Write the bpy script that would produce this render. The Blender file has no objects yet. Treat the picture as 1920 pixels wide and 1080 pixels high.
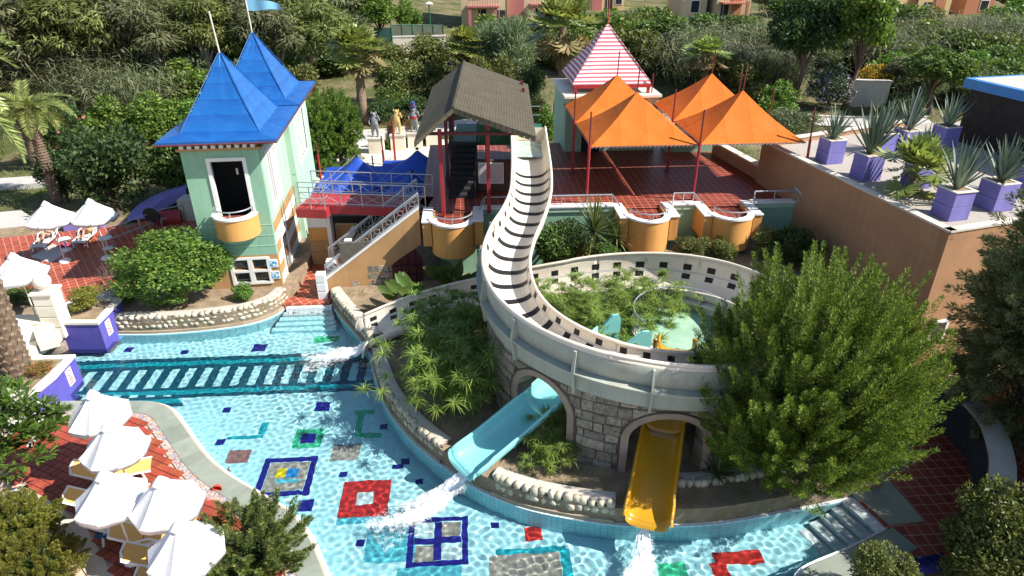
import bpy, math, random
import numpy as np
from mathutils import Vector, Matrix

# ------------------------------------------------------------------ camera, sky, sun, exposure
SC = bpy.context.scene
COL = SC.collection
CAM_H, PITCH, FPX = 14.0, math.radians(28.0), 1250.0
cam_data = bpy.data.cameras.new('camera')
cam = bpy.data.objects.new('camera', cam_data)
COL.objects.link(cam)
cam.location = (0, 0, CAM_H)
cam.rotation_euler = (math.pi / 2 - PITCH, 0, 0)
cam_data.sensor_width = 36.0
cam_data.lens = 36.0 * FPX / 1920.0
cam_data.clip_end = 2000.0
SC.camera = cam

SUN_DIR = Vector((1.0, -0.24, 1.0)).normalized()
world = bpy.data.worlds.new('World')
SC.world = world
world.use_nodes = True
_nt = world.node_tree
_sky = _nt.nodes.new('ShaderNodeTexSky')
_sky.sky_type = 'NISHITA'
_sky.sun_disc = False
_sky.sun_elevation = math.asin(SUN_DIR.z)
_sky.sun_rotation = math.atan2(SUN_DIR.x, SUN_DIR.y)
_sky.air_density = 1.0
_sky.dust_density = 0.6
_nt.links.new(_sky.outputs[0], _nt.nodes['Background'].inputs[0])
_nt.nodes['Background'].inputs[1].default_value = 0.10
sun_data = bpy.data.lights.new('sun', 'SUN')
sun_data.energy = 5.0
sun_data.angle = math.radians(0.53)
sun_data.color = (1.0, 0.955, 0.88)
sun_data.cycles.is_caustics_light = True
sun = bpy.data.objects.new('sun', sun_data)
COL.objects.link(sun)
sun.rotation_euler = SUN_DIR.to_track_quat('Z', 'Y').to_euler()
sun.location = (30, -20, 60)
SC.view_settings.view_transform = 'Standard'
SC.view_settings.look = 'None'
SC.view_settings.gamma = 1.0
SC.view_settings.exposure = 0.84
SC.view_settings.use_curve_mapping = False
cy = SC.cycles
cy.use_denoising = True
cy.max_bounces = 7
cy.diffuse_bounces = 3
cy.glossy_bounces = 3
cy.transmission_bounces = 5
cy.transparent_max_bounces = 8
cy.caustics_refractive = True
cy.caustics_reflective = False
cy.sample_clamp_indirect = 6.0

# ------------------------------------------------------------------ helpers
R = random.Random(7)
RNG = np.random.default_rng(11)
_c, _s = math.cos(PITCH), math.sin(PITCH)


def at(px, py, z=0.0):
    """point of the plane z seen at a pixel of the 1920 x 1080 photograph"""
    u, v = px - 960.0, py - 540.0
    d = (u, FPX * _c - v * _s, -FPX * _s - v * _c)
    t = (z - CAM_H) / d[2]
    return Vector((d[0] * t, d[1] * t, z))


def zat(X, Y, py):
    k = -(py - 540.0) / FPX
    return CAM_H + (k * Y * _c - Y * _s) / (_c + k * _s)


def depth_of(p):
    return p[1] * _c - (p[2] - CAM_H) * _s


class MB:
    """collects shapes; build() links them as one mesh object"""
    def __init__(self):
        self.v, self.f = [], []

    def add(self, vs, fs):
        k = len(self.v)
        self.v += [tuple(p) for p in vs]
        self.f += [tuple(i + k for i in f) for f in fs]
        return self

    def box(self, x0, y0, z0, x1, y1, z1, M=None):
        vs = [Vector(p) for p in ((x0, y0, z0), (x1, y0, z0), (x1, y1, z0), (x0, y1, z0),
                                  (x0, y0, z1), (x1, y0, z1), (x1, y1, z1), (x0, y1, z1))]
        if M is not None:
            vs = [M @ p for p in vs]
        return self.add(vs, [(0, 3, 2, 1), (4, 5, 6, 7), (0, 1, 5, 4), (1, 2, 6, 5), (2, 3, 7, 6), (3, 0, 4, 7)])

    def tube(self, pts, r, n=6, caps=True, r1=None):
        pts = [Vector(p) for p in pts]
        m = len(pts)
        t0 = (pts[1] - pts[0]).normalized()
        up = Vector((0, 0, 1)) if abs(t0.z) < 0.9 else Vector((1, 0, 0))
        nrm = t0.cross(up).normalized()
        vs, fs = [], []
        for i, p in enumerate(pts):
            t = (pts[min(i + 1, m - 1)] - pts[max(i - 1, 0)]).normalized()
            nrm = (nrm - t * nrm.dot(t)).normalized()
            b = t.cross(nrm)
            if callable(r):
                rr = r(i / (m - 1))
            else:
                rr = r if r1 is None else r + (r1 - r) * i / (m - 1)
            for j in range(n):
                a = 2 * math.pi * j / n
                vs.append(p + nrm * (math.cos(a) * rr) + b * (math.sin(a) * rr))
        for i in range(m - 1):
            for j in range(n):
                k = (j + 1) % n
                fs.append((i * n + j, i * n + k, (i + 1) * n + k, (i + 1) * n + j))
        if caps:
            fs.append(tuple(range(n - 1, -1, -1)))
            fs.append(tuple((m - 1) * n + j for j in range(n)))
        return self.add(vs, fs)

    def prism(self, poly, z0, z1, M=None):
        poly = [(p[0], p[1]) for p in poly]
        area = sum(poly[i][0] * poly[(i + 1) % len(poly)][1] - poly[(i + 1) % len(poly)][0] * poly[i][1] for i in range(len(poly)))
        if area < 0:
            poly = poly[::-1]
        n = len(poly)
        vs = [Vector((x, y, z0)) for x, y in poly] + [Vector((x, y, z1)) for x, y in poly]
        if M is not None:
            vs = [M @ p for p in vs]
        fs = [tuple(range(n - 1, -1, -1)), tuple(range(n, 2 * n))]
        fs += [(i, (i + 1) % n, n + (i + 1) % n, n + i) for i in range(n)]
        return self.add(vs, fs)

    def sheet(self, poly, z):
        poly = [(p[0], p[1]) for p in poly]
        area = sum(poly[i][0] * poly[(i + 1) % len(poly)][1] - poly[(i + 1) % len(poly)][0] * poly[i][1] for i in range(len(poly)))
        if area < 0:
            poly = poly[::-1]
        return self.add([(x, y, z) for x, y in poly], [tuple(range(len(poly)))])

    def lathe(self, prof, n=16, a0=0.0, a1=2 * math.pi, c=(0, 0, 0), M=None):
        full = abs(a1 - a0 - 2 * math.pi) < 1e-6
        k = n if full else n + 1
        vs, fs = [], []
        for r, z in prof:
            for j in range(k):
                a = a0 + (a1 - a0) * j / n
                p = Vector((c[0] + r * math.cos(a), c[1] + r * math.sin(a), c[2] + z))
                vs.append(M @ p if M is not None else p)
        for i in range(len(prof) - 1):
            for j in range(n if full else n):
                q = (j + 1) % k
                if not full and j == k - 1:
                    continue
                fs.append((i * k + j, i * k + q, (i + 1) * k + q, (i + 1) * k + j))
        return self.add(vs, fs)

    def loft(self, secs, closed=False):
        n = len(secs[0])
        vs = [p for s in secs for p in s]
        fs = []
        for i in range(len(secs) - 1):
            for j in range(n if closed else n - 1):
                k = (j + 1) % n
                fs.append((i * n + j, i * n + k, (i + 1) * n + k, (i + 1) * n + j))
        return self.add(vs, fs)

    def ball(self, c, r, n=10, m=7, sq=(1, 1, 1)):
        prof = [(r * math.sin(math.pi * i / m), -r * math.cos(math.pi * i / m)) for i in range(m + 1)]
        k = len(self.v)
        self.lathe([(max(a, 1e-4), b) for a, b in prof], n)
        for i in range(k, len(self.v)):
            p = self.v[i]
            self.v[i] = (c[0] + p[0] * sq[0], c[1] + p[1] * sq[1], c[2] + p[2] * sq[2])
        return self

    def rock(self, c, sx, sy, sz, rnd, M=None):
        """rough stone: a jittered, bulged box of 26 points"""
        vs, idx, fs = [], {}, []
        for i in range(3):
            for j in range(3):
                for k in range(3):
                    if (i, j, k) == (1, 1, 1):
                        continue
                    d = Vector((i - 1, j - 1, k - 1))
                    m = {1: 1.0, 2: 0.86, 3: 0.74}[int(abs(d.x) + abs(d.y) + abs(d.z))]
                    p = Vector((d.x * sx, d.y * sy, d.z * sz)) * m * rnd.uniform(0.86, 1.08)
                    idx[(i, j, k)] = len(vs)
                    p = (M @ p) if M is not None else p
                    vs.append(Vector(c) + p)
        for a in range(3):
            for side in (0, 2):
                for u in range(2):
                    for w in range(2):
                        q = []
                        for du, dw in ((0, 0), (1, 0), (1, 1), (0, 1)):
                            t = [0, 0, 0]
                            t[a] = side
                            t[(a + 1) % 3] = u + du
                            t[(a + 2) % 3] = w + dw
                            q.append(idx[tuple(t)])
                        fs.append(tuple(q if side == 2 else q[::-1]))
        return self.add(vs, fs)

    def build(self, name, mat, parent=None, smooth=False, bevel=0.0, recv=False):
        v = np.array(self.v, dtype=float).reshape(-1, 3)
        off = Vector((0, 0, 0))
        loc = Vector((0, 0, 0))
        if parent is not None:
            off = world_loc(parent)
        elif len(v):
            lo, hi = v.min(0), v.max(0)
            loc = Vector(((lo[0] + hi[0]) / 2, (lo[1] + hi[1]) / 2, lo[2]))
            off = loc
        me = bpy.data.meshes.new(name)
        me.from_pydata([tuple(p) for p in (v - np.array(off))], [], self.f)
        me.update()
        if smooth:
            me.polygons.foreach_set('use_smooth', [True] * len(me.polygons))
            if smooth != 'all':
                me.set_sharp_from_angle(angle=math.radians(42))
        o = bpy.data.objects.new(name, me)
        o.location = loc
        COL.objects.link(o)
        o.parent = parent
        if mat:
            me.materials.append(mat)
        if bevel:
            b = o.modifiers.new('bevel', 'BEVEL')
            b.width, b.segments, b.limit_method = bevel, 2, 'ANGLE'
        if recv:
            o.cycles.is_caustics_receiver = True
        return o


def world_loc(o):
    l = Vector((0, 0, 0))
    while o is not None:
        l += o.location
        o = o.parent
    return l


def np_mesh(name, V, F, mat, parent=None, smooth=False, local=False, loc=None):
    """big mesh from arrays; F of shape (n, 3) or (n, 4)"""
    V = np.asarray(V, dtype=np.float32)
    if parent is not None and not local:
        V = V - np.array(world_loc(parent), dtype=np.float32)
    me = bpy.data.meshes.new(name)
    k = F.shape[1]
    me.vertices.add(len(V))
    me.vertices.foreach_set('co', V.ravel())
    me.loops.add(F.size)
    me.loops.foreach_set('vertex_index', F.ravel().astype(np.int32))
    me.polygons.add(len(F))
    me.polygons.foreach_set('loop_start', np.arange(0, F.size, k, dtype=np.int32))
    me.polygons.foreach_set('loop_total', np.full(len(F), k, np.int32))
    if smooth:
        me.polygons.foreach_set('use_smooth', np.ones(len(F), bool))
    me.update(calc_edges=True)
    o = bpy.data.objects.new(name, me)
    COL.objects.link(o)
    o.parent = parent
    if loc is not None:
        o.location = loc
    if mat:
        me.materials.append(mat)
    return o


def empty(name, loc, rz=0.0):
    o = bpy.data.objects.new(name, None)
    o.empty_display_size = 0.2
    o.location = loc
    o.rotation_euler = (0, 0, rz)
    COL.objects.link(o)
    return o


def tag(o, label=None, cat=None, group=None, kind=None):
    if label:
        o['label'] = label
    if cat:
        o['category'] = cat
    if group:
        o['group'] = group
    if kind:
        o['kind'] = kind
    return o


def thing(name, loc, label, cat, group=None, rz=0.0):
    return tag(empty(name, loc, rz), label, cat, group)


def copy_tree(o, parent=None):
    c = o.copy()
    COL.objects.link(c)
    c.parent = parent
    for ch in o.children:
        copy_tree(ch, c)
    return c


def piece(name, mesh, loc, parent, rz=0.0, scale=(1, 1, 1), recv=False):
    """another object that shares a piece's mesh; loc in world coordinates"""
    o = bpy.data.objects.new(name, mesh)
    COL.objects.link(o)
    o.parent = parent
    o.location = Vector(loc) - (world_loc(parent) if parent else Vector((0, 0, 0)))
    o.rotation_euler = (0, 0, rz)
    o.scale = scale
    if recv:
        o.cycles.is_caustics_receiver = True
    return o


def catmull(P, n=8, closed=False):
    P = [Vector(p) for p in P]
    m = len(P)
    out = []
    for i in range(m if closed else m - 1):
        if closed:
            a, b, c, d = P[(i - 1) % m], P[i], P[(i + 1) % m], P[(i + 2) % m]
        else:
            a, b, c, d = P[max(i - 1, 0)], P[i], P[i + 1], P[min(i + 2, m - 1)]
        for k in range(n):
            t = k / n
            out.append(0.5 * ((2 * b) + (c - a) * t + (2 * a - 5 * b + 4 * c - d) * t * t + (3 * b - a - 3 * c + d) * t ** 3))
    if not closed:
        out.append(P[-1])
    return out


def resample(P, step):
    P = [Vector(p) for p in P]
    L = [0.0]
    for a, b in zip(P, P[1:]):
        L.append(L[-1] + (b - a).length)
    n = max(2, int(round(L[-1] / step)))
    out, j = [], 0
    for i in range(n + 1):
        s = L[-1] * i / n
        while j < len(L) - 2 and L[j + 1] < s:
            j += 1
        t = (s - L[j]) / max(L[j + 1] - L[j], 1e-9)
        out.append(P[j].lerp(P[j + 1], t))
    return out


def offset2(P, d):
    """shift a polyline to its left by d (in plan)"""
    P = [Vector(p) for p in P]
    out = []
    for i, p in enumerate(P):
        t = P[min(i + 1, len(P) - 1)] - P[max(i - 1, 0)]
        n = Vector((-t.y, t.x, 0))
        n.normalize()
        out.append(p + n * d)
    return out


def inside(poly, x, y):
    r = False
    n = len(poly)
    j = n - 1
    for i in range(n):
        xi, yi, xj, yj = poly[i][0], poly[i][1], poly[j][0], poly[j][1]
        if (yi > y) != (yj > y) and x < (xj - xi) * (y - yi) / (yj - yi) + xi:
            r = not r
        j = i
    return r


def inside_np(poly, X, Y):
    r = np.zeros(X.shape, bool)
    n = len(poly)
    j = n - 1
    for i in range(n):
        xi, yi, xj, yj = poly[i][0], poly[i][1], poly[j][0], poly[j][1]
        if yi != yj:
            r ^= ((yi > Y) != (yj > Y)) & (X < (xj - xi) * (Y - yi) / (yj - yi) + xi)
        j = i
    return r


def frame(origin, rz):
    return Matrix.Translation(Vector(origin)) @ Matrix.Rotation(rz, 4, 'Z')


# ------------------------------------------------------------------ materials
class NT:
    def __init__(self, name):
        self.m = bpy.data.materials.new(name)
        self.m.use_nodes = True
        self.t = self.m.node_tree
        self.b = self.t.nodes['Principled BSDF']
        self.out = self.t.nodes['Material Output']

    def n(self, typ, **kw):
        x = self.t.nodes.new(typ)
        for k, v in kw.items():
            if k in x.inputs.keys():
                x.inputs[k].default_value = v
            else:
                setattr(x, k, v)
        return x

    def l(self, a, b):
        self.t.links.new(a, b)

    def pos(self):
        if not hasattr(self, '_p'):
            self._p = self.n('ShaderNodeNewGeometry')
        return self._p.outputs['Position']

    def noise(self, scale, detail=4, vec=None, rough=0.55):
        x = self.n('ShaderNodeTexNoise', Scale=scale, Detail=detail, Roughness=rough)
        self.l(vec or self.pos(), x.inputs['Vector'])
        return x.outputs['Fac']

    def ramp(self, fac, stops):
        x = self.n('ShaderNodeValToRGB')
        e = x.color_ramp.elements
        while len(e) < len(stops):
            e.new(0.5)
        for i, (p, c) in enumerate(stops):
            e[i].position = p
            e[i].color = (c, c, c, 1) if isinstance(c, (int, float)) else (c[0], c[1], c[2], 1)
        self.l(fac, x.inputs[0])
        return x.outputs[0]

    def mix(self, fac, a, b, mode='MIX'):
        x = self.n('ShaderNodeMix', data_type='RGBA', blend_type=mode)
        for s, v in ((x.inputs[0], fac), (x.inputs[6], a), (x.inputs[7], b)):
            if isinstance(v, (int, float)):
                s.default_value = v
            elif isinstance(v, (tuple, list)):
                s.default_value = (v[0], v[1], v[2], 1)
            else:
                self.l(v, s)
        return x.outputs[2]

    def math(self, op, a, b=0.0):
        x = self.n('ShaderNodeMath', operation=op)
        for s, v in ((x.inputs[0], a), (x.inputs[1], b)):
            if isinstance(v, (int, float)):
                s.default_value = v
            else:
                self.l(v, s)
        return x.outputs[0]

    def bump(self, h, strength=0.3, dist=0.02):
        x = self.n('ShaderNodeBump', Strength=strength, Distance=dist)
        self.l(h, x.inputs['Height'])
        self.l(x.outputs[0], self.b.inputs['Normal'])

    def color(self, c):
        if isinstance(c, (tuple, list)):
            self.b.inputs['Base Color'].default_value = (c[0], c[1], c[2], 1)
        else:
            self.l(c, self.b.inputs['Base Color'])

    def rough(self, r, spec=0.4, metal=0.0):
        self.b.inputs['Roughness'].default_value = r
        self.b.inputs['Specular IOR Level'].default_value = spec
        self.b.inputs['Metallic'].default_value = metal


def dk(c, k):
    return tuple(x * k for x in c)


def mat(name, c, rough=0.7, var=0.25, scale=1.5, bump=0.15, bscale=60.0, spec=0.3, metal=0.0, island=0.0, dirt=None, dist=0.01, streak=0.0):
    """painted / mineral surface: two noises of tone, fine relief, optional tone per piece and dirt patches"""
    t = NT(name)
    n1 = t.noise(scale, 5)
    col = t.mix(t.ramp(n1, [(0.3, 0.0), (0.72, 1.0)]), dk(c, 1 - var), dk(c, 1 + var * 0.6))
    if dirt:
        n2 = t.noise(scale * 0.37 + 0.2, 6, rough=0.7)
        col = t.mix(t.ramp(n2, [(0.5, 0.0), (0.75, 0.7)]), col, dirt)
    if streak:
        mp = t.n('ShaderNodeMapping')
        mp.inputs['Scale'].default_value = (5.5, 5.5, .45)
        t.l(t.pos(), mp.inputs['Vector'])
        sk = t.math('MULTIPLY', t.ramp(t.noise(1.0, 5, mp.outputs[0], .65), [(.45, 0.0), (.75, 1.0)]), t.ramp(t.noise(.6, 3), [(.35, .2), (.65, 1.0)]))
        col = t.mix(t.math('MULTIPLY', sk, streak), col, dk(c, .45))
    if island:
        oi = t.n('ShaderNodeObjectInfo')
        g = t.n('ShaderNodeNewGeometry')
        v = t.math('FRACT', t.math('ADD', oi.outputs['Random'], g.outputs['Random Per Island']))
        k = t.n('ShaderNodeHueSaturation', Saturation=1.0)
        t.l(t.math('ADD', t.math('MULTIPLY', v, 2 * island), 1 - island), k.inputs['Value'])
        t.l(t.math('ADD', t.math('MULTIPLY', oi.outputs['Random'], island * 0.08), 0.5 - island * 0.04), k.inputs['Hue'])
        t.l(col, k.inputs['Color'])
        col = k.outputs[0]
    t.color(col)
    t.rough(rough, spec, metal)
    if bump:
        t.bump(t.noise(bscale, 3), bump, dist)
    return t.m


def leaf_mat(name, c, c2=None, trans=0.3, rough=0.5, var=0.35, spec=0.3):
    """foliage: tone per leaf, some light passing through"""
    t = NT(name)
    g = t.n('ShaderNodeNewGeometry')
    oi = t.n('ShaderNodeObjectInfo')
    r = g.outputs['Random Per Island']
    c2 = c2 or (min(c[0] * 1.9, .4), c[1] * 1.5, c[2] * 0.9)
    col = t.ramp(r, [(0.0, dk(c, 1 - var)), (0.55, c), (1.0, c2)])
    n1 = t.noise(0.9, 3)
    col = t.mix(t.ramp(n1, [(0.35, 0.0), (0.7, 1.0)]), t.mix(1.0, col, (0.72, 0.76, 0.74), 'MULTIPLY'), col)
    k = t.n('ShaderNodeHueSaturation', Saturation=0.95)
    t.l(t.math('ADD', t.math('MULTIPLY', oi.outputs['Random'], 0.03), 0.485), k.inputs['Hue'])
    t.l(t.math('ADD', t.math('MULTIPLY', oi.outputs['Random'], 0.3), 0.85), k.inputs['Value'])
    t.l(col, k.inputs['Color'])
    t.color(k.outputs[0])
    t.rough(rough, spec)
    tr = t.n('ShaderNodeBsdfTranslucent')
    t.l(t.mix(1.0, k.outputs[0], (1.25, 1.2, 0.7), 'MULTIPLY'), tr.inputs['Color'])
    mx = t.n('ShaderNodeMixShader')
    mx.inputs[0].default_value = trans
    t.l(t.b.outputs[0], mx.inputs[1])
    t.l(tr.outputs[0], mx.inputs[2])
    t.l(mx.outputs[0], t.out.inputs['Surface'])
    return t.m


def tile_mat(name, c, grout, tw, th, rz=0.0, mortar=0.02, rough=0.45, var=0.3):
    t = NT(name)
    mp = t.n('ShaderNodeMapping')
    mp.inputs['Rotation'].default_value = (0, 0, rz)
    t.l(t.pos(), mp.inputs['Vector'])
    b = t.n('ShaderNodeTexBrick', offset=0.0)
    b.inputs['Scale'].default_value = 1.0
    b.inputs['Brick Width'].default_value = tw
    b.inputs['Row Height'].default_value = th
    b.inputs['Mortar Size'].default_value = mortar
    b.inputs['Color1'].default_value = (*dk(c, 1 - var), 1)
    b.inputs['Color2'].default_value = (*dk(c, 1 + var * .5), 1)
    b.inputs['Mortar'].default_value = (*grout, 1)
    t.l(mp.outputs[0], b.inputs['Vector'])
    n1 = t.noise(0.8, 5)
    t.color(t.mix(t.ramp(n1, [(0.35, 0.35), (0.65, 0.0)]), b.outputs['Color'], dk(c, .55)))
    t.rough(rough, 0.4)
    t.bump(t.math('SUBTRACT', 1.0, b.outputs['Fac']), 0.3, 0.004)
    return t.m


M = {}
M['cream'] = mat('cream_render', (.74, .68, .56), .75, .1, 1.2, dirt=(.5, .44, .34))
M['white'] = mat('white_paint', (.78, .77, .74), .55, .07, 1.5, dirt=(.55, .53, .48))
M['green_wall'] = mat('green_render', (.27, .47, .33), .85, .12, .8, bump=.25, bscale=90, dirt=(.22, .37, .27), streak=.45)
M['green_pale'] = mat('pale_green_render', (.40, .58, .44), .85, .1, .8, bump=.25, bscale=90, streak=.4)  # paler copy of the green; on the tower sides it stands for stronger sun
M['sand'] = mat('sand_render', (.46, .27, .12), .85, .12, .9, bump=.25, bscale=80, dirt=(.36, .21, .1), streak=.4)
M['orange_wall'] = mat('orange_render', (.66, .325, .095), .8, .12, 1.1, bump=.22, bscale=70, dirt=(.52, .24, .07), streak=.4)
M['brown_wall'] = mat('brown_render', (.42, .235, .125), .85, .1, .8, bump=.25, bscale=80, dirt=(.33, .18, .1), streak=.5)
M['purple'] = mat('purple_render', (.215, .195, .50), .8, .12, 1.4, bump=.25, bscale=70, dirt=(.25, .23, .5), streak=.4)
M['purple_deep'] = mat('deep_purple_render', (.10, .085, .40), .8, .12, 1.2, bump=.25, bscale=70, dirt=(.14, .12, .42), streak=.35)
t = NT('blue_tarpaulin')
sz_ = t.n('ShaderNodeSeparateXYZ')
t.l(t.pos(), sz_.inputs[0])
bz = t.math('FRACT', t.math('ADD', t.math('MULTIPLY', sz_.outputs['Z'], 1.9), t.math('MULTIPLY', t.noise(.5, 2), .25)))
cb = t.mix(t.ramp(bz, [(0, 0.0), (.06, 1.0), (.55, .75), (1, .35)]), (.006, .055, .24), (.008, .10, .34))
t.color(t.mix(t.ramp(t.noise(1.6, 5), [(.4, 0.0), (.75, .5)]), cb, (.02, .15, .42)))
t.rough(.4, .5)
wr = t.n('ShaderNodeMapping')
wr.inputs['Scale'].default_value = (1.2, 1.2, 6)
t.l(t.pos(), wr.inputs['Vector'])
t.bump(t.noise(2.2, 4, wr.outputs[0]), .45, .05)
M['blue_roof'] = t.m
M['blue_sail'] = mat('blue_sail_cloth', (.018, .07, .42), .7, .2, 1.0, bump=.2, bscale=5, dist=.03)
M['blue_band'] = mat('light_blue_paint', (.05, .22, .52), .5, .1)
t = NT('orange_canvas')
so0 = t.n('ShaderNodeSeparateXYZ')
t.l(t.pos(), so0.inputs[0])
pn = t.ramp(t.math('FRACT', t.math('MULTIPLY', so0.outputs['X'], .86)), [(0, 0.0), (.03, 1.0), (.5, .8), (.97, .55), (1, 0.0)])
co0 = t.mix(pn, (.46, .10, .010), (.58, .138, .015))
t.color(t.mix(t.ramp(t.noise(1.3, 5), [(.45, 0.0), (.8, .5)]), co0, (.62, .19, .04)))
t.rough(.8, .2)
t.bump(t.noise(3.5, 3), .3, .04)
M['orange_cloth'] = t.m
M['steel'] = mat('galvanised_steel', (.46, .48, .50), .4, .15, 3, bump=0, metal=.6)
M['dark_steel'] = mat('dark_painted_steel', (.05, .045, .045), .5, .2, 3, bump=0)
M['red_steel'] = mat('red_painted_steel', (.36, .035, .04), .45, .15, 2, bump=0)
M['maroon'] = mat('maroon_painted_steel', (.14, .03, .035), .5, .15, 2, bump=0)
M['green_steel'] = mat('green_painted_steel', (.02, .13, .07), .5, .2, 3, bump=0)
M['black'] = mat('black_paint', (.018, .017, .017), .45, .2, 3, bump=0)
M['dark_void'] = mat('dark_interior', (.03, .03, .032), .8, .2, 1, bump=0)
M['glass'] = mat('window_glass', (.03, .035, .04), .08, .2, 1, bump=0, spec=.6)
M['umbrella'] = mat('white_canvas', (.70, .70, .71), .85, .04, 1.5, bump=.4, bscale=9, dist=.02)
M['plastic'] = mat('white_plastic', (.80, .79, .76), .4, .04, 2, bump=0)
M['mesh_cream'] = mat('cream_sling', (.74, .44, .14), .7, .06, 2, bump=.1, bscale=300)
M['turq'] = mat('turquoise_fibreglass', (.25, .64, .63), .28, .08, 1.2, bump=.05, bscale=6, spec=.5)
M['yellow'] = mat('yellow_fibreglass', (.52, .265, .014), .3, .1, 1.2, bump=.05, bscale=6, spec=.5, dirt=(.40, .21, .03))
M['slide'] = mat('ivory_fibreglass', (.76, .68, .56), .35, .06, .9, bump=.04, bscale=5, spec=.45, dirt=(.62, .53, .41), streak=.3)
M['slide_out'] = mat('weathered_shade_fibreglass', (.36, .39, .34), .5, .15, 1.2, bump=.05, bscale=6, dirt=(.36, .33, .26), streak=.5)  # ivory darkened for its shaded outer side, with dirt patches and streaks
M['slide_grey'] = mat('grey_line_paint', (.52, .52, .52), .45, .08)
M['slab'] = mat('grey_stone_slab', (.26, .29, .24), .8, .2, 1.5, bump=.25, bscale=40, island=.12, dirt=(.2, .21, .18))
M['concrete'] = mat('concrete', (.50, .46, .40), .9, .15, 1.2, bump=.35, bscale=35, dirt=(.36, .32, .27))
M['kerb'] = mat('pale_kerb', (.62, .56, .47), .85, .12, 1.2, bump=.3, bscale=40, dirt=(.45, .40, .33))
M['stone'] = mat('field_stone', (.56, .49, .37), .9, .22, 5, bump=.6, bscale=22, island=.22, dist=.03)
M['mortar'] = mat('mortar_bed', (.36, .29, .21), .95, .25, 2, bump=.6, bscale=25)
M['block'] = mat('cut_stone_block', (.285, .245, .19), .92, .45, 9, bump=1.0, bscale=14, island=.28, dirt=(.40, .37, .31), dist=.05)
M['block_joint'] = mat('dark_joint', (.12, .105, .085), .95, .3, 4, bump=.5, bscale=20)
M['arch_trim'] = mat('arch_render', (.31, .235, .185), .9, .2, 2, bump=.4, bscale=30)
M['rock'] = mat('brown_rock', (.30, .23, .18), .9, .35, 3, bump=.9, bscale=8, dist=.05)
M['soil'] = mat('dry_soil', (.30, .22, .145), .98, .35, 2.2, bump=.8, bscale=18, dirt=(.13, .13, .05), dist=.05)
M['gravel'] = mat('roof_gravel', (.46, .41, .36), .95, .35, 30, bump=.9, bscale=55, dist=.03)
M['asphalt'] = mat('pale_path_concrete', (.46, .44, .41), .9, .12, .8, bump=.2, bscale=40)
M['tile'] = mat('terracotta_tile', (.34, .072, .038), .5, .22, 3, bump=.12, bscale=50, island=.2, spec=.4)
M['grout'] = mat('pale_grout', (.60, .42, .33), .9, .15, 4, bump=.2, bscale=60)
M['bark'] = mat('bark', (.16, .11, .075), .95, .4, 7, bump=.9, bscale=16, dist=.04)
M['pale_bark'] = mat('pale_bark', (.34, .29, .23), .95, .35, 5, bump=.6, bscale=16, dist=.04)
M['palm_bark'] = mat('palm_trunk', (.21, .15, .105), .95, .35, 6, bump=.8, bscale=25, island=.2, dist=.03)
M['skin'] = mat('tan_skin', (.50, .29, .20), .6, .08, 3, bump=0)  # plain tan skin colour
M['hair'] = mat('dark_hair', (.03, .02, .015), .6, .2, 8, bump=.2)
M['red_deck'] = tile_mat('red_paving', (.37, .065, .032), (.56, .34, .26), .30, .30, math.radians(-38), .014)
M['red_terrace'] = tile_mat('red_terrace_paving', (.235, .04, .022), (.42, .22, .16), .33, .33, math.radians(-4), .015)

# ------------------------------------------------------------------ the setting: pool, decks, island, ground
YAW = math.radians(4.0)
EX = Vector((math.cos(YAW), math.sin(YAW), 0))
EY = Vector((-math.sin(YAW), math.cos(YAW), 0))
POOL_Z = -.78


def under(px, py, z=POOL_Z):
    """point of the pool floor seen at a pixel through still water"""
    s = at(px, py, 0)
    d = (s - Vector((0, 0, CAM_H))).normalized()
    n, eta = Vector((0, 0, 1)), 1 / 1.33
    c1 = -n.dot(d)
    k = 1 - eta * eta * (1 - c1 * c1)
    d2 = d * eta + n * (eta * c1 - math.sqrt(k))
    return s + d2 * (z / d2.z)


def pxs(l, z=0.0):
    return [at(x, y, z) for x, y in l]


ISL = catmull(pxs([(618, 570), (640, 600), (668, 632), (690, 662), (700, 702), (719, 760), (758, 815), (806, 860), (850, 892),
                   (905, 926), (980, 956), (1070, 976), (1170, 989), (1260, 990), (1350, 985), (1450, 968), (1530, 953), (1600, 938)]), 5)
NEAR = catmull(pxs([(120, 757), (240, 757), (295, 759), (328, 771), (350, 797), (375, 832), (402, 866), (442, 898), (500, 932),
                    (548, 962), (585, 1003), (607, 1048), (622, 1085)]), 5)
NORTH = catmull(pxs([(222, 630), (300, 629), (390, 622), (470, 610), (520, 592), (545, 572)]), 6)
P1 = at(200, 654, 0)            # purple planter corner at the water
STEP_R = pxs([(1600, 938), (1662, 992)])
SOUTH = catmull([STEP_R[1]] + pxs([(1585, 1030), (1500, 1068)]) + [Vector((6.3, 10.6, 0)), Vector((3.0, 8.8, 0)), Vector((-1.5, 8.6, 0)), NEAR[-1] + Vector((.8, -1.0, 0)), NEAR[-1]], 5)

# water: a real wavy surface that bends the light
WPOLY = [(-26, 21.9), (-18.5, 21.9), (-15.2, 21.9), (-15.4, 23.2), (-11, 24.0), (-9.6, 25.2), (-7.7, 25.2), (-3, 24), (3, 16), (6, 13.6), (11, 14.4), (11.2, 12), (7.5, 9), (3.5, 7.8),
         (-6, 7.5), (-7.5, 14), (-11.5, 18.5), (-26, 18.5)]


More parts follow.
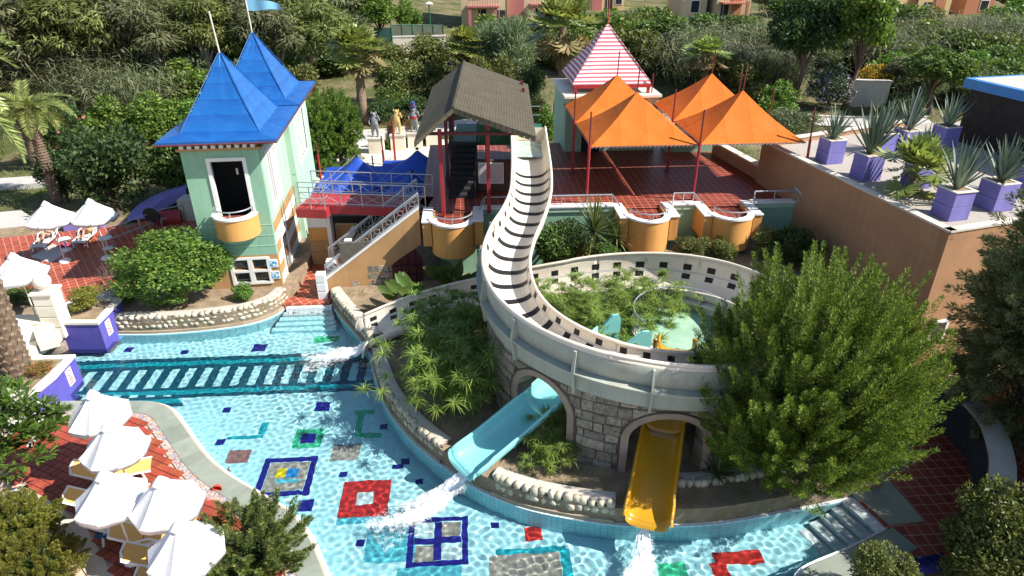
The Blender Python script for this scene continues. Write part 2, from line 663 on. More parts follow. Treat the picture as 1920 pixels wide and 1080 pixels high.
def water_mesh():
    d = 0.042
    x0, x1, y0, y1 = -22.0, 11.4, 7.4, 25.3
    xs, ys = np.arange(x0, x1, d), np.arange(y0, y1, d)
    X, Y = np.meshgrid(xs, ys)
    rng = np.random.default_rng(3)
    Z = np.zeros_like(X)
    # the slides keep stirring the pool: ripples stronger near them, calmer to the left
    amp = 0.55 + 0.2 * np.sin(X * .45 + 1.3 * np.sin(Y * .38)) * np.cos(Y * .52 + .6) + 0.5 * np.exp(-((X - 1.5) ** 2 + (Y - 12.5) ** 2) / 30.0) + 0.5 * np.exp(-((X + 7) ** 2 + (Y - 21) ** 2) / 9.0)
    for k in range(54):
        lam = rng.uniform(.17, .27) if k < 30 else rng.uniform(.36, .9)
        a = rng.uniform(0, 2 * math.pi)
        A = 0.00058 * (lam / .22) ** 1.5 if k < 30 else .0009
        Z += A * np.sin(2 * math.pi / lam * (math.cos(a) * X + math.sin(a) * Y) + rng.uniform(0, 6.28))
    for (sx, sy, st) in ((-6.6, 20.6, .7), (-2.4, 13.2, .55), (3.4, 11.2, .6)):
        rr = np.hypot(X - sx, Y - sy)
        Z += st * .012 * np.sin(2 * math.pi * rr / .42 + 2.2 * np.sin(X * 2.3) + 2.0 * np.cos(Y * 2.7)) * np.exp(-rr / 1.1)
    Z *= amp
    keep = inside_np(WPOLY, X, Y)
    ny, nx = X.shape
    i = np.arange(nx * ny).reshape(ny, nx)
    kq = keep[:-1, :-1] | keep[1:, 1:]
    Q = np.stack([i[:-1, :-1], i[:-1, 1:], i[1:, 1:], i[1:, :-1]], -1)[kq]
    used = np.unique(Q)
    re = np.full(nx * ny, -1, np.int64)
    re[used] = np.arange(len(used))
    V = np.stack([X, Y, Z], -1).reshape(-1, 3)[used]
    return V, re[Q]


tw = NT('pool_water')
tw.color((.90, .985, 1.0))
tw.b.inputs['Transmission Weight'].default_value = 1.0
tw.b.inputs['IOR'].default_value = 1.33
tw.b.inputs['Roughness'].default_value = 0.0
M['water'] = tw.m
_V, _F = water_mesh()
water = np_mesh('water', _V, _F, M['water'], smooth=True)
water.cycles.is_caustics_caster = True
tag(water, 'clear rippling turquoise pool water', kind='structure')


def pool_tile(name, c, var=.14, ts=.11, grout=None, wall=False):
    t = NT(name)
    mp = t.n('ShaderNodeMapping')
    mp.inputs['Rotation'].default_value = (0, 0, -YAW)
    t.l(t.pos(), mp.inputs['Vector'])
    b = t.n('ShaderNodeTexBrick', offset=0.0)
    b.inputs['Scale'].default_value = 1.0
    b.inputs['Brick Width'].default_value = ts
    b.inputs['Row Height'].default_value = ts
    b.inputs['Mortar Size'].default_value = ts * .045
    b.inputs['Color1'].default_value = (*dk(c, 1 - var), 1)
    b.inputs['Color2'].default_value = (*dk(c, 1 + var * .6), 1)
    b.inputs['Mortar'].default_value = (*(grout or dk(c, .8)), 1)
    if wall:
        sx_ = t.n('ShaderNodeSeparateXYZ')
        t.l(t.pos(), sx_.inputs[0])
        cx_ = t.n('ShaderNodeCombineXYZ')
        t.l(t.math('SUBTRACT', sx_.outputs['X'], sx_.outputs['Y']), cx_.inputs['X'])
        t.l(sx_.outputs['Z'], cx_.inputs['Y'])
        t.l(cx_.outputs[0], b.inputs['Vector'])
    else:
        t.l(mp.outputs[0], b.inputs['Vector'])
    t.color(t.mix(t.ramp(t.noise(.35, 4), [(.35, 0.0), (.65, .5)]), b.outputs['Color'], dk(c, .8)))
    t.rough(.4, .3)
    return t.m


M['pool'] = pool_tile('pool_mosaic_pale_cyan', (.44, .82, .88))
M['pool_side'] = pool_tile('pool_wall_tile', (.36, .74, .82), .08, .2, (.14, .38, .44), True)
M['pool_white'] = pool_tile('pool_edge_white_tile', (.74, .80, .80), .05, .2, (.35, .45, .48))
for nm, c in dict(p_navy=(.012, .012, .22), p_red=(.52, .03, .025), p_grey=(.36, .34, .29), p_green=(.05, .52, .28), p_turq=(.015, .36, .44), p_brown=(.30, .15, .14),
                  p_yellow=(.75, .62, .02), p_blue=(.02, .25, .62), p_dark=(.008, .085, .14), p_teal=(.01, .34, .42), p_pale=(.55, .74, .76), p_aqua=(.10, .50, .60)).items():
    M[nm] = pool_tile('mosaic_' + nm[2:], c, .4, .08)

floor = MB().sheet([(-30, 4), (14, 4), (14, 27), (-30, 27)], POOL_Z).build('pool_floor', M['pool'], recv=True)
tag(floor, kind='structure')
_mos_n = [0]


def mos(cx, cy, w, m, h=None, ring=0.0, dx=0.0, dy=0.0, lift=.004, name='mosaic_panel'):
    """mosaic panel on the pool floor; w, h in photo pixels across at that depth, ring = frame width share"""
    p = under(cx, cy)
    k = 14.6 / (587 + .883 * (cy - 540))
    W = w * k / 2
    Hh = (h if h else w) * k / 2
    _mos_n[0] += 1
    z = POOL_Z + lift + .0002 * (_mos_n[0] % 7)
    q = lambda a, b: p + EX * (a + dx * k) + EY * (b + dy * k)
    mb = MB()
    if ring:
        r = ring * W
        O = [q(-W, -Hh), q(W, -Hh), q(W, Hh), q(-W, Hh)]
        I = [q(-W + r, -Hh + r), q(W - r, -Hh + r), q(W - r, Hh - r), q(-W + r, Hh - r)]
        mb.add([(v.x, v.y, z) for v in O + I], [(0, 1, 5, 4), (1, 2, 6, 5), (2, 3, 7, 6), (3, 0, 4, 7)])
    else:
        mb.add([(v.x, v.y, z) for v in (q(-W, -Hh), q(W, -Hh), q(W, Hh), q(-W, Hh))], [(0, 1, 2, 3)])
    return mb.build(name, M[m], floor, recv=True)


mos(537, 893, 100, 'p_navy', ring=.24)
mos(537, 893, 74, 'p_grey', lift=.003)
mos(527, 887, 18, 'p_yellow', h=24, lift=.008)
mos(549, 887, 21, 'p_blue', h=24, lift=.008)
mos(538, 902, 44, 'p_aqua', h=9, lift=.008)
mos(685, 934, 90, 'p_red', ring=.66)
mos(685, 934, 30, 'p_pale', lift=.003)
mos(821, 1014, 112, 'p_navy', ring=.2)
mos(821, 1014, 14, 'p_navy', h=88, lift=.008)
mos(821, 1014, 88, 'p_navy', h=14, lift=.0095)
mos(846, 993, 36, 'p_grey', lift=.003)
mos(796, 1038, 36, 'p_grey', lift=.003)
mos(796, 993, 36, 'p_pale', lift=.003)
mos(846, 1038, 36, 'p_pale', lift=.003)
for cx, cy, w in ((605, 762, 27), (425, 769, 14), (413, 829, 16), (487, 652, 25), (241, 656, 15), (347, 660, 13), (573, 948, 28), (644, 889, 14), (760, 866, 16),
                  (786, 903, 15), (928, 985, 15), (676, 1018, 15), (720, 801, 14)):
    mos(cx, cy, w, 'p_navy')
mos(746, 875, 20, 'p_navy', h=10)
mos(578, 822, 52, 'p_green', ring=.46)
mos(578, 822, 27, 'p_navy')
mos(447, 856, 42, 'p_brown', h=36)
mos(648, 848, 52, 'p_grey', h=44)
mos(460, 820, 66, 'p_turq', h=9)
mos(494, 803, 13, 'p_turq', h=34)
mos(674, 795, 12, 'p_green', h=62)
mos(684, 773, 36, 'p_green', h=12, lift=.006)
mos(690, 816, 48, 'p_green', h=12, lift=.006)
mos(1000, 1001, 32, 'p_red', h=34)
mos(996, 1034, 130, 'p_turq', h=16)
mos(1062, 1058, 18, 'p_turq', h=70)
mos(985, 1066, 134, 'p_grey', h=66, lift=.007)
mos(1384, 1046, 92, 'p_red', h=30)
mos(1352, 1072, 32, 'p_red', h=44, lift=.006)
mos(1262, 1072, 52, 'p_green', h=40)
mos(612, 636, 46, 'p_green', h=18)
mos(735, 1000, 90, 'p_aqua', h=130, lift=.0012)
mos(805, 1074, 120, 'p_aqua', h=30, lift=.0012)
mos(700, 965, 130, 'p_aqua', h=40, lift=.0006)

# crossing band of the pool floor
A0, A1 = under(60, 681), under(700, 658)
dirb = (A1 - A0).normalized()
B0 = under(130, 753)
dep = abs((B0 - A0).dot(Vector((-dirb.y, dirb.x, 0))))
nb = Vector((dirb.y, -dirb.x, 0))          # towards the camera
Lb = (under(712, 720) - A0).dot(dirb)


def strip(s0, s1, t0, t1, m, sh0=0.0, sh1=0.0, lift=.012, name='band_stripe'):
    pts = [A0 + dirb * (s0 + sh1) + nb * t1, A0 + dirb * (s1 + sh1) + nb * t1, A0 + dirb * (s1 + sh0) + nb * t0, A0 + dirb * (s0 + sh0) + nb * t0]
    MB().add([(p.x, p.y, POOL_Z + lift) for p in pts], [(0, 1, 2, 3)]).build(name, M[m], floor, recv=True)


tt = dep / 78.0
strip(-6, Lb, 0, 8 * tt, 'p_dark')
strip(-6, Lb, 8 * tt, 16 * tt, 'p_teal')
strip(-6, Lb, 16 * tt, 23 * tt, 'p_dark')
strip(-6, Lb, 60 * tt, 65 * tt, 'p_dark')
strip(-6, Lb, 65 * tt, 73 * tt, 'p_teal')
strip(-6, Lb, 73 * tt, 79 * tt, 'p_dark')
nbar = 25
for i in range(nbar):
    s = -1.5 + (Lb + 1.2) * i / (nbar - 1)
    strip(s, s + .31, 23 * tt, 60 * tt, 'p_dark', lift=.009, name='band_bar')

# pool walls: tile sides and pale gutter along every edge


def pool_side(name, curve, side, top=.05, w=.16):
    """vertical tile wall under an edge curve plus the pale gutter on it; side = +1 when the water is left of the curve"""
    a = [p.copy() for p in curve]
    b = offset2(curve, -side * w)
    mb = MB()
    mb.loft([[(p.x, p.y, POOL_Z - .02) for p in a], [(p.x, p.y, top - .012) for p in a]])
    o = mb.build(name, M['pool_side'], recv=True)
    tag(o, kind='structure')
    g = MB()
    g.loft([[(p.x, p.y, top - .012) for p in a], [(p.x, p.y, top) for p in a], [(p.x, p.y, top) for p in b], [(p.x, p.y, top - .06) for p in b]])
    g.build('gutter', M['pool_white'], o, recv=True)
    return o


pool_side('pool_wall', ISL, -1)
pool_side('pool_wall', NEAR, 1, .10)
pool_side('pool_wall', NORTH, -1, .06, .14)
pool_side('pool_wall', SOUTH, -1, .08, .2)

# ground slabs round the pool
isl_in = offset2(ISL, .10)
isl_poly = [(p.x, p.y) for p in isl_in] + [(10.4, 13.9), (10.6, 16.5), (11.8, 19.6), (12.6, 26), (12.6, 33), (-7.75, 33), (-7.75, 25.2)]
island = MB().prism(isl_poly, POOL_Z - .1, .58).build('island_ground', M['soil'], recv=True)
tag(island, kind='structure')

near_in = offset2(NEAR, -.10)
near_poly = [(p.x, p.y) for p in near_in] + [(near_in[-1].x + .3, 8.0), (4, 7.5), (4, -30), (-60, -30), (-60, near_in[0].y)]
near_deck = MB().prism(near_poly, POOL_Z - .1, .20).build('near_deck', M['grout'], recv=True)
tag(near_deck, kind='structure')

so = offset2(SOUTH, -.02)
right_poly = [(p.x, p.y) for p in offset2(SOUTH, .12)][:-8] + [(3.5, 8.0), (3.9, -30), (60, -30), (60, 33), (12.62, 33), (12.62, 26), (11.82, 19.6), (10.62, 16.5), (10.42, 13.9), (STEP_R[0].x + .10, STEP_R[0].y + .05)]
right_ground = MB().prism(right_poly, POOL_Z - .1, .14).build('right_ground', M['soil'], recv=True)
tag(right_ground, kind='structure')

bed = MB().prism([(1.35, 23.5), (3.2, 23.62), (4.9, 23.55), (6.9, 22.95), (8.4, 21.8), (9.3, 20.2), (11.4, 19.4), (13.1, 22), (12.3, 26.9), (1.35, 26.5)], .2, 1.95).build('planting_bed', M['soil'])
tag(bed, kind='structure')
mound = MB().lathe([(3.05, .5), (3.0, 1.0), (2.6, 1.3), (.01, 1.4)], 32, c=(4.2, 18.65, 0)).build('planted_mound', M['soil'], smooth=True)
tag(mound, kind='structure')
north_in = offset2(NORTH, .10)
nl = [(-60, 21.62), (-15.55, 21.62)]
north_poly = nl + [(p.x, p.y) for p in north_in] + [(-9.3, 25.4), (-9.6, 33), (-60, 33)]
left_ground = MB().prism(north_poly, POOL_Z - .1, .72).build('left_ground', M['soil'], recv=True)
tag(left_ground, kind='structure')

# walkway beside the tower, with white steps going down into the water
wk = MB().prism([(-9.62, 24.35), (-7.7, 24.5), (-7.7, 34), (-10.2, 34)], POOL_Z - .1, .26).build('walkway', M['red_deck'], recv=True)
tag(wk, kind='structure')
steps = empty('pool_steps', at(580, 585, 0))
tag(steps, kind='structure')
f0 = at(580, 574, .1)
for k in range(5):
    z1 = .17 - k * .175
    a = MB().box(-.95 - .10 * k, -.27 * (k + 1), POOL_Z, .92 + .08 * k, -.27 * k + .02, z1 - .003 * k, frame((f0.x + .05, f0.y, 0), YAW))
    a.build('step', M['pool_white' if k < 2 else 'pool'], steps, recv=True)
# pool stair at the right end
sr = empty('pool_stair', STEP_R[0])
tag(sr, kind='structure')
e = (STEP_R[1] - STEP_R[0])
L = e.length
rz = math.atan2(e.y, e.x)
for k in range(5):
    MB().box(-.05, -.36 * (k + 1), POOL_Z, L + .05 + .1 * k, -.36 * k + .02, .06 - k * .2 - .002 * k, frame(STEP_R[0], rz)).build('step', M['pool_white'], sr, recv=True)

# grey slab coping, mosaic border and red tiles of the near deck
cop = offset2(NEAR, -.16)
cop_r = resample([p for p in cop], .42)
inn = offset2(cop_r, -.58)
slabs = empty('slab_coping', cop_r[0])
tag(slabs, kind='structure')
for i in range(len(cop_r) - 1):
    g = .012
    a, b, c, d = cop_r[i].lerp(cop_r[i + 1], g), cop_r[i + 1], inn[i + 1], inn[i].lerp(inn[i + 1], g)
    MB().prism([a, b, c, d], .12, .246 + R.uniform(-.002, .002)).build('slab', M['slab'], slabs, recv=True)
t = NT('small_mosaic_border')
vo = t.n('ShaderNodeTexVoronoi', Scale=22.0)
t.l(t.pos(), vo.inputs['Vector'])
w2 = t.n('ShaderNodeTexWhiteNoise')
t.l(vo.outputs['Position'], w2.inputs['Vector'])
t.color(t.ramp(w2.outputs['Value'], [(0, (.55, .33, .2)), (.3, (.5, .48, .42)), (.5, (.09, .12, .3)), (.7, (.6, .36, .16)), (.85, (.25, .3, .35)), (1, (.45, .12, .07))]))
t.rough(.5)
M['border'] = t.m
mb1 = offset2(cop_r, -.59)
mb2 = offset2(cop_r, -.82)
bd = MB().loft([[(p.x, p.y, .240) for p in mb1], [(p.x, p.y, .240) for p in mb2]])
tag(bd.build('mosaic_border', M['border']), kind='structure')

red_edge = [(p.x, p.y) for p in offset2(cop_r, -.84)]
WS = pxs([(288, 905), (230, 960), (100, 840), (60, 800)], .22)
west = [at(285, 1180, .22), at(205, 1062, .22), at(165, 990, .22), at(95, 938, .22), at(40, 908, .22), at(-80, 872, .22)]
red_poly = red_edge + [(red_edge[-1][0], 8.5), (west[0].x, 8.5)] + [(p.x, p.y) for p in west] + [(west[-1].x, red_edge[0][1])]
ts = .235
tile_me = None
tiles = []
ta = math.radians(-24)
ca, sa = math.cos(ta), math.sin(ta)
for i in range(-60, 60):
    for j in range(-60, 60):
        x, y = -8 + (i * ca - j * sa) * ts, 14 + (i * sa + j * ca) * ts
        if inside(red_poly, x, y):
            tiles.append((x, y))
t1 = MB().box(-ts / 2 + .012, -ts / 2 + .012, -.03, ts / 2 - .012, ts / 2 - .012, .012)
first = t1.build('tile', M['tile'])
tile_me = first.data
bpy.data.objects.remove(first)


def hid(x, y):
    """how large a tile shows: nearer tiles of the open part first"""
    d = Vector((x, y, .2))
    dp = depth_of(d)
    px = 960 + FPX * x / dp
    py = 540 - FPX * (y * _s + (.2 - CAM_H) * _c) / dp
    return (px, py)


scored = []
for x, y in tiles:
    px, py = hid(x, y)
    inside_view = 90 < px < 560 and 740 < py < 1085
    scored.append((0 if inside_view else 1, -py * .2 + abs(px - 340), x, y))
scored.sort()
vis, rest = scored[:300], scored[300:]
zt = .2
for _, _, x, y in vis:
    piece('tile', tile_me, (x, y, zt + .022 + R.uniform(-.002, .002)), near_deck, ta)
rm = MB()
for _, _, x, y in rest:
    rm.box(-ts / 2 + .012, -ts / 2 + .012, -.03, ts / 2 - .012, ts / 2 - .012, .012, frame((x, y, zt + .022), ta))
if rest:
    tag(rm.build('tile_field', M['tile'], near_deck), kind='stuff')
# pale paving strip behind the near loungers
ps = MB().prism([at(283, 1180, .2), at(203, 1064, .2), at(163, 992, .2), at(93, 940, .2), at(38, 910, .2), at(10, 930, .2), at(60, 965, .2), at(120, 1010, .2), at(160, 1075, .2), at(240, 1180, .2)], .1, .245)
tag(ps.build('pale_paving', M['kerb']), kind='structure')

# paving beyond the pool at left
fd = MB().prism([at(-160, 560, .75), at(0, 548, .75), at(205, 600, .75), at(232, 560, .75), at(300, 470, .75), at(290, 430, .75), at(215, 425, .75), at(0, 447, .75), at(-260, 455, .75)], .3, .775)
fd = fd.build('far_deck', M['red_deck'])
tag(fd, kind='structure')
ps2 = MB().prism([at(64, 470, .75), at(132, 468, .75), at(60, 530, .75), at(100, 494, .75)][:0] + [at(58, 482, .75), at(100, 458, .75), at(132, 470, .75), at(95, 494, .75)], .5, .785)
tag(ps2.build('pale_paving', M['asphalt']), kind='structure')
lp = MB().prism([at(-200, 350, .74), at(78, 330, .74), at(100, 342, .74), at(-200, 368, .74)], .3, .79)
tag(lp.build('path', M['asphalt']), kind='structure')
lp = MB().prism([at(-200, 415, .74), at(40, 395, .74), at(80, 420, .74), at(-200, 452, .74)], .3, .765)
tag(lp.build('path', M['asphalt']), kind='structure')

# terrain beyond, one sheet to the horizon


def gz(x, y):
    z = .55 + max(0.0, min(y - 36, 20)) * .012 + max(0.0, y - 62) * .035
    z += max(0.0, min(-x - 8, 60)) * max(0.0, min(y - 50, 60)) * .0016
    return z + .12 * math.sin(x * .21 + y * .13) + .1 * math.sin(x * .57 - y * .31)


def terrain():
    xs = np.concatenate([np.linspace(-700, -90, 14)[:-1], np.linspace(-90, 90, 120), np.linspace(90, 700, 14)[1:]])
    ys = np.concatenate([np.linspace(32.9, 130, 110), np.linspace(130, 900, 22)[1:]])
    V = [(x, y, gz(x, y) if y > 34 else .5) for y in ys for x in xs]
    nx, ny = len(xs), len(ys)
    i = np.arange(nx * ny).reshape(ny, nx)
    Q = np.stack([i[:-1, :-1], i[:-1, 1:], i[1:, 1:], i[1:, :-1]], -1).reshape(-1, 4)
    return np.array(V), Q


t = NT('grass_and_dry_earth')
n1 = t.noise(.35, 6)
n2 = t.noise(2.2, 5)
col = t.mix(t.ramp(n1, [(.38, 0.0), (.6, 1.0)]), (.22, .17, .10), (.085, .10, .03))
col = t.mix(t.ramp(n2, [(.4, 0.0), (.7, .6)]), col, (.045, .06, .02))
t.color(col)
t.rough(.95, .15)
t.bump(t.noise(9, 5), .8, .08)
M['ground'] = t.m
_V, _F = terrain()
ground = np_mesh('ground', _V, _F, M['ground'], smooth=True)
tag(ground, kind='structure')
# path with pale kerb behind the courtyard
pth = [at(500, 262, .9), at(640, 262, .9), at(720, 255, .9), at(800, 246, .9), at(960, 236, .9), at(1060, 232, .9), at(1400, 222, 1.2), at(1500, 222, 1.2), at(1620, 226, 1.2), at(1760, 232, 1.2)]
pth = catmull(pth, 4)
q2 = offset2(pth, 2.3)
tag(MB().loft([[(p.x, p.y, gz(p.x, p.y) + .10) for p in pth], [(p.x, p.y, gz(p.x, p.y) + .10) for p in q2]]).build('path', M['asphalt']), kind='structure')
k1 = offset2(pth, 2.36)
k2 = offset2(pth, 2.56)
kb = MB()
kb.loft([[(p.x, p.y, .3) for p in k1], [(p.x, p.y, gz(p.x, p.y) + .22) for p in k1], [(p.x, p.y, gz(p.x, p.y) + .22) for p in k2], [(p.x, p.y, .3) for p in k2]])
tag(kb.build('kerb', M['kerb']), kind='structure')
# pale road on the hillside
rd = [at(690, 100, 3), at(760, 104, 3), at(840, 104, 3), at(920, 98, 3)]
rd2 = offset2(rd, 5)
tag(MB().loft([[(p.x, p.y, gz(p.x, p.y) + .25) for p in rd], [(p.x, p.y, gz(p.x, p.y) + .3) for p in rd2]]).build('road', M['asphalt']), kind='structure')


# ------------------------------------------------------------------ stone walls round the planting beds
ROCKS = []
for k in range(9):
    o = MB().rock((0, 0, 0), .14, .11, .105, R).build('stone', M['stone'], smooth='all')
    o.data.name = 'stone'
    ROCKS.append(o.data)
    bpy.data.objects.remove(o)


def stone_wall(curve, z0, z1, label, side, rows, inset=.18, base_h=.12, cap='concrete', group='rubble stone walls round the pool'):
    """core with mortar, rows of proud rubble on the face towards the water, a coping on top; side = +1 when the water is left"""
    face = offset2(curve, -side * inset)
    back = offset2(curve, -side * (inset + .32))
    root = thing('stone_wall', (face[len(face) // 2].x, face[len(face) // 2].y, z0), label, 'wall', group)
    foot = offset2(curve, -side * (inset - .14))
    core = MB()
    core.loft([[(p.x, p.y, z0) for p in foot], [(p.x, p.y, z0 + base_h) for p in foot], [(p.x, p.y, z0 + base_h + .02) for p in face],
               [(p.x, p.y, z1 - .05) for p in face], [(p.x, p.y, z1 - .05) for p in back], [(p.x, p.y, z0) for p in back]])
    core.build('core', M['mortar'], root)
    c1, c2 = offset2(curve, -side * (inset - .03)), offset2(curve, -side * (inset + .36))
    cp = MB()
    secs = []
    for i in range(len(c1)):
        w = R.uniform(-.015, .015)
        m = c1[i].lerp(c2[i], .5)
        secs.append([(c1[i].x, c1[i].y, z1 - .06 + w), (c1[i].x, c1[i].y, z1 - .01 + w), (m.x, m.y, z1 + .03 + w), (c2[i].x, c2[i].y, z1 - .01), (c2[i].x, c2[i].y, z1 - .08)])
    cp.loft(secs)
    cp.build('coping', M[cap], root, smooth=True)
    rs = resample(face, .235)
    hh = (z1 - .06 - z0 - base_h) / rows
    for r_ in range(rows):
        i = 0
        sp = R.uniform(0, .5)
        for a, b in zip(rs, rs[1:]):
            sp_ = R.uniform(.25, .75)
            p = a.lerp(b, sp_ if r_ % 2 else (sp_ + .3) % 1)
            ang = math.atan2((b - a).y, (b - a).x)
            sc = (R.uniform(.75, 1.1) * .92, R.uniform(.8, 1.15), hh / .21 * R.uniform(.88, 1.08))
            zz = z0 + base_h + hh * (r_ + .5) + R.uniform(-.02, .02)
            piece('stone', R.choice(ROCKS), (p.x, p.y, zz), root, ang + R.choice((0, math.pi)) + R.uniform(-.12, .12), sc)
    return root


stone_wall(resample(NORTH, .3), .05, .80, 'pale rubble stone wall along the pool in front of the tower shrub', -1, 3)
i1 = int(len(ISL) * .38)
i2 = int(len(ISL) * .50)
stone_wall(resample(ISL[:int(len(ISL) * .19)], .3), .05, .72, 'rubble stone wall curving from the stair pillar to the ivory slide', -1, 2)
stone_wall(resample(ISL[int(len(ISL) * .22):int(len(ISL) * .45)], .3), .05, .72, 'shaded rubble stone wall between the ivory and turquoise slide ends', -1, 2)
stone_wall(resample(ISL[int(len(ISL) * .535):int(len(ISL) * .70)], .3), .05, .72, 'rubble stone wall between the turquoise and yellow slide ends', -1, 2)
rw = ISL[int(len(ISL) * .765):]
bb = offset2(rw, .75)
stone_wall(resample(bb[:-2], .3), .05, .74, 'rubble stone wall under the big juniper right of the yellow slide', -1, 2)
apron = MB().loft([[(p.x, p.y, .16) for p in offset2(rw, .12)], [(p.x, p.y, .16) for p in offset2(rw, 1.0)]])
tag(apron.build('stone_apron', M['kerb']), kind='structure')

# ------------------------------------------------------------------ buildings


def wall_with_holes(mb, M_, a0, a1, z0, z1, b0, b1, holes):
    """wall slab in the a-z plane (thickness b0..b1) built of boxes round rectangular holes (a, a', z, z')"""
    xs = sorted({a0, a1, *[h[0] for h in holes], *[h[1] for h in holes]})
    zs = sorted({z0, z1, *[h[2] for h in holes], *[h[3] for h in holes]})
    for i in range(len(xs) - 1):
        run = None
        for j in range(len(zs) - 1):
            cx, cz = (xs[i] + xs[i + 1]) / 2, (zs[j] + zs[j + 1]) / 2
            hole = any(h[0] < cx < h[1] and h[2] < cz < h[3] for h in holes)
            if not hole:
                run = [zs[j], zs[j + 1]] if run is None else [run[0], zs[j + 1]]
            if (hole or j == len(zs) - 2) and run:
                mb.box(xs[i], b0, run[0], xs[i + 1], b1, run[1], M_)
                run = None
    return mb


def rail(root, pts, r=.03, name='rail', m='steel'):
    return MB().tube(pts, r, 8).build(name, M[m], root, smooth=True)


# ---- green tower with two blue pyramid roofs
TW = frame((-12.66, 24.83, 0), math.radians(7.3))
TL, TB = 2.9, 5.0
tower = thing('tower', TW @ Vector((1.6, 2.5, .3)), 'pale green tower with two blue pyramid roofs and a round orange balcony', 'tower')
TR = TW @ Matrix.Translation((TL, 0, 0)) @ Matrix.Rotation(math.pi / 2, 4, 'Z')     # right side: a runs back, -b outwards
m = MB()
wall_with_holes(m, TW, 0, TL, 2.2, 6.75, 0, .22, [(1.0, 2.25, 3.45, 6.25)])
m.box(0, .22, 2.2, .22, TB, 6.75, TW)
m.build('front_wall', M['green_wall'], tower, bevel=.01)
m = MB()
wall_with_holes(m, TR, .22, TB, 3.5, 6.75, 0, .22, [(1.0, 1.75, 3.9, 6.2), (2.0, 2.75, 3.9, 6.2)])
m.build('side_wall', M['green_pale'], tower)  # lighter green than the front: the sun on this side is in the colour
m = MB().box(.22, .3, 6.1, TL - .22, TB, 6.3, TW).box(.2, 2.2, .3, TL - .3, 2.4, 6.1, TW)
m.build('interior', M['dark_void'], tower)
m = MB()
wall_with_holes(m, TW, 0, TL, .2, 2.2, .0, .22, [(1.05, 1.62, .95, 1.42), (1.05, 1.62, 1.55, 2.0), (1.85, 2.4, .95, 1.42), (1.85, 2.4, 1.55, 2.0)])
m.build('base_wall', M['sand'], tower)
g = MB().box(-.06, -.012, 3.52, TL + .02, 0.02, 3.55, TW).box(-.02, -.012, 3.06, TL + .02, .02, 3.09, TW).box(-.02, -.012, 2.6, TL + .02, .02, 2.63, TW)
g.build('groove_trim', M['green_pale'], tower)
w = MB()
for z in (.88, 1.44, 2.02):
    w.box(.92, -.05, z, 2.52, .06, z + .1, TW)
for a in (.92, 1.66, 2.42):
    w.box(a, -.048, .9, a + .13 + (.06 if a == 1.66 else 0), .06, 2.1, TW)
w.build('window_frame', M['white'], tower)
for a in (1.05, 1.85):
    for z in (.98, 1.54):
        MB().box(a, .12, z, a + .58, .14, z + .47, TW).build('pane', M['glass'], tower)
# stripes of the right base wall with door
z = .2
k = 0
dd = (1.15, 2.15)
cols = ['sand', 'white', 'sand', 'white', 'sand', 'white', 'sand']
for k in range(7):
    z0, z1 = .2 + k * .472, .2 + (k + 1) * .472
    s = MB()
    hole = [(dd[0], dd[1], .2, 2.45)] if z0 < 2.45 else []
    wall_with_holes(s, TR, .22, TB + .2, z0 + .012, z1 - .012, -.004 * (k % 2), .22, [(h[0], h[1], max(h[2], z0), min(h[3], z1)) for h in hole])
    s.build('band', M[cols[k]], tower)
d = MB().box(dd[0] - .14, -.05, .26, dd[0], .1, 2.6, TR).box(dd[1], -.05, .26, dd[1] + .14, .1, 2.6, TR).box(dd[0], -.05, 2.46, dd[1], .1, 2.6, TR)
dr = d.build('door_frame', M['white'], tower)
MB().box(dd[0], .14, .26, dd[1], .18, 2.46, TR).build('door', M['dark_void'], dr)
# upper windows of the right side
for a in (1.0, 2.0):
    f = MB()
    for x in (a, a + .34, a + .69):
        f.box(x, -.03, 3.9, x + .06, .08, 6.2, TR)
    f.box(a, -.03, 6.14, a + .75, .08, 6.2, TR).box(a, -.032, 3.9, a + .75, .08, 3.97, TR)
    f = f.build('window_frame', M['white'], tower)
    MB().box(a + .05, .1, 3.9, a + .7, .12, 6.2, TR).build('pane', M['green_pale'] if a == 2.0 else M['glass'], f)
fr = MB().box(.85, -.02, 3.78, 2.92, .05, 3.9, TR).box(.85, -.02, 6.2, 2.92, .05, 6.32, TR).box(1.75, -.02, 3.9, 2.0, .05, 6.2, TR).box(.85, -.02, 3.9, 1.0, .05, 6.2, TR).box(2.75, -.02, 3.9, 2.92, .05, 6.2, TR)
fr.build('window_surround', M['white'], tower)
# balcony door frame
f = MB().box(.88, -.05, 3.45, 1.02, .12, 6.38, TW).box(2.23, -.05, 3.45, 2.37, .12, 6.38, TW).box(1.02, -.05, 6.24, 2.23, .12, 6.38, TW)
f = f.build('balcony_door_frame', M['white'], tower)
MB().box(1.75, .6, 5.5, 1.83, .65, 5.75, TW).build('mirror', M['steel'], f)


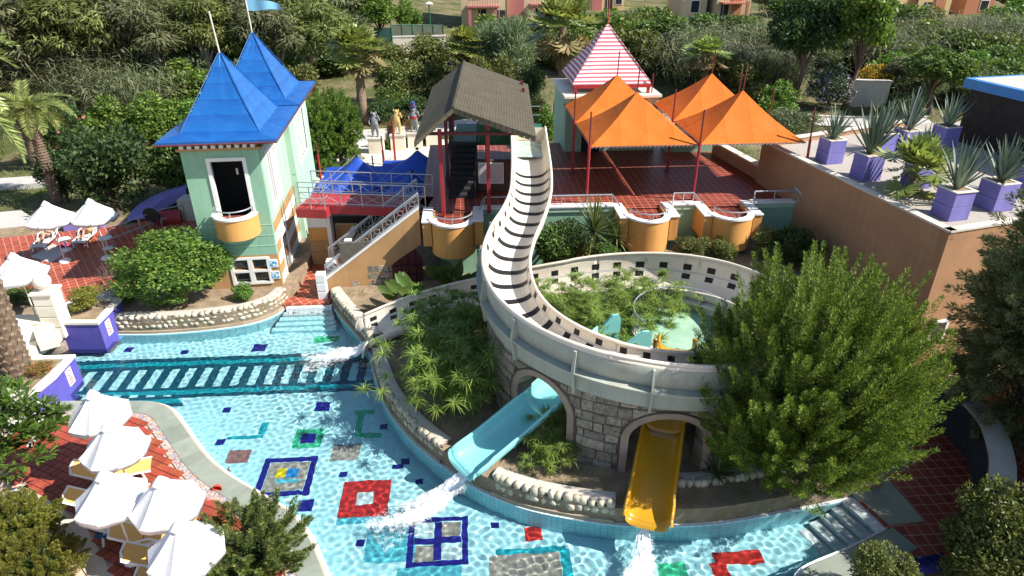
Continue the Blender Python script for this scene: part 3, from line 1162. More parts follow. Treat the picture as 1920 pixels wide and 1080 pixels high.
def balcony(root, M_, ac, r, z0, z1, wing=True, rail_h=.32, bc=-.12):
    """round drum balcony; M_ local frame with the wall at b = 0"""
    b = MB()
    b.lathe([(r - .16, z1), (r, z1), (r, z0), (r * .98, z0)], 28, math.pi, 2 * math.pi, (ac, bc, 0), M_)
    b.box(ac - r, bc, z0, ac - r + .14, .02, z1, M_)
    b.box(ac + r - .14, bc, z0, ac + r, .02, z1, M_)
    drum = b.build('balcony', M['orange_wall'], root, smooth=True)
    c = MB().lathe([(r * .98, z0), (r * .8, z0 - .16), (r * .45, z0 - .27), (.02, z0 - .3)], 28, math.pi, 2 * math.pi, (ac, bc, 0), M_)
    c.build('balcony_base', M['green_wall'], drum, smooth=True)
    i = MB().lathe([(r - .17, z1), (r - .17, z1 - .16)], 28, math.pi, 2 * math.pi, (ac, bc, 0), M_)
    i.build('inner_face', M['sand'], drum, smooth=True)
    fl = MB().lathe([(r - .15, z1 - .15), (.01, z1 - .15)], 28, math.pi, 2 * math.pi, (ac, bc, 0), M_)
    fl.box(ac - r + .13, bc, z1 - .19, ac + r - .13, .06, z1 - .15, M_)
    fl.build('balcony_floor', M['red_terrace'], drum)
    t = MB().lathe([(r - .24, z1 - .02), (r - .24, z1 + .05), (r + .04, z1 + .05), (r + .04, z1 - .02)], 32, math.pi * .985, 2.015 * math.pi, (ac, bc, 0), M_)
    t.build('balcony_rim', M['white'], drum, smooth=True)
    pts = [M_ @ Vector((ac + (r - .1) * math.cos(a), bc + (r - .1) * math.sin(a), z1 + rail_h)) for a in np.linspace(math.pi * 1.03, math.pi * 1.97, 18)]
    rl = rail(drum, pts, .028, 'balcony_rail')
    for a in (math.pi * 1.05, math.pi * 1.5, math.pi * 1.95):
        p = Vector((ac + (r - .1) * math.cos(a), bc + (r - .1) * math.sin(a), z1))
        MB().tube([M_ @ p, M_ @ (p + Vector((0, 0, rail_h)))], .022, 6).build('post', M['steel'], drum)
    if wing:
        for s in (-1, 1):
            x0, x1 = sorted((ac + s * (r - .02), ac + s * (r + .34)))
            wg = MB().box(x0, bc - .32, z0 + .35, x1, .05, z1 - .01, M_).build('wing', M['orange_wall'], root)
            MB().box(x0 - .03, bc - .36, z1 - .01, x1 + .03, .3, z1 + .06, M_).build('wing_cap', M['white'], wg, bevel=.01)
    return drum


balcony(tower, TW, 1.6, .84, 3.25, 4.12, wing=False)
# frieze under the eaves
for i in range(10):
    MB().box(.05 + i * .29, -.12, 6.78, .2 + i * .29, .1, 7.0, TW).build('dentil', M['white'], tower)
MB().box(-.1, -.1, 6.68, TL + .12, TB, 6.78, TW).box(0, .1, 6.78, TL, TB, 7.05, TW).build('cornice', M['sand'], tower)


def pyramid_roof(root, M_, a0, a1, b0, b1, z0, zb, za, inset, m, trim=None):
    ca_, cb = (a0 + a1) / 2, (b0 + b1) / 2
    n = 6
    mb = MB()
    O = [(a0, b0), (a1, b0), (a1, b1), (a0, b1)]
    I = [(a0 + inset, b0 + inset), (a1 - inset, b0 + inset), (a1 - inset, b1 - inset), (a0 + inset, b1 - inset)]

    def ring(P, z, sag=0.0):
        out = []
        for k in range(4):
            p, q = P[k], P[(k + 1) % 4]
            for j in range(n):
                t = j / n
                s_ = sag * 4 * t * (1 - t)
                x = p[0] + (q[0] - p[0]) * t
                y = p[1] + (q[1] - p[1]) * t
                out.append(M_ @ Vector((x + (ca_ - x) * s_, y + (cb - y) * s_, z + R.uniform(-.012, .012))))
        return out
    rings = [ring(O, z0 - .1), ring(O, z0), ring(I, zb)]
    for t in (.12, .28, .45, .62, .8, .97):
        P = [(x + (ca_ - x) * t, y + (cb - y) * t) for x, y in I]
        rings.append(ring(P, zb + (za - zb) * (t - .03 * math.sin(math.pi * t)), .015))
    mb.loft(rings, closed=True)
    k = len(mb.v)
    mb.add([M_ @ Vector((ca_, cb, za))], [])
    base = k - 4 * n
    for j in range(4 * n):
        mb.f.append((base + j, base + (j + 1) % (4 * n), k))
    o = mb.build('roof', m, root)
    if trim:
        tr = MB()
        P = [M_ @ Vector((x, y, z0 - .12)) for x, y in O]
        for i in range(4):
            tr.tube([P[i], P[(i + 1) % 4]], .035, 6)
        tr.build('eave_trim', trim, o)
    seam = MB()
    for x, y in I:
        seam.tube([M_ @ Vector((x, y, zb + .01)), M_ @ Vector((ca_ + (x - ca_) * .03, cb + (y - cb) * .03, za - .05))], .016, 5)
    seam.build('seam', m, o)
    return o, M_ @ Vector((ca_, cb, za))


ro, apx = pyramid_roof(tower, TW, -.62, TL + .82, -.5, 5.05, 7.16, 7.30, 9.95, .72, M['blue_roof'], M['maroon'])
MB().tube([apx - Vector((0, 0, .1)), apx + Vector((-.1, 0, 1.45))], .035, 8).build('pole', M['kerb'], ro)
TW2 = TW @ Matrix.Translation((.1, 0, 0))
ro2, apx2 = pyramid_roof(tower, TW2, -.6, TL + .75, 5.12, 10.6, 7.2, 7.34, 10.0, .72, M['blue_roof'], M['maroon'])
MB().tube([apx2 - Vector((0, 0, .1)), apx2 + Vector((-.05, 0, 1.5))], .035, 8).build('pole', M['kerb'], ro2)
fl = MB()
p0 = apx2 + Vector((-.05, 0, 1.45))
secs = []
for i in range(15):
    t = i / 14
    wv = .09 * math.sin(t * 9) * t
    secs.append([p0 + Vector((t * 1.5, wv + t * .1, -.04 * math.sin(t * 7) - t * .28)), p0 + Vector((t * 1.5, wv + t * .1, -.55 + t * .02 - .03 * math.sin(t * 7)))])
fl.loft(secs)
tag(fl.build('flag', mat('light_blue_flag', (.22, .5, .66), .7, .06, 2, bump=0), smooth=True), 'light blue flag flying from the rear tower roof pole', 'flag')
# rear block
m = MB()
TR2 = TW @ Matrix.Translation((TL + .28, 0, 0)) @ Matrix.Rotation(math.pi / 2, 4, 'Z')
wall_with_holes(m, TR2, 5.02, 10.2, .3, 6.9, 0, .2, [(6.4, 8.9, 4.2, 6.3)])
m.box(-.1, 5.0, .3, TL + .08, 10.2, 4.0, TW).box(-.1, 5.0, 4.0, .2, 10.2, 6.9, TW).box(-.1, 5.0, 4.0, TL + .27, 5.2, 6.9, TW).box(-.1, 10.0, 4.0, TL + .27, 10.2, 6.9, TW)
m.build('rear_wall', M['green_pale'], tower)
MB().box(.3, 5.3, 6.9, TL, 10.1, 7.2, TW).build('rear_cornice', M['sand'], tower)
f = MB()
for i in range(5):
    f.box(6.3 + i * .65, -.03, 4.1, 6.44 + i * .65, .1, 6.4, TR2)
f.box(6.3, -.034, 4.06, 9.04, .1, 4.2, TR2).box(6.3, -.034, 6.3, 9.04, .1, 6.42, TR2)
f = f.build('window_frame', M['white'], tower)
MB().box(6.4, .12, 4.2, 8.9, .15, 6.3, TR2).build('pane', M['green_pale'], f)
# blue notice signs at the tower corner
sg = NT('blue_sign_print')
n = sg.noise(9, 2)
sg.color(sg.mix(sg.ramp(n, [(.47, 0.0), (.53, 1.0)]), (.62, .74, .78), (.04, .3, .52)))
sg.rough(.4)
for z, lb in ((1.62, 'upper blue and white sign on the sand corner of the tower'), (1.08, 'lower blue and white sign on the sand corner of the tower')):
    s = thing('sign', TW @ Vector((2.6, -.03, z)), lb, 'sign', 'blue signs at the tower corner')
    MB().box(2.50, -.045, z, 2.86, -.005, z + .36, TW).build('frame', M['white'], s)
    MB().box(2.53, -.052, z + .04, 2.83, -.046, z + .32, TW).build('print', sg.m, s)

# ---- terrace building
TE = frame((-3.95, 26.5, 0), math.radians(3.5))
TA = 17.0
terr = thing('terrace_building', TE @ Vector((8, 4, .5)), 'pale green terrace building with red tiled roof deck and orange drum balconies', 'building')
BA = [1.45, 9.6, 13.15]
rad = .9
m = MB().box(0, .0, .4, TA - .6, .3, 3.42, TE).box(0, .3, .4, .3, 9, 3.42, TE).box(-.02, .3, 3.0, TA - .5, 10.2, 3.44, TE)
m.build('wall', M['green_wall'], terr)
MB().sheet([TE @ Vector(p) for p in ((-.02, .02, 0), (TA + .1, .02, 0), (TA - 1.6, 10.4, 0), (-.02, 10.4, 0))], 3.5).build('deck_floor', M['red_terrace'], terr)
gaps = [(a - rad - .36, a + rad + .36) for a in BA]
runs, x = [], 0.0
for g0, g1 in gaps + [(TA - .6, 0)]:
    runs.append((x, g0))
    x = g1
for i, (x0, x1) in enumerate(runs):
    if x1 - x0 < .2:
        continue
    MB().box(x0, -.06, 3.42, x1, .26, 3.62, TE).build('parapet', M['green_pale'], terr)
    MB().box(x0 - .02, -.1, 3.62, x1 + .02, .3, 3.70, TE).build('coping', M['white'], terr, bevel=.01)
    pts = [TE @ Vector((x0 - .15, -.6 if i else .1, 3.86)), TE @ Vector((x0 + .08, .05, 4.14)), TE @ Vector((x1 - .08, .05, 4.14)), TE @ Vector((x1 + .15, -.6 if i < 3 else .05, 3.86 if i < 3 else 4.14))]
    rl = rail(terr, pts, .035)
    n = max(2, int((x1 - x0) / 1.1))
    for k in range(n + 1):
        xx = x0 + .08 + (x1 - x0 - .16) * k / n
        MB().tube([TE @ Vector((xx, .05, 3.68)), TE @ Vector((xx, .05, 4.14))], .025, 6).build('post', M['steel'], rl)
for a in BA:
    balcony(terr, TE, a, rad, 2.2, 3.6, bc=-1.0)
# small square window and dark arched door of the ground floor
wn = MB().box(2.55, -.04, 1.5, 3.45, .02, 2.4, TE).build('window_frame', M['cream'], terr)
MB().box(2.72, -.06, 1.66, 3.28, -.041, 2.24, TE).build('pane', M['glass'], wn)
# right parapet of the terrace with low step wall
rp = [at(1530, 402, 3.5), at(1334, 288, 3.5)]
dv = (rp[1] - rp[0]).normalized()
ang = math.atan2(dv.y, dv.x)
RPF = frame(rp[0], ang)
Lr = (rp[1] - rp[0]).length
MB().box(-.1, -.32, -.05, Lr, 0.0, .62, RPF).build('side_parapet', M['brown_wall'], terr)
MB().box(-.15, -.36, .62, Lr, .04, .70, RPF).build('side_coping', M['cream'], terr)
# steel stair rail descending at the right end
q0 = TE @ Vector((TA - .75, .05, 3.55))
q1 = q0 + Vector((1.1, -1.9, -1.7))
q0b, q1b = q0 + Vector((.55, .3, 0)), q1 + Vector((.7, .3, 0))
for a_, b_ in ((q0, q1), (q0b, q1b)):
    up = Vector((0, 0, .75))
    rl = rail(terr, [a_ + up, a_ + up * 1.0 + (b_ - a_) * .25 + Vector((0, 0, .12)), b_ + up], .035, 'stair_rail')
    n = 3
    for k in range(n + 1):
        p = a_.lerp(b_, k / n)
        MB().tube([p - Vector((0, 0, .1)), p + up], .022, 6).build('post', M['steel'], rl)
    for k in range(n):
        p, q = a_.lerp(b_, k / n), a_.lerp(b_, (k + 1) / n)
        MB().tube([p, q + up], .014, 5).tube([p + up, q], .014, 5).build('brace', M['steel'], rl)

# ---- stair from the walkway up to the terrace
F0, F1 = Vector((-8.0, 25.2, .42)), Vector((-3.85, 25.85, 3.5))
dv = (F1 - F0)
runl = math.hypot(dv.x, dv.y)
SF = frame((F0.x, F0.y, 0), math.atan2(dv.y, dv.x))
stair = thing('stair', (-6, 26, .4), 'sand coloured stair with white coping and steel railings beside the tower', 'stairs')
sl = (F1.z - F0.z) / runl
zt = lambda a: F0.z + .5 + sl * a
m = MB()
secs = []
for b in (0, .22):
    secs.append([SF @ Vector(p) for p in ((0, b, .4), (1.5, b, .4), (3.2, b, 1.72), (runl, b, 2.35), (runl, b, zt(runl)), (0, b, zt(0)))])
n6 = 6
m.add(secs[0] + secs[1], [tuple(range(n6)), tuple(range(2 * n6 - 1, n6 - 1, -1))] + [(i, n6 + i, n6 + (i + 1) % n6, (i + 1) % n6) for i in range(n6)])
m.build('side_wall', M['sand'], stair)
m = MB()
cs = [(-.05, zt(0) - .03), (runl, zt(runl) - .03), (runl, zt(runl) + .07), (-.05, zt(0) + .07)]
sec = [[SF @ Vector((a, b, z)) for a, z in cs] for b in (-.06, .3)]
m.add(sec[0] + sec[1], [(0, 1, 2, 3), (7, 6, 5, 4)] + [(i, 4 + i, 4 + (i + 1) % 4, (i + 1) % 4) for i in range(4)])
m.build('coping', M['white'], stair)
ns = 18
for i in range(ns):
    a0 = runl * i / ns
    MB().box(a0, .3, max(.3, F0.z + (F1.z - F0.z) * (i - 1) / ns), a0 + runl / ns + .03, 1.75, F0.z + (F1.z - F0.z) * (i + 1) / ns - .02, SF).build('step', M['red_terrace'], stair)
m = MB()
sec = [[SF @ Vector((a, b, z)) for a, z in ((0, .3), (runl, 2.4), (runl, zt(runl)), (0, zt(0)))] for b in (1.76, 1.95)]
m.add(sec[0] + sec[1], [(0, 1, 2, 3), (7, 6, 5, 4)] + [(i, 4 + i, 4 + (i + 1) % 4, (i + 1) % 4) for i in range(4)])
m.build('back_wall', M['sand'], stair)
for b in (.1, 1.85):
    top = [SF @ Vector((a, b, zt(a) + .62)) for a in (.1, runl)]
    rl = rail(stair, top, .04)
    MB().tube([SF @ Vector((.1, b, zt(.1) + .54)), SF @ Vector((runl, b, zt(runl) + .54))], .016, 6).build('under_rail', M['steel'], rl)
    MB().tube([SF @ Vector((.1, b, zt(.1) + .12)), SF @ Vector((runl, b, zt(runl) + .12))], .016, 6).build('lower_rail', M['steel'], rl)
    n = 8
    for k in range(n + 1):
        a = .1 + (runl - .1) * k / n
        MB().tube([SF @ Vector((a, b, zt(a))), SF @ Vector((a, b, zt(a) + .62))], .018, 6).build('baluster', M['steel'], rl)
        if k < n:
            a2 = a + (runl - .1) / n
            am = (a + a2) / 2
            c = Vector((am, b, zt(am) + .33))
            ring = [SF @ (c + Vector((.11 * math.cos(t), 0, .11 * math.sin(t)))) for t in np.linspace(0, 2 * math.pi, 13)]
            o = MB().tube(ring, .012, 5, caps=False)
            for s in (-1, 1):
                for w_ in (-1, 1):
                    e_ = Vector((am + s * (a2 - a) / 2, b, zt(am + s * (a2 - a) / 2) + .33 + w_ * .2))
                    o.tube([SF @ e_, SF @ (c + Vector((s * .09, 0, w_ * .06)))], .01, 4)
            o.build('scroll', M['steel'], rl)
# white banded pillars at the stair foot
for (px, py, h, lb) in ((607, 556, 1.25, 'white banded pillar at the pool end of the stair'), (626, 532, 1.3, 'white banded pillar at the far foot of the stair')):
    p = at(px, py, .3)
    t = thing('pillar', p, lb, 'pillar', 'banded pillars at the stair foot')
    for k in range(3):
        z0 = .2 + h * k / 3
        MB().box(-.19, -.19, z0 + .02, .19, .19, .2 + h * (k + 1) / 3 - .02, frame((p.x, p.y, 0), YAW)).build('band', M['white'], t, bevel=.015)
    MB().box(-.165, -.165, .2, .165, .165, .2 + h - .03, frame((p.x, p.y, 0), YAW)).build('core', M['concrete'], t)
# low walls under the bridge: coloured panels and a sand parapet
pw = thing('panel_wall', (-8.9, 28.4, .3), 'low wall with white and orange panels beside the tower door', 'wall')
for k, (z0, z1, mm) in enumerate(((.26, .9, 'sand'), (.92, 1.45, 'sand'), (1.47, 2.1, 'orange_wall'), (2.12, 2.6, 'white'))):
    MB().box(-9.35, 28.2 + .01 * k, z0, -8.45, 28.5, z1).build('panel', M[mm], pw)
MB().box(-8.44, 28.1, .26, -8.25, 28.52, 2.66).build('post', M['white'], pw)
sp = thing('low_wall', (-7.6, 28.0, .3), 'sand coloured low wall with pale top behind the stair pillars', 'wall')
MB().box(-8.2, 28.6, .26, -7.2, 28.8, 2.1).box(-7.35, 26.9, .26, -7.15, 28.6, 2.0).build('wall', M['sand'], sp)
MB().box(-7.4, 26.85, 2.0, -7.1, 28.55, 2.07).build('cap', M['white'], sp)
MB().box(-9.3, 30.2, .3, -3.9, 30.4, 1.9).build('back_wall', M['dark_void'], sp)  # near-black slab added to stand in for the shade under the bridge
# rough stone wall and arched dark door under the stair
us = thing('under_stair_wall', SF @ Vector((2.6, .5, .5)), 'cut stone wall below the stair with a dark red arched door', 'wall')
MB().box(.8, .06, .4, runl + .6, .2, 2.6, SF).build('core', M['block_joint'], us)
z = .5
row = 0
while z < 2.5:
    hh = R.uniform(.28, .36)
    a = .85 + R.uniform(0, .3)
    while a < 2.85:
        w = R.uniform(.35, .6)
        if z < .55 + (a - .9) * .8:
            MB().box(a + .012, -.0 + R.uniform(-.015, .015), z + .012, min(a + w, 2.9) - .012, .1, z + hh - .012, SF).build('stone_block', M['block'], us, bevel=.012)
        a += w
    z += hh
dsec = [(2.95 + .62 - .62 * math.cos(t), 1.55 + .62 * math.sin(t)) for t in np.linspace(0, math.pi, 13)]
poly = [(2.95, .45)] + dsec + [(4.19, .45)]
m = MB()
n = len(poly)
m.add([SF @ Vector((a, .03, z)) for a, z in poly], [tuple(range(n))])
m.build('door', mat('dark_red_door', (.10, .025, .025), .6, .2), us)
for a in (3.25, 3.57, 3.89):
    MB().box(a, .005, .45, a + .03, .028, 2.1, SF).build('door_bar', M['black'], us)
for z in (.95, 1.4):
    MB().box(2.95, .003, z, 4.19, .026, z + .03, SF).build('door_bar', M['black'], us)

# ---- red footbridge between tower and shelter
br = thing('footbridge', (-6.5, 27.9, 3.3), 'red steel footbridge with crossed wire railings between tower and slide shelter', 'footbridge')
b0, b1 = Vector((-9.25, 27.5, 3.5)), Vector((-3.7, 26.95, 3.5))
dv = (b1 - b0)
BL = dv.length
BF = frame((b0.x, b0.y, 0), math.atan2(dv.y, dv.x))
MB().box(0, 0, 3.36, BL, 1.5, 3.5, BF).build('deck', M['red_steel'], br)
MB().box(0, -.07, 3.16, BL, -.003, 3.54, BF).box(0, 1.503, 3.16, BL, 1.57, 3.54, BF).build('girder', M['red_steel'], br)
MB().box(-.05, -.5, 3.1, 1.3, -.075, 3.5, BF).build('landing', M['red_steel'], br)
for b, zz in ((-.03, 0), (1.53, 0)):
    for z in (3.62, 4.1, 4.55):
        r_ = rail(br, [BF @ Vector((0, b, z)), BF @ Vector((BL, b, z))], .028 if z > 4 else .018)
    n = 6
    for k in range(n + 1):
        a = BL * k / n
        MB().tube([BF @ Vector((a, b, 3.5)), BF @ Vector((a, b, 4.55))], .024, 6).build('post', M['steel'], br)
        if k < n:
            a2 = BL * (k + 1) / n
            MB().tube([BF @ Vector((a, b, 3.62)), BF @ Vector((a2, b, 4.1))], .01, 4).tube([BF @ Vector((a, b, 4.1)), BF @ Vector((a2, b, 3.62))], .01, 4).build('cross_brace', M['steel'], br)
for z in (4.0, 4.5):
    rail(br, [BF @ Vector((0, -.48, z)), BF @ Vector((1.25, -.48, z)), BF @ Vector((1.28, 0, z))], .025)
for a in (0, .65, 1.27):
    MB().tube([BF @ Vector((a, -.46, 3.5)), BF @ Vector((a, -.46, 4.5))], .022, 6).build('post', M['steel'], br)

# ---- slide shelter: gable roof, red posts, stair and platform
sh = thing('slide_shelter', (-1.5, 29, 3.5), 'slide start shelter with dark brown shingle gable roof and red posts', 'shelter')
t = NT('brown_shingle')
uv = t.n('ShaderNodeTexCoord')
bk = t.n('ShaderNodeTexBrick', offset=.5)
bk.inputs['Scale'].default_value = 1.0
bk.inputs['Brick Width'].default_value = .2
bk.inputs['Row Height'].default_value = .12
bk.inputs['Mortar Size'].default_value = .012
bk.inputs['Mortar Smooth'].default_value = .3
bk.inputs['Color1'].default_value = (.080, .068, .046, 1)
bk.inputs['Color2'].default_value = (.096, .083, .057, 1)
bk.inputs['Mortar'].default_value = (.05, .043, .03, 1)
t.l(uv.outputs['UV'], bk.inputs['Vector'])
t.color(t.mix(t.ramp(t.noise(1.1, 5), [(.4, 0.0), (.7, .5)]), bk.outputs['Color'], (.11, .095, .066)))
t.rough(.9, .2)
t.bump(t.math('SUBTRACT', 1.0, bk.outputs['Fac']), .8, .02)
M['shingle'] = t.m


def roof_slab(root, A, B, C, D, th=.14, name='roof_slope'):
    """slab with corners A (eave front) B (ridge front) C (ridge back) D (eave back) and its own uv in metres"""
    nn = (B - A).cross(D - A).normalized()
    if nn.z < 0:
        nn = -nn
    vs = [A, B, C, D] + [p - nn * th for p in (A, B, C, D)]
    mb = MB().add(vs, [(0, 1, 2, 3), (7, 6, 5, 4), (0, 4, 5, 1), (1, 5, 6, 2), (2, 6, 7, 3), (3, 7, 4, 0)])
    o = mb.build(name, M['shingle'], root)
    uvl = o.data.uv_layers.new(name='UVMap')
    ux = (D - A).normalized()
    vy = (nn.cross(ux)).normalized()
    for lp in o.data.loops:
        p = Vector(mb.v[lp.vertex_index]) - A
        uvl.data[lp.index].uv = (p.dot(ux), p.dot(vy))
    return o


RFp, RBp = at(849, 202, 8.1), at(870, 115, 8.1)
LF, LB = at(776, 266, 7.0), at(810, 164, 7.0)
RF, RB = at(1005, 256, 7.0), at(990, 158, 7.0)
rs1 = roof_slab(sh, LF, RFp, RBp, LB)
rs2 = roof_slab(sh, RF, RFp + Vector((0, 0, .012)), RBp + Vector((0, 0, .012)), RB)
MB().tube([RFp + Vector((0, -.02, .0)), RBp], .07, 8).build('ridge_cap', M['shingle'], sh)
# shingle tabs along the front eaves
for A, B, par in ((LF, RFp, rs1), (RF, RFp, rs2)):
    n = 14
    for k in range(n):
        p = A.lerp(B, (k + .06) / n)
        q = A.lerp(B, (k + .94) / n)
        dz = Vector((0, -.03, -.2 - R.uniform(0, .03)))
        yy = Vector((0, -.012, -.01))
        MB().add([p + yy, q + yy, q + dz, p + dz, p + yy + Vector((0, .02, 0)), q + yy + Vector((0, .02, 0)), q + dz + Vector((0, .02, 0)), p + dz + Vector((0, .02, 0))],
                 [(0, 3, 2, 1), (4, 5, 6, 7), (0, 1, 5, 4), (1, 2, 6, 5), (2, 3, 7, 6), (3, 0, 4, 7)]).build('shingle', M['shingle'], par)
posts = [(at(832, 404, 3.5), 7.15, 'red_steel'), (at(917, 399, 3.5), 7.45, 'red_steel')]
for x, y in ((-3.0, 30.0), (-1.15, 30.0), (-3.1, 33.4), (-1.2, 33.4), (-3.2, 35.2), (.55, 33.6), (.5, 35.3)):
    posts.append((Vector((x, y, 3.5)), 7.3 if x > -3 else 7.1, 'maroon'))
for p, z1, mm in posts:
    o = MB().box(p.x - .075, p.y - .075, 3.5, p.x + .075, p.y + .075, z1).build('post', M[mm], sh, bevel=.01)
for y in (26.35, 30.0, 33.4):
    MB().box(-3.4, y - .05, 6.9, .6, y + .05, 7.02).build('tie_beam', M['maroon'], sh)
    MB().tube([(-3.3, y, 6.95), (-2.35, y, 7.95)], .05, 6).tube([(.5, y, 6.98), (-2.3, y, 7.95)], .05, 6).tube([(-2.32, y, 6.98), (-2.32, y, 7.9)], .04, 6).build('truss', M['maroon'], sh)
ns = 10
for k in range(ns):
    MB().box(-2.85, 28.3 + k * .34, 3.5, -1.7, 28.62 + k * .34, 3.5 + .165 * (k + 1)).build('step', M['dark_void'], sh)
MB().box(-2.9, 31.75, 4.95, 1.55, 35.2, 5.12).build('platform', M['green_steel'], sh)
for x in (-2.92, -1.64):
    rail(sh, [(x, 28.2, 4.4), (x, 31.7, 6.05)], .03, 'handrail', 'dark_steel')
    for k in range(4):
        y = 28.3 + k * 1.1
        MB().tube([(x, y, 3.55 + k * .5), (x, y, 4.42 + k * .5)], .02, 6).build('post', M['dark_steel'], sh)
bw = MB().box(-1.6, 29.25, 3.5, .02, 29.45, 4.96).build('under_wall', mat('dark_brick', (.10, .06, .05), .9, .3, 3), sh)
for z in (5.6, 6.05):
    rail(sh, [(-1.6, 31.7, z), (.1, 31.7, z)], .022, 'platform_rail', 'dark_steel')
    rail(sh, [(-1.4, 35.1, z), (1.5, 35.1, z)], .022, 'platform_rail')
for x in (-1.55, -.75, .05):
    MB().tube([(x, 31.7, 5.1), (x, 31.7, 6.05)], .02, 6).build('post', M['dark_steel'], sh)
    if x < 0:
        MB().tube([(x, 31.7, 5.15), (x + .8, 31.7, 6.0)], .012, 4).tube([(x, 31.7, 6.0), (x + .8, 31.7, 5.15)], .012, 4).build('cross_brace', M['dark_steel'], sh)
MB().box(-1.6, 31.6, 5.13, .05, 31.66, 5.95).build('side_panel', M['green_steel'], sh)
# notice board
nb_ = NT('printed_notice')
w_ = nb_.n('ShaderNodeTexBrick', offset=.3)
w_.inputs['Scale'].default_value = 1.0
w_.inputs['Brick Width'].default_value = .17
w_.inputs['Row Height'].default_value = .035
w_.inputs['Mortar Size'].default_value = .011
w_.inputs['Color1'].default_value = (.30, .26, .28, 1)
w_.inputs['Color2'].default_value = (.42, .38, .40, 1)
w_.inputs['Mortar'].default_value = (.62, .57, .57, 1)
mpn = nb_.n('ShaderNodeMapping')
mpn.inputs['Rotation'].default_value = (math.pi / 2, 0, 0)
nb_.l(nb_.pos(), mpn.inputs['Vector'])
nb_.l(mpn.outputs[0], w_.inputs['Vector'])
nb_.color(w_.outputs['Color'])
nbd = thing('notice_board', (-.9, 29.2, 3.9), 'white notice board with grey printed lines under the slide platform', 'sign')
MB().box(-1.52, 29.17, 3.9, -.38, 29.22, 4.88).build('board', M['white'], nbd)
MB().box(-1.47, 29.162, 3.95, -.43, 29.169, 4.83).build('print', nb_.m, nbd)

# ---- orange canopies on the terrace
OC = frame((3.28, 27.75, 0), math.radians(4.2))
CW, CD = 4.78, 4.1
names = [['orange pyramid canopy at the front left of the terrace', 'orange pyramid canopy at the back left beside the striped roof'],
         ['orange pyramid canopy at the front right by the planters', 'orange pyramid canopy at the back right of the terrace']]
for i in range(2):
    for j in range(2):
        a0, b0 = i * CW, j * CD
        rt = thing('shade_canopy', OC @ Vector((a0 + CW / 2, b0 + CD / 2, 3.5)), names[i][j], 'canopy', 'orange canopies over the terrace')
        n = 8
        g = .06
        C = [(a0 + g, b0 + g), (a0 + CW - g, b0 + g), (a0 + CW - g, b0 + CD - g), (a0 + g, b0 + CD - g)]
        cc = ((a0 + a0 + CW) / 2, b0 + CD / 2)
        mb = MB()
        rings = []
        for t in (0, .15, .3, .45, .6, .75, .88, .97):
            rg = []
            for k in range(4):
                p, q = C[k], C[(k + 1) % 4]
                for l in range(n):
                    s = l / n
                    x, y = p[0] + (q[0] - p[0]) * s, p[1] + (q[1] - p[1]) * s
                    bow = .02 * 4 * s * (1 - s) * (1 - t)
                    x, y = x + (cc[0] - x) * (t + bow * (1 - t)), y + (cc[1] - y) * (t + bow * (1 - t))
                    rg.append(OC @ Vector((x, y, 6.0 + 1.85 * (t - .07 * math.sin(math.pi * t)))))
            rings.append(rg)
        mb.loft(rings, closed=True)
        k0 = len(mb.v)
        mb.add([OC @ Vector((cc[0], cc[1], 7.86))], [])
        for l in range(4 * n):
            mb.f.append((k0 - 4 * n + l, k0 - 4 * n + (l + 1) % (4 * n), k0))
        cn = mb.build('canopy', M['orange_cloth'], rt, smooth=True)
        ap = OC @ Vector((cc[0], cc[1], 7.8))
        MB().tube([ap, ap + Vector((.03, 0, 1.15))], .03, 6).build('finial', M['maroon'], rt)
        ed = MB()
        P = [OC @ Vector((x, y, 5.98)) for x, y in C]
        for k in range(4):
            ed.tube([P[k], P[(k + 1) % 4]], .022, 5)
        ed.build('edge_rope', M['maroon'], rt)
        lc = MB()
        for k in range(26):
            p = P[0].lerp(P[1], (k + .5) / 26)
            lc.tube([p + Vector((-.05, -.02, -.05)), p + Vector((.05, -.02, .02))], .008, 4)
        lc.build('lacing', M['white'], rt)
pl = [('front left', 0, 0), ('front middle', 1, 0), ('front right', 2, 0), ('middle left', 0, 1), ('centre', 1, 1), ('right side middle', 2, 1), ('back middle', 1, 2), ('back right', 2, 2)]
for nm, i, j in pl:
    p = OC @ Vector((i * CW, j * CD, 3.5))
    if i == 2 and j == 0:
        p = at(1502, 372, 3.5)
    q = OC @ Vector((i * CW, j * CD, 7.5))
    rt = thing('canopy_mast', p, 'dark red mast at the %s of the orange canopies' % nm, 'mast', 'masts of the orange canopies')
    MB().tube([p, p.lerp(q, .66)], .06, 8).build('tube', M['red_steel'], rt)
    MB().tube([p.lerp(q, .66), q], .035, 8).build('tip', M['maroon'], rt)
    MB().box(p.x - .12, p.y - .12, 3.5, p.x + .12, p.y + .12, 3.53).build('foot_plate', M['maroon'], rt)

# ---- striped pyramid roof on its block
ST = frame((2.85, 35.55, 0), math.radians(4.2))
stt = thing('striped_kiosk', ST @ Vector((2.3, 2, 3.5)), 'pale green block with red and white striped pyramid tent roof', 'building')
SW, SD = 4.95, 4.6
MB().box(0, 0, .5, SW, SD, 6.35, ST).build('wall', M['green_pale'], stt)
MB().box(-.12, -.12, 6.35, SW + .12, SD + .12, 6.5, ST).build('coping', M['cream'], stt, bevel=.015)
for x in (.45, SW - .6):
    MB().box(x, .3, 6.5, x + .15, .45, 6.95, ST).build('post', M['red_steel'], stt)
MB().box(.4, .28, 6.8, SW - .4, .42, 6.98, ST).box(.4, SD - .5, 6.8, SW - .4, SD - .36, 6.98, ST).build('frame_beam', M['red_steel'], stt)
t = NT('red_and_white_stripes')
sx = t.n('ShaderNodeSeparateXYZ')
t.l(t.pos(), sx.inputs[0])
s_ = t.math('FRACT', t.math('MULTIPLY', sx.outputs['Z'], 5.6))
nz = t.noise(1.5, 3)
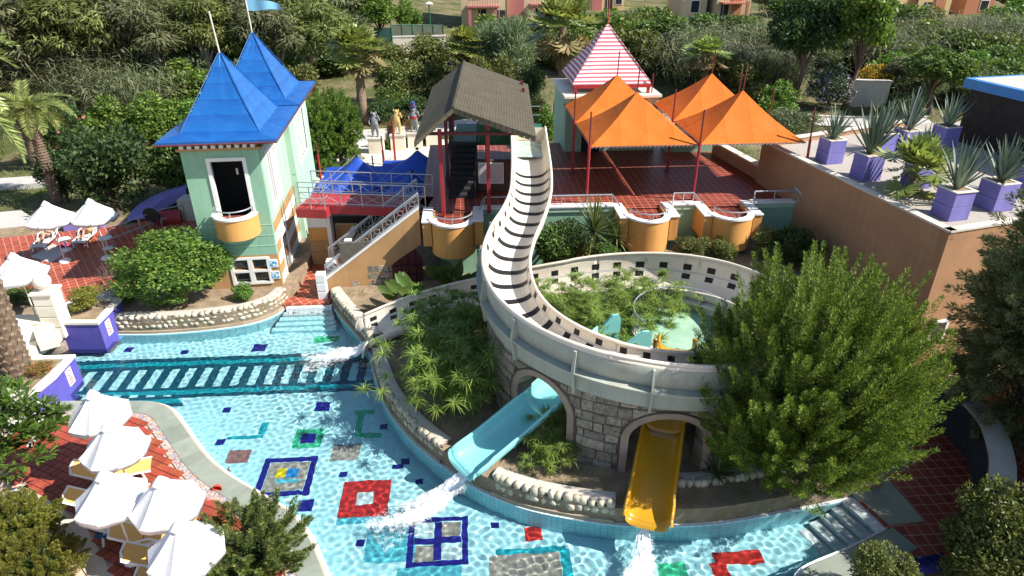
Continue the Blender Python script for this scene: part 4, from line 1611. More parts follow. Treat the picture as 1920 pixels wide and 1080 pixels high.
t.color(t.mix(t.ramp(s_, [(.0, 0.0), (.48, 0.0), (.52, 1.0), (1.0, 1.0)]), (.74, .66, .68), (.56, .10, .12)))
t.rough(.75)
M['stripes'] = t.m
so_, sap = pyramid_roof(stt, ST, .4, SW - .38, .5, SD - .1, 7.0, 7.06, 9.72, .03, M['stripes'])
MB().tube([sap, sap + Vector((0, 0, 1.6))], .035, 6).build('pole', M['red_steel'], stt)
# kiosk wall with doorway under the canopies (shade side)
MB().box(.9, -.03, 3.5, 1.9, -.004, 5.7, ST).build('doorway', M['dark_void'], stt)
bk_ = thing('bar_counter', OC @ Vector((7, 7.6, 3.5)), 'green bar counter with pale top at the back of the terrace', 'counter')
MB().box(5.6, 7.3, 3.5, 9.0, 8.2, 4.4, OC).build('front', M['green_wall'], bk_)
MB().box(5.5, 7.2, 4.4, 9.1, 8.3, 4.48, OC).build('top', M['cream'], bk_)

# ---- brown building at right with gravel roof
C1 = at(1782, 434, 5.5)
C2 = at(1453, 275, 5.5)
wdir = (C2 - C1).normalized()
side = Vector((wdir.y, -wdir.x, 0))
E1 = C1 + side * 14 + Vector((0, 1.2, 0))
D2 = C2 + wdir * 1.0
E2 = at(1700, 224, 5.5)
E3 = E2 + side * 8
poly = [C1, E1, E3, E2, D2]
rb = thing('flat_roof_building', (C1 + E2) / 2 * 1.0, 'brown rendered building with gravel flat roof and agave planters', 'building')
rb.location.z = .2
MB().prism(poly, .1, 5.22).build('wall', M['brown_wall'], rb)
MB().sheet([p + (sum(poly, Vector()) / 5 - p).normalized() * .1 for p in poly], 5.235).build('gravel', M['gravel'], rb)
cen = sum(poly, Vector()) / 5
for a, b in ((D2, C1), (C1, E1), (E2, D2)):
    dv = (b - a)
    dn = Vector((dv.y, -dv.x, 0)).normalized()
    if (cen - a).dot(dn) < 0:
        dn = -dn
    o0 = -dn * .003
    MB().prism([a + o0, b + o0, b + dn * .24, a + dn * .24], 5.2, 5.45).build('parapet', M['brown_wall'], rb)
    MB().prism([a - dn * .04, b - dn * .04, b + dn * .28, a + dn * .28], 5.45, 5.52).build('coping', M['kerb'], rb)
wb = at(1790, 551, 1.6)
sd = (E1 - C1).normalized()
wp = C1 + sd * .75
BFR = frame((C1.x, C1.y, 0), math.atan2(sd.y, sd.x))
wf = MB().box(.55, -.05, 1.2, 1.35, .02, 2.0, BFR).build('window_frame', M['white'], rb)
MB().box(.66, -.06, 1.3, 1.24, -.051, 1.9, BFR).build('pane', M['glass'], wf)
# dark pavilion with blue fascia
PA, PB = at(1800, 266, 5.25), at(1922, 306, 5.25)
pd = (PB - PA).normalized()
ps_ = Vector((-pd.y, pd.x, 0))
pav = thing('pavilion', PA + pd * 3 + ps_ * 3, 'dark flat roofed pavilion with bright blue fascia behind the planters', 'building')
pav.location.z = 5.2
Q = [PA - pd * .3, PA + pd * 9, PA + pd * 9 + ps_ * 9, PA - pd * .3 + ps_ * 9]
MB().prism(Q, 4.8, 7.7).build('wall', mat('dark_timber', (.035, .028, .024), .8, .3, 3, bump=.4, bscale=12), pav)
Qo = [PA - pd * .55 - ps_ * .25, PA + pd * 9.3 - ps_ * .25, PA + pd * 9.3 + ps_ * 9.3, PA - pd * .55 + ps_ * 9.3]
MB().prism(Qo, 7.7, 8.12).build('fascia', M['blue_band'], pav)
Qi = [PA - pd * .3, PA + pd * 9, PA + pd * 9 + ps_ * 9, PA - pd * .3 + ps_ * 9]
MB().prism(Qi, 8.0, 8.13).build('roof', M['concrete'], pav)
MB().tube([PA + pd * 1.0 + ps_ * 2.5 + Vector((0, 0, 2.95)), PA + pd * 1.0 + ps_ * 2.5 + Vector((0, 0, 3.15)), PA + pd * 5 + ps_ * 2.7 + Vector((0, 0, 3.15))], .09, 8).build('pipe', M['dark_steel'], pav)

# ------------------------------------------------------------------ the long ivory slide
CTRL = [(.78, 31.6, 5.02, .80, .85, .85), (.78, 30.2, 4.98, .80, .80, .80), (.80, 28.4, 4.86, .80, .75, .75), (.80, 26.4, 4.68, .80, .75, .75), (.72, 24.4, 4.48, .78, .78, .75),
        (.42, 22.7, 4.30, .76, .85, .65), (.02, 21.1, 4.14, .76, .92, .6), (-.18, 19.5, 3.98, .76, .95, .55), (-.02, 18.0, 3.84, .76, .98, .52), (.50, 16.75, 3.70, .76, 1.0, .52),
        (1.40, 15.75, 3.56, .76, 1.02, .52), (2.60, 15.05, 3.42, .76, 1.05, .52), (4.00, 14.75, 3.28, .76, 1.05, .52), (5.40, 14.85, 3.14, .76, 1.05, .52), (6.75, 15.45, 3.0, .76, 1.05, .52),
        (7.75, 16.55, 2.86, .76, 1.05, .52), (8.25, 18.0, 2.72, .76, 1.05, .52), (8.15, 19.5, 2.58, .76, 1.05, .5), (7.45, 20.85, 2.42, .76, 1.08, .45), (6.30, 21.8, 2.26, .76, 1.1, .42),
        (4.90, 22.3, 2.10, .76, 1.1, .42), (3.40, 22.45, 1.94, .76, 1.08, .42), (1.80, 22.4, 1.76, .76, 1.0, .42), (.20, 22.35, 1.56, .76, .9, .42), (-1.40, 22.3, 1.32, .74, .8, .42),
        (-2.9, 22.05, 1.04, .72, .78, .42), (-4.2, 21.68, .74, .70, .78, .44), (-5.45, 21.25, .42, .70, .72, .40)]
# columns: x, y, floor z, half width, right wall height (outer), left wall height (inner)
_p = catmull([(c[0], c[1], c[2]) for c in CTRL], 12)
_q = catmull([(c[3], c[4], c[5]) for c in CTRL], 12)
SL = [0.0]
for a, b in zip(_p, _p[1:]):
    SL.append(SL[-1] + (b - a).length)
SLEN = SL[-1]


def slide_at(s):
    j = min(max(int(np.searchsorted(SL, s)) - 1, 0), len(SL) - 2)
    t = (s - SL[j]) / max(SL[j + 1] - SL[j], 1e-9)
    p = _p[j].lerp(_p[j + 1], t)
    q = _q[j].lerp(_q[j + 1], t)
    lo, hi = max(j - 3, 0), min(j + 4, len(_p) - 1)
    tg = (_p[hi] - _p[lo])
    tg.z = 0
    tg.normalize()
    rt = Vector((tg.y, -tg.x, 0))
    return p, q, tg, rt


def slide_pt(s, t, off=0.0):
    """t = -1 left (inner) rim .. +1 right (outer) rim; off = distance into the trough"""
    p, q, tg, rt = slide_at(s)
    a = abs(t)
    w = q.x
    h = q.y if t > 0 else q.z
    x = w * (1 - (1 - a) ** 1.9) * (1 if t > 0 else -1)
    z = h * (a ** 2.3)
    bank = .08 if 18 < s < 34 else .03
    v = p + rt * x + Vector((0, 0, z + bank * x * .5))
    if off:
        nx = -(a ** 1.6) * (1 if t > 0 else -1)
        nz = 1 - a ** 1.6
        l = math.hypot(nx, nz)
        v = v + rt * (off * nx / l) + Vector((0, 0, off * nz / l))
    return v


def slide_s(px, py):
    """arc length whose floor centre projects nearest to a pixel"""
    best = (1e9, 0)
    for i in range(len(_p)):
        p = _p[i]
        d = depth_of(p)
        x = 960 + FPX * p.x / d
        y = 540 - FPX * (p.y * _s + (p.z - CAM_H) * _c) / d
        e = (x - px) ** 2 + (y - py) ** 2
        best = min(best, (e, SL[i]))
    return best[1]


slide = thing('water_slide', (4.2, 18.4, .6), 'long winding ivory water slide with black stripes and square marks', 'water slide')
SEG = 15
n_s = 400
bounds = [SLEN * i / 14 for i in range(15)]
for k in range(14):
    s0, s1 = bounds[k], bounds[k + 1]
    m_ = max(6, int((s1 - s0) / .11))
    secs = []
    for i in range(m_ + 1):
        s = s0 + (s1 - s0) * i / m_
        secs.append([slide_pt(s, -1 + 2 * j / 22) for j in range(23)])
    o = MB()
    o.loft(secs)
    o = o.build('trough', M['slide'], slide, smooth='all')
    md = o.modifiers.new('thickness', 'SOLIDIFY')
    md.thickness = .045
    md.offset = 1 if False else -1
    md.use_even_offset = True
for sgn in (-1, 1):
    pts = [slide_pt(SLEN * i / 260, sgn) + Vector((0, 0, .02)) for i in range(261)]
    MB().tube(pts, .055, 8).build('rim', M['slide'], slide, smooth='all')
# outer shell: flange, dark upper wall and hanging fascia on the outside of the curve
sA, sB = slide_s(925, 430), SLEN * .76
n_ = 150


def out_pt(s, x, z, sgn=1):
    p, q, tg, rt = slide_at(s)
    return p + rt * (x * sgn) + Vector((0, 0, z))


for sgn, a_, b_, nm in ((1, sA, sB, 'fascia'), (-1, SLEN * .46, SLEN * .86, 'inner_fascia')):
    secs = []
    hi = .32 if sgn > 0 else .12
    for i in range(n_ + 1):
        s = a_ + (b_ - a_) * i / n_
        secs.append([out_pt(s, .70, hi, sgn), out_pt(s, .98, hi - .02, sgn), out_pt(s, .98, hi - .07, sgn), out_pt(s, .84, hi - .09, sgn), out_pt(s, .80, -.30, sgn), out_pt(s, .66, -.34, sgn)])
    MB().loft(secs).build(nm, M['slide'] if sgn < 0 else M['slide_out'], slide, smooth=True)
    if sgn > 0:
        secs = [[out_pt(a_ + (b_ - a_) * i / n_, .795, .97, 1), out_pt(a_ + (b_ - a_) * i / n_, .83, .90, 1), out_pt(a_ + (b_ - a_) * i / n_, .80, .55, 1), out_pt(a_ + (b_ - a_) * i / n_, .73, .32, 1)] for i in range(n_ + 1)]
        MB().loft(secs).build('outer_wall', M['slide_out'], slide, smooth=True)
    k = 0
    s = a_ + .5
    while s < b_:
        secs = []
        for ds in (-.03, .03):
            secs.append([out_pt(s + ds, .72, .95 if sgn > 0 else .4, sgn), out_pt(s + ds, .90, .93 if sgn > 0 else .38, sgn), out_pt(s + ds, 1.0, hi, sgn), out_pt(s + ds, .88, -.42, sgn), out_pt(s + ds, .7, -.42, sgn)])
        mm = MB().loft(secs)
        n5 = 5
        mm.f += [(0, 1, 2, 3, 4), (9, 8, 7, 6, 5)]
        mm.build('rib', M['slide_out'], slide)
        s += 1.75


def patch(s0, s1, t0, t1, m, name, off=.006, ns=4, nt=8):
    secs = [[slide_pt(s0 + (s1 - s0) * i / ns, t0 + (t1 - t0) * j / nt, off) for j in range(nt + 1)] for i in range(ns + 1)]
    return MB().loft(secs).build(name, M[m], slide, smooth='all')


s_first, s_last = slide_s(990, 330), slide_s(1120, 640)
k = 0
s = s_first
while s < s_last:
    f = (s - s_first) / (s_last - s_first)
    tl = .62 if f < .45 else max(.1, .62 - (f - .45) * 1.0)
    tr_ = .62 if f < .35 else .62 - (f - .35) * .15
    patch(s, s + .25, -.70, min(.60, tr_), 'black', 'stripe', ns=2, nt=18)
    s += .86
    k += 1
# square marks on both walls and the grey lines between
s = s_first + .3
while s < SLEN - .35:
    front = s < s_last
    patch(s, s + .24, -.92, -.74, 'black', 'square_mark')
    if front:
        patch(s, s + .24, .74, .87, 'black', 'square_mark')
    else:
        patch(s, s + .27, .74, .86, 'black', 'square_mark')
        patch(s, s + .27, .52, .66, 'black', 'square_mark')
    s += .86 if front else .78
for t0, t1 in ((.675, .715), (-.72, -.675)):
    secs = [[slide_pt(s, t, .008) for t in (t0, t1)] for s in np.linspace(s_first, SLEN - .05, 220)]
    MB().loft(secs).build('grey_line', M['slide_grey'], slide, smooth='all')
# start tub: end wall and shallow water
e = [slide_pt(.02, -1 + 2 * j / 22) for j in range(23)]
p, q, tg, rt = slide_at(.02)
mb = MB()
mb.loft([e, [v - tg * .06 for v in e]])
ev = len(mb.v)
mb.add([v + Vector((0, 0, 0)) for v in e], [tuple(range(23))])
mb.build('end_wall', M['slide'], slide)
tb = NT('tub_water')
tb.color(tb.mix(tb.ramp(tb.noise(2.5, 4), [(.4, 0.0), (.6, 1.0)]), (.30, .42, .36), (.50, .58, .50)))
tb.rough(.05, .6)
tb.bump(tb.noise(12, 2), .25, .03)
secs = [[slide_pt(s, t) + Vector((0, 0, 0)) for t in np.linspace(-.62, .62, 9)] for s in np.linspace(.1, 2.3, 10)]
wz = 5.22
flat = [[(v.x, v.y, wz - .12 * i / 9) for v in r] for i, r in enumerate(secs)]
MB().loft(flat).build('tub_water', tb.m, slide, smooth='all')
# flared lip at the pool end
endp, _, tg, rt = slide_at(SLEN)
for sgn in (-1, 1):
    pts = [slide_pt(SLEN, sgn) + Vector((0, 0, .02)) + tg * (.02 + .28 * math.sin(t)) + Vector((0, 0, -.66 * (1 - math.cos(t)))) + rt * (.05 * sgn * t) for t in np.linspace(0, 1.5, 9)]
    MB().tube(pts, .045, 8).build('end_lip', M['slide'], slide, smooth='all')
    secs = []
    for i, t in enumerate(np.linspace(0, 1.5, 9)):
        top = pts[i]
        bt = slide_pt(SLEN, sgn * .62) + tg * (.18 * math.sin(t)) + Vector((0, 0, -.1 * t))
        bt.z = min(bt.z, top.z - .01)
        secs.append([top, bt])
    MB().loft(secs).build('end_cheek', M['slide'], slide, smooth='all')

# ------------------------------------------------------------------ stone walls with arches under the slide


def arch_wall(s0, s1, off_out, off_in, zg, arches, label, sgn=1, top_gap=.36, rng=R):
    """wall under the slide along its arc; arches = (s centre, half width, spring z, rise)"""
    root = thing('stone_wall', slide_at((s0 + s1) / 2)[0] * 1, label, 'wall', 'cut stone walls carrying the slide')
    root.location.z = zg

    def hole(s, extra=0.0):
        h = zg
        for c, hw, sp, ri in arches:
            d = abs(s - c)
            if d < hw + extra:
                h = max(h, sp + (ri + extra) * math.sqrt(max(0, 1 - (d / (hw + extra)) ** 2)))
        return h
    st = .05
    n = int((s1 - s0) / st)
    core = MB()
    secs = []
    for i in range(n + 1):
        s = s0 + (s1 - s0) * i / n
        p, q, tg, rt = slide_at(s)
        zt_ = p.z - top_gap
        zb = min(hole(s), zt_ - .02)
        a, b = p + rt * (off_out * sgn), p + rt * (off_in * sgn)
        secs.append([(a.x, a.y, zb), (a.x, a.y, zt_), (b.x, b.y, zt_), (b.x, b.y, zb)])
    core.loft(secs, closed=True)
    core.f += [(0, 1, 2, 3), tuple(len(core.v) - 4 + i for i in (3, 2, 1, 0))]
    core.build('core', M['block_joint'], root)
    z = zg - .02
    row = 0
    zmax = max(slide_at(s0)[0].z, slide_at(s1)[0].z) - top_gap
    while z < zmax:
        hh = rng.uniform(.24, .40)
        s = s0 + rng.uniform(0, .3)
        while s < s1 - .1:
            w = rng.choice((.26, .36, .45, .6, .8)) * rng.uniform(.85, 1.15)
            e = min(s + w, s1)
            cols_ = max(2, int((e - s) / .13))
            A, B = [], []
            g = .012
            top_k = rng.choice((1, 1, 1, .97, 1.0))
            for i in range(cols_ + 1):
                ss = s + g + (e - s - 2 * g) * i / cols_
                p, q, tg, rt = slide_at(ss)
                lo = max(z + g, hole(ss, .20) + .01)
                hi_ = min(z + hh * top_k - g, p.z - top_gap - .01)
                A.append((ss, lo, hi_))
            A = [c for c in A if c[2] - c[1] > .04]
            if len(A) >= 2:
                pr = rng.uniform(.02, .055)
                ss_ = []
                for (u, lo, hi_) in A:
                    p, q, tg, rt = slide_at(u)
                    a0 = p + rt * ((off_out - .02) * sgn)
                    a1 = p + rt * ((off_out + pr + rng.uniform(-.006, .006)) * sgn)
                    ss_.append([(a0.x, a0.y, lo), (a1.x, a1.y, lo + .015), (a1.x, a1.y, hi_ - .015), (a0.x, a0.y, hi_)])
                mb = MB().loft(ss_, closed=True)
                l4 = len(mb.v)
                mb.f += [(0, 1, 2, 3), (l4 - 1, l4 - 2, l4 - 3, l4 - 4)]
                mb.build('stone_block', M['block'], root)
            s += w
        z += hh
        row += 1
    for c, hw, sp, ri in arches:
        secs = []
        th = np.linspace(0, math.pi, 25)
        path = [(c - hw, zg)] + [(c - hw * math.cos(t), sp + ri * math.sin(t)) for t in th] + [(c + hw, zg)]
        path2 = [(c - hw - .18, zg)] + [(c - (hw + .18) * math.cos(t), sp + (ri + .18) * math.sin(t)) for t in th] + [(c + hw + .18, zg)]
        for (u, zz), (u2, zz2) in zip(path, path2):
            r_ = []
            for uu, z_, o_ in ((u, zz, off_in + .01), (u, zz, off_out + .075), (u2, zz2, off_out + .075), (u2, zz2, off_out - .02)):
                p, q, tg, rt = slide_at(uu)
                v = p + rt * (o_ * sgn)
                r_.append((v.x, v.y, z_))
            secs.append(r_)
        MB().loft(secs).build('arch_ring', M['arch_trim'], root, smooth=True)
    return root


def s_near(x, y, lo=0.0, hi=1e9):
    b = (1e9, 0)
    for i, p in enumerate(_p):
        if lo <= SL[i] <= hi:
            b = min(b, ((p.x - x) ** 2 + (p.y - y) ** 2, SL[i]))
    return b[1]


aw1 = at(1013, 775, .6)
aw2 = at(1238, 845, .6)
sw1, sw2 = s_near(1.05, 15.7, 5, 25), s_near(4.25, 14.4, 10, 28)
arch_wall(s_near(.7, 25.3, 0, 10), s_near(8.2, 18.6, 15, 34), .62, .12, .56,
          [(sw1, .84, 1.95, .98), (sw2, .92, 1.75, .82), (s_near(.2, 21.8, 0, 15), .7, 1.9, 1.0)],
          'curved cut stone wall with two arches carrying the front of the ivory slide')
arch_wall(s_near(8.0, 20.0, 25, 40), s_near(2.6, 22.4, 25, 45), .35, -.35, .56, [(s_near(7.0, 21.3, 25, 40), .8, 1.2, .6)],
          'cut stone wall carrying the back loop of the slide behind the splash pad', -1, .3)

# ------------------------------------------------------------------ straight slides


def straight_slide(name, P0, P1, w, wall, m, label, curve=.06):
    root = thing(name, (P1.x, P1.y, 0), label, 'water slide', 'short slides through the arches')
    n = 26
    pts = []
    d = P1 - P0
    for i in range(n + 1):
        t = i / n
        p = P0 + d * t
        # the trough levels off at the end
        p = Vector((p.x, p.y, P0.z + (P1.z - P0.z) * (1 - (1 - min(t / .93, 1)) ** 1.05) - curve * math.sin(math.pi * t)))
        pts.append(p)
    dr = Vector((d.x, d.y, 0)).normalized()
    rt = Vector((dr.y, -dr.x, 0))

    def sec(i):
        t = i / n
        k = 1.0 + (.06 if t > .9 else 0)
        end = max(0, (t - .88) / .12)
        wl = wall * (1 - .35 * end * end)
        out = []
        for j in range(21):
            u = -1 + j / 10
            a = abs(u)
            out.append(pts[i] + rt * (w * k * (1 - (1 - a) ** 2.2) * (1 if u > 0 else -1)) + Vector((0, 0, wl * a ** 2.6)))
        # rolled-over edge
        L_ = [out[0] - rt * .05 + Vector((0, 0, .015)), out[0] - rt * .09 - Vector((0, 0, .05))]
        R_ = [out[-1] + rt * .05 + Vector((0, 0, .015)), out[-1] + rt * .09 - Vector((0, 0, .05))]
        return L_[::-1] + out + R_
    half = n // 2
    for a, b in ((0, half), (half, n)):
        o = MB().loft([sec(i) for i in range(a, b + 1)]).build('trough', m, root, smooth='all')
        md = o.modifiers.new('thickness', 'SOLIDIFY')
        md.thickness = .04
        md.offset = -1
    lip = sec(n)
    mb = MB()
    down = [v + dr * .10 + Vector((0, 0, -.10)) for v in lip]
    mb.loft([lip, [v + dr * .05 - Vector((0, 0, .02)) for v in lip], down])
    mb.build('end_lip', m, root, smooth='all')
    # joint flange and pipe clamp half way
    j = sec(half)
    fl = MB()
    fl.loft([[v - dr * .02 + Vector((0, 0, -.03)) for v in j], [v - dr * .02 + Vector((0, 0, -.1)) for v in j], [v + dr * .02 + Vector((0, 0, -.1)) for v in j], [v + dr * .02 + Vector((0, 0, -.03)) for v in j]])
    fl.build('flange', m, root)
    bx = pts[int(n * .72)]
    MB().box(bx.x - .12, bx.y - .12, .3, bx.x + .12, bx.y + .12, bx.z - .16).build('support', M['concrete'], root)
    return root, sec, pts, dr


tq, tsec, tpts, tdr = straight_slide('turquoise_slide', at(1143, 650, 2.55), at(868, 880, .66), .56, .46, M['turq'], 'straight turquoise slide running through the left stone arch into the pool')
yl, ysec, ypts, ydr = straight_slide('yellow_slide', at(1268, 655, 2.5), at(1213, 982, .68), .52, .46, M['yellow'], 'straight yellow slide running through the right stone arch into the pool')

# splash platform in the middle of the loop
pc = (5.75, 19.3)
pf = thing('splash_platform', (pc[0], pc[1], .6), 'round green platform with a low steel fence inside the slide loop', 'platform')
pad = NT('green_pad')
pad.color(pad.mix(pad.ramp(pad.noise(2, 4), [(.35, 0.0), (.65, 1.0)]), (.24, .40, .28), (.32, .48, .34)))
pad.rough(.7)
MB().lathe([(1.72, .5), (1.72, 2.1), (1.66, 2.12), (.01, 2.12)], 40, c=(pc[0], pc[1], 0)).build('floor', pad.m, pf)
MB().lathe([(1.73, 2.05), (1.73, 2.16), (1.6, 2.16), (1.6, 2.1)], 40, c=(pc[0], pc[1], 0)).build('kerb', M['kerb'], pf)
arc = np.linspace(math.radians(-15), math.radians(210), 40)
for z in (2.22, 2.9):
    rail(pf, [(pc[0] + 1.67 * math.cos(a), pc[1] + 1.67 * math.sin(a), z) for a in arc], .022, 'rail')
for a in arc[::1]:
    MB().tube([(pc[0] + 1.67 * math.cos(a), pc[1] + 1.67 * math.sin(a), 2.16), (pc[0] + 1.67 * math.cos(a), pc[1] + 1.67 * math.sin(a), 2.9)], .011, 5).build('baluster', M['steel'], pf)
# small grab handles at the yellow slide start and turquoise side shields
for i, dx in enumerate((-.62, .62)):
    c = Vector(ypts[0]) + Vector((dx, .25, -.35))
    t = thing('grab_post', c, 'small yellow grab post %s the yellow slide start' % ('left of' if i == 0 else 'right of'), 'post', 'grab posts at the yellow slide start')
    MB().tube([c, c + Vector((0, 0, .5))], .06, 8).build('post', M['yellow'], t)
    MB().ball(c + Vector((0, 0, .52)), .08).build('knob', M['yellow'], t, smooth=True)
for i, (px, py, h) in enumerate(((1140, 622, .62), (1268 - 70, 640, .35))):
    c = at(px, py, 2.5)
    t = thing('shield_panel', c, ('tall turquoise side panel at the turquoise slide start', 'low turquoise side panel near the slide start')[i], 'panel', 'turquoise side panels')
    sh_ = [Vector((-.45, 0, -.5)), Vector((.35, .1, -.5)), Vector((.35, .1, h * .75)), Vector((.28, .09, h)), Vector((.1, .06, h)), Vector((-.45, 0, -.1))]
    th_ = Vector((.03, -.08, 0))
    vs = [c + v for v in sh_] + [c + v + th_ for v in sh_]
    MB().add(vs, [tuple(range(6)), tuple(range(11, 5, -1))] + [(i_, (i_ + 1) % 6, 6 + (i_ + 1) % 6, 6 + i_) for i_ in range(6)]).build('panel', M['turq'], t, bevel=.015)

# ------------------------------------------------------------------ white water where the slides meet the pool
fo = NT('white_foam')
fo.color((.93, .95, .95))
fo.rough(.35, .4)
M['foam'] = fo.m


ICV = np.array([(1, 0, 0), (-1, 0, 0), (0, 1, 0), (0, -1, 0), (0, 0, 1), (0, 0, -1)], float)
ICF = np.array([(0, 2, 4), (2, 1, 4), (1, 3, 4), (3, 0, 4), (2, 0, 5), (1, 2, 5), (3, 1, 5), (0, 3, 5)])


def splash(origin, direction, length, width, label, n=5200, seed=1, fall=.35):
    """jet of foam: dense core flowing out of the slide lip, spreading droplets beyond"""
    rng = np.random.default_rng(seed)
    d = Vector(direction)
    d.z = 0
    d.normalize()
    sd = Vector((-d.y, d.x, 0))
    t = rng.random(n) ** 1.15
    spread = width * (.22 + .95 * t)
    lat = rng.normal(0, .42, n) * spread
    along = t * length * (1 - .12 * (lat / (spread + 1e-6)) ** 2)
    wig = .10 * np.sin(along * 7 + lat * 5)
    top = np.maximum(0, fall * (1 - t * 3.2)) + .10 * np.exp(-(lat / (.5 * spread + .05)) ** 2) * np.exp(-2.0 * t)
    z = top * rng.random(n) ** .7 + rng.normal(0, .012, n) + .004
    sp = rng.random(n) < .05
    z[sp] += rng.random(sp.sum()) * .16
    keep = (rng.random(n) < np.clip(1.25 - 1.05 * t, .12, 1)) | sp
    t, lat, along, z = t[keep], lat[keep] + wig[keep], along[keep], z[keep]
    r = rng.uniform(.004, .012, len(t)) * (1.2 - .5 * t)
    C = np.stack([origin[0] + d.x * along + sd.x * lat, origin[1] + d.y * along + sd.y * lat, z], -1)
    stretch = 1 + 1.6 * rng.random(len(t))
    V = ICV[None] * r[:, None, None]
    V = np.repeat(V, 1, 0)
    flow = V[..., 0:1] * (stretch[:, None, None] - 1)
    V = V + flow * np.array([d.x, d.y, 0])
    V[..., 2] *= .6
    V = V + C[:, None, :]
    F = ICF[None] + (np.arange(len(C)) * 6)[:, None, None]
    o = np_mesh('splash', V.reshape(-1, 3), F.reshape(-1, 3), M['foam'], smooth=True)
    tag(o, label, 'splash', 'spray below the slides', 'stuff')
    return o


ft = NT('foam_sheet')
ft.color((.93, .96, .96))
ft.rough(.5, .3)
fa = ft.n('ShaderNodeAttribute', attribute_name='foam_amount')
nn_ = ft.math('ADD', ft.math('MULTIPLY', ft.noise(7, 6, rough=.65), 1.5), ft.math('MULTIPLY', ft.noise(28, 3), .5))
ff = ft.ramp(ft.math('SUBTRACT', ft.math('ADD', fa.outputs['Fac'], nn_), 1.0), [(.34, 0.0), (.88, .92)])
tp_ = ft.n('ShaderNodeBsdfTransparent')
mxf = ft.n('ShaderNodeMixShader')
ft.l(ff, mxf.inputs[0])
ft.l(tp_.outputs[0], mxf.inputs[1])
ft.l(ft.b.outputs[0], mxf.inputs[2])
ft.l(mxf.outputs[0], ft.out.inputs['Surface'])
ft.bump(ft.noise(20, 4), .8, .05)


def foam_sheet(origin, direction, length, width, label, seed, z0):
    """churned white water: a lumpy sheet that falls from the lip and spreads on the pool"""
    rng = np.random.default_rng(seed)
    d = Vector(direction)
    d.z = 0
    d.normalize()
    sd = Vector((-d.y, d.x, 0))
    nu, nv = 90, 44
    V, dens = [], []
    ph = rng.uniform(0, 6, 8)
    for i in range(nu + 1):
        t = i / nu
        w = width * (.25 + 1.0 * t ** .8)
        for j in range(nv + 1):
            u = -1 + 2 * j / nv
            lump = .03 * math.sin(t * 23 + u * 4 + ph[0]) * math.sin(u * 9 + t * 7 + ph[1]) + .02 * math.sin(t * 41 + ph[2]) * math.sin(u * 17 + ph[3])
            z = .022 + max(0, z0 * (1 - t * 4.0)) * (1 - .2 * u * u) + (.11 * math.exp(-((t - .33) / .2) ** 2) * (1 - u * u) + abs(lump) * (1.3 - t))
            al = t * length - .12
            c = Vector(origin) + d * al + sd * (u * w + .05 * math.sin(t * 11 + ph[4]))
            V.append((c.x, c.y, max(z, .02)))
            dens.append((1.25 - .85 * t) * (1 - abs(u) ** 2.5) + .12 * math.sin(t * 9 + u * 6 + ph[5]))
    i = np.arange((nu + 1) * (nv + 1)).reshape(nu + 1, nv + 1)
    Q = np.stack([i[:-1, :-1], i[:-1, 1:], i[1:, 1:], i[1:, :-1]], -1).reshape(-1, 4)
    o = np_mesh('foam', np.array(V), Q, ft.m, smooth=True)
    at_ = o.data.attributes.new('foam_amount', 'FLOAT', 'POINT')
    at_.data.foreach_set('value', np.array(dens, dtype=np.float32))
    tag(o, label, 'foam', 'foam below the slides', 'stuff')


_, _, tge, _ = slide_at(SLEN)
for o_, d_, l_, w_, nm, z_, n_ in ((endp + tge * .05, tge, 2.5, .8, 'ivory', .4, 7000), (tpts[-1] + tdr * .02, tdr, 3.0, .75, 'turquoise', .6, 8000), (ypts[-1] + ydr * .02, ydr, 2.2, .55, 'yellow', .5, 5000)):
    splash(o_, d_, l_, w_ * .9, 'white spray thrown up below the %s slide end' % nm, n_, len(nm), .35)
    foam_sheet(o_, d_, l_, w_, 'white churned foam on the water below the %s slide end' % nm, len(nm) + 3, z_)

# ------------------------------------------------------------------ plants
M['leaf'] = leaf_mat('leaf_mid_green', (.10, .17, .035), (.22, .30, .05))
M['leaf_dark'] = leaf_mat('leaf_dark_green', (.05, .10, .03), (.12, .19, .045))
M['leaf_bright'] = leaf_mat('leaf_bright_green', (.13, .25, .035), (.30, .42, .05))
M['leaf_olive'] = leaf_mat('leaf_olive', (.15, .18, .045), (.30, .31, .08))
M['leaf_grey'] = leaf_mat('leaf_grey_green', (.17, .23, .12), (.34, .38, .2))
M['leaf_euc'] = leaf_mat('leaf_eucalyptus', (.14, .165, .07), (.30, .29, .14))
M['leaf_yellow'] = leaf_mat('leaf_yellow_green', (.22, .25, .035), (.48, .42, .06))
M['juniper'] = leaf_mat('juniper_spray', (.10, .18, .018), (.38, .46, .04), .3, .55, .45)
M['feather'] = leaf_mat('feathery_conifer', (.22, .25, .10), (.44, .42, .2), .3)
M['needle'] = leaf_mat('near_juniper_spray', (.12, .17, .04), (.30, .32, .06), .25, .55, .4)
M['palm_leaf'] = leaf_mat('palm_leaf', (.24, .31, .07), (.52, .54, .18), .35, .35, .25)
M['palm_dry'] = leaf_mat('dry_palm_leaf', (.24, .17, .07), (.34, .26, .12), .2, .7)
M['papyrus'] = leaf_mat('papyrus_leaf', (.17, .27, .04), (.38, .46, .08), .35, .45)
M['agave'] = leaf_mat('agave_leaf', (.155, .215, .16), (.27, .33, .24), .05, .55, .2)
M['yucca'] = leaf_mat('yucca_leaf', (.12, .19, .05), (.30, .36, .10), .2, .4)
M['big_leaf'] = leaf_mat('elephant_ear_leaf', (.10, .16, .03), (.19, .26, .05), .35, .4)
M['frangi'] = leaf_mat('glossy_broad_leaf', (0.088, 0.175, 0.025), (0.180, 0.285, 0.038), .25, .28, .3, .5)
M['reed'] = leaf_mat('reed_leaf', (0.158, 0.184, 0.088), (0.360, 0.330, 0.180), .25, .5)
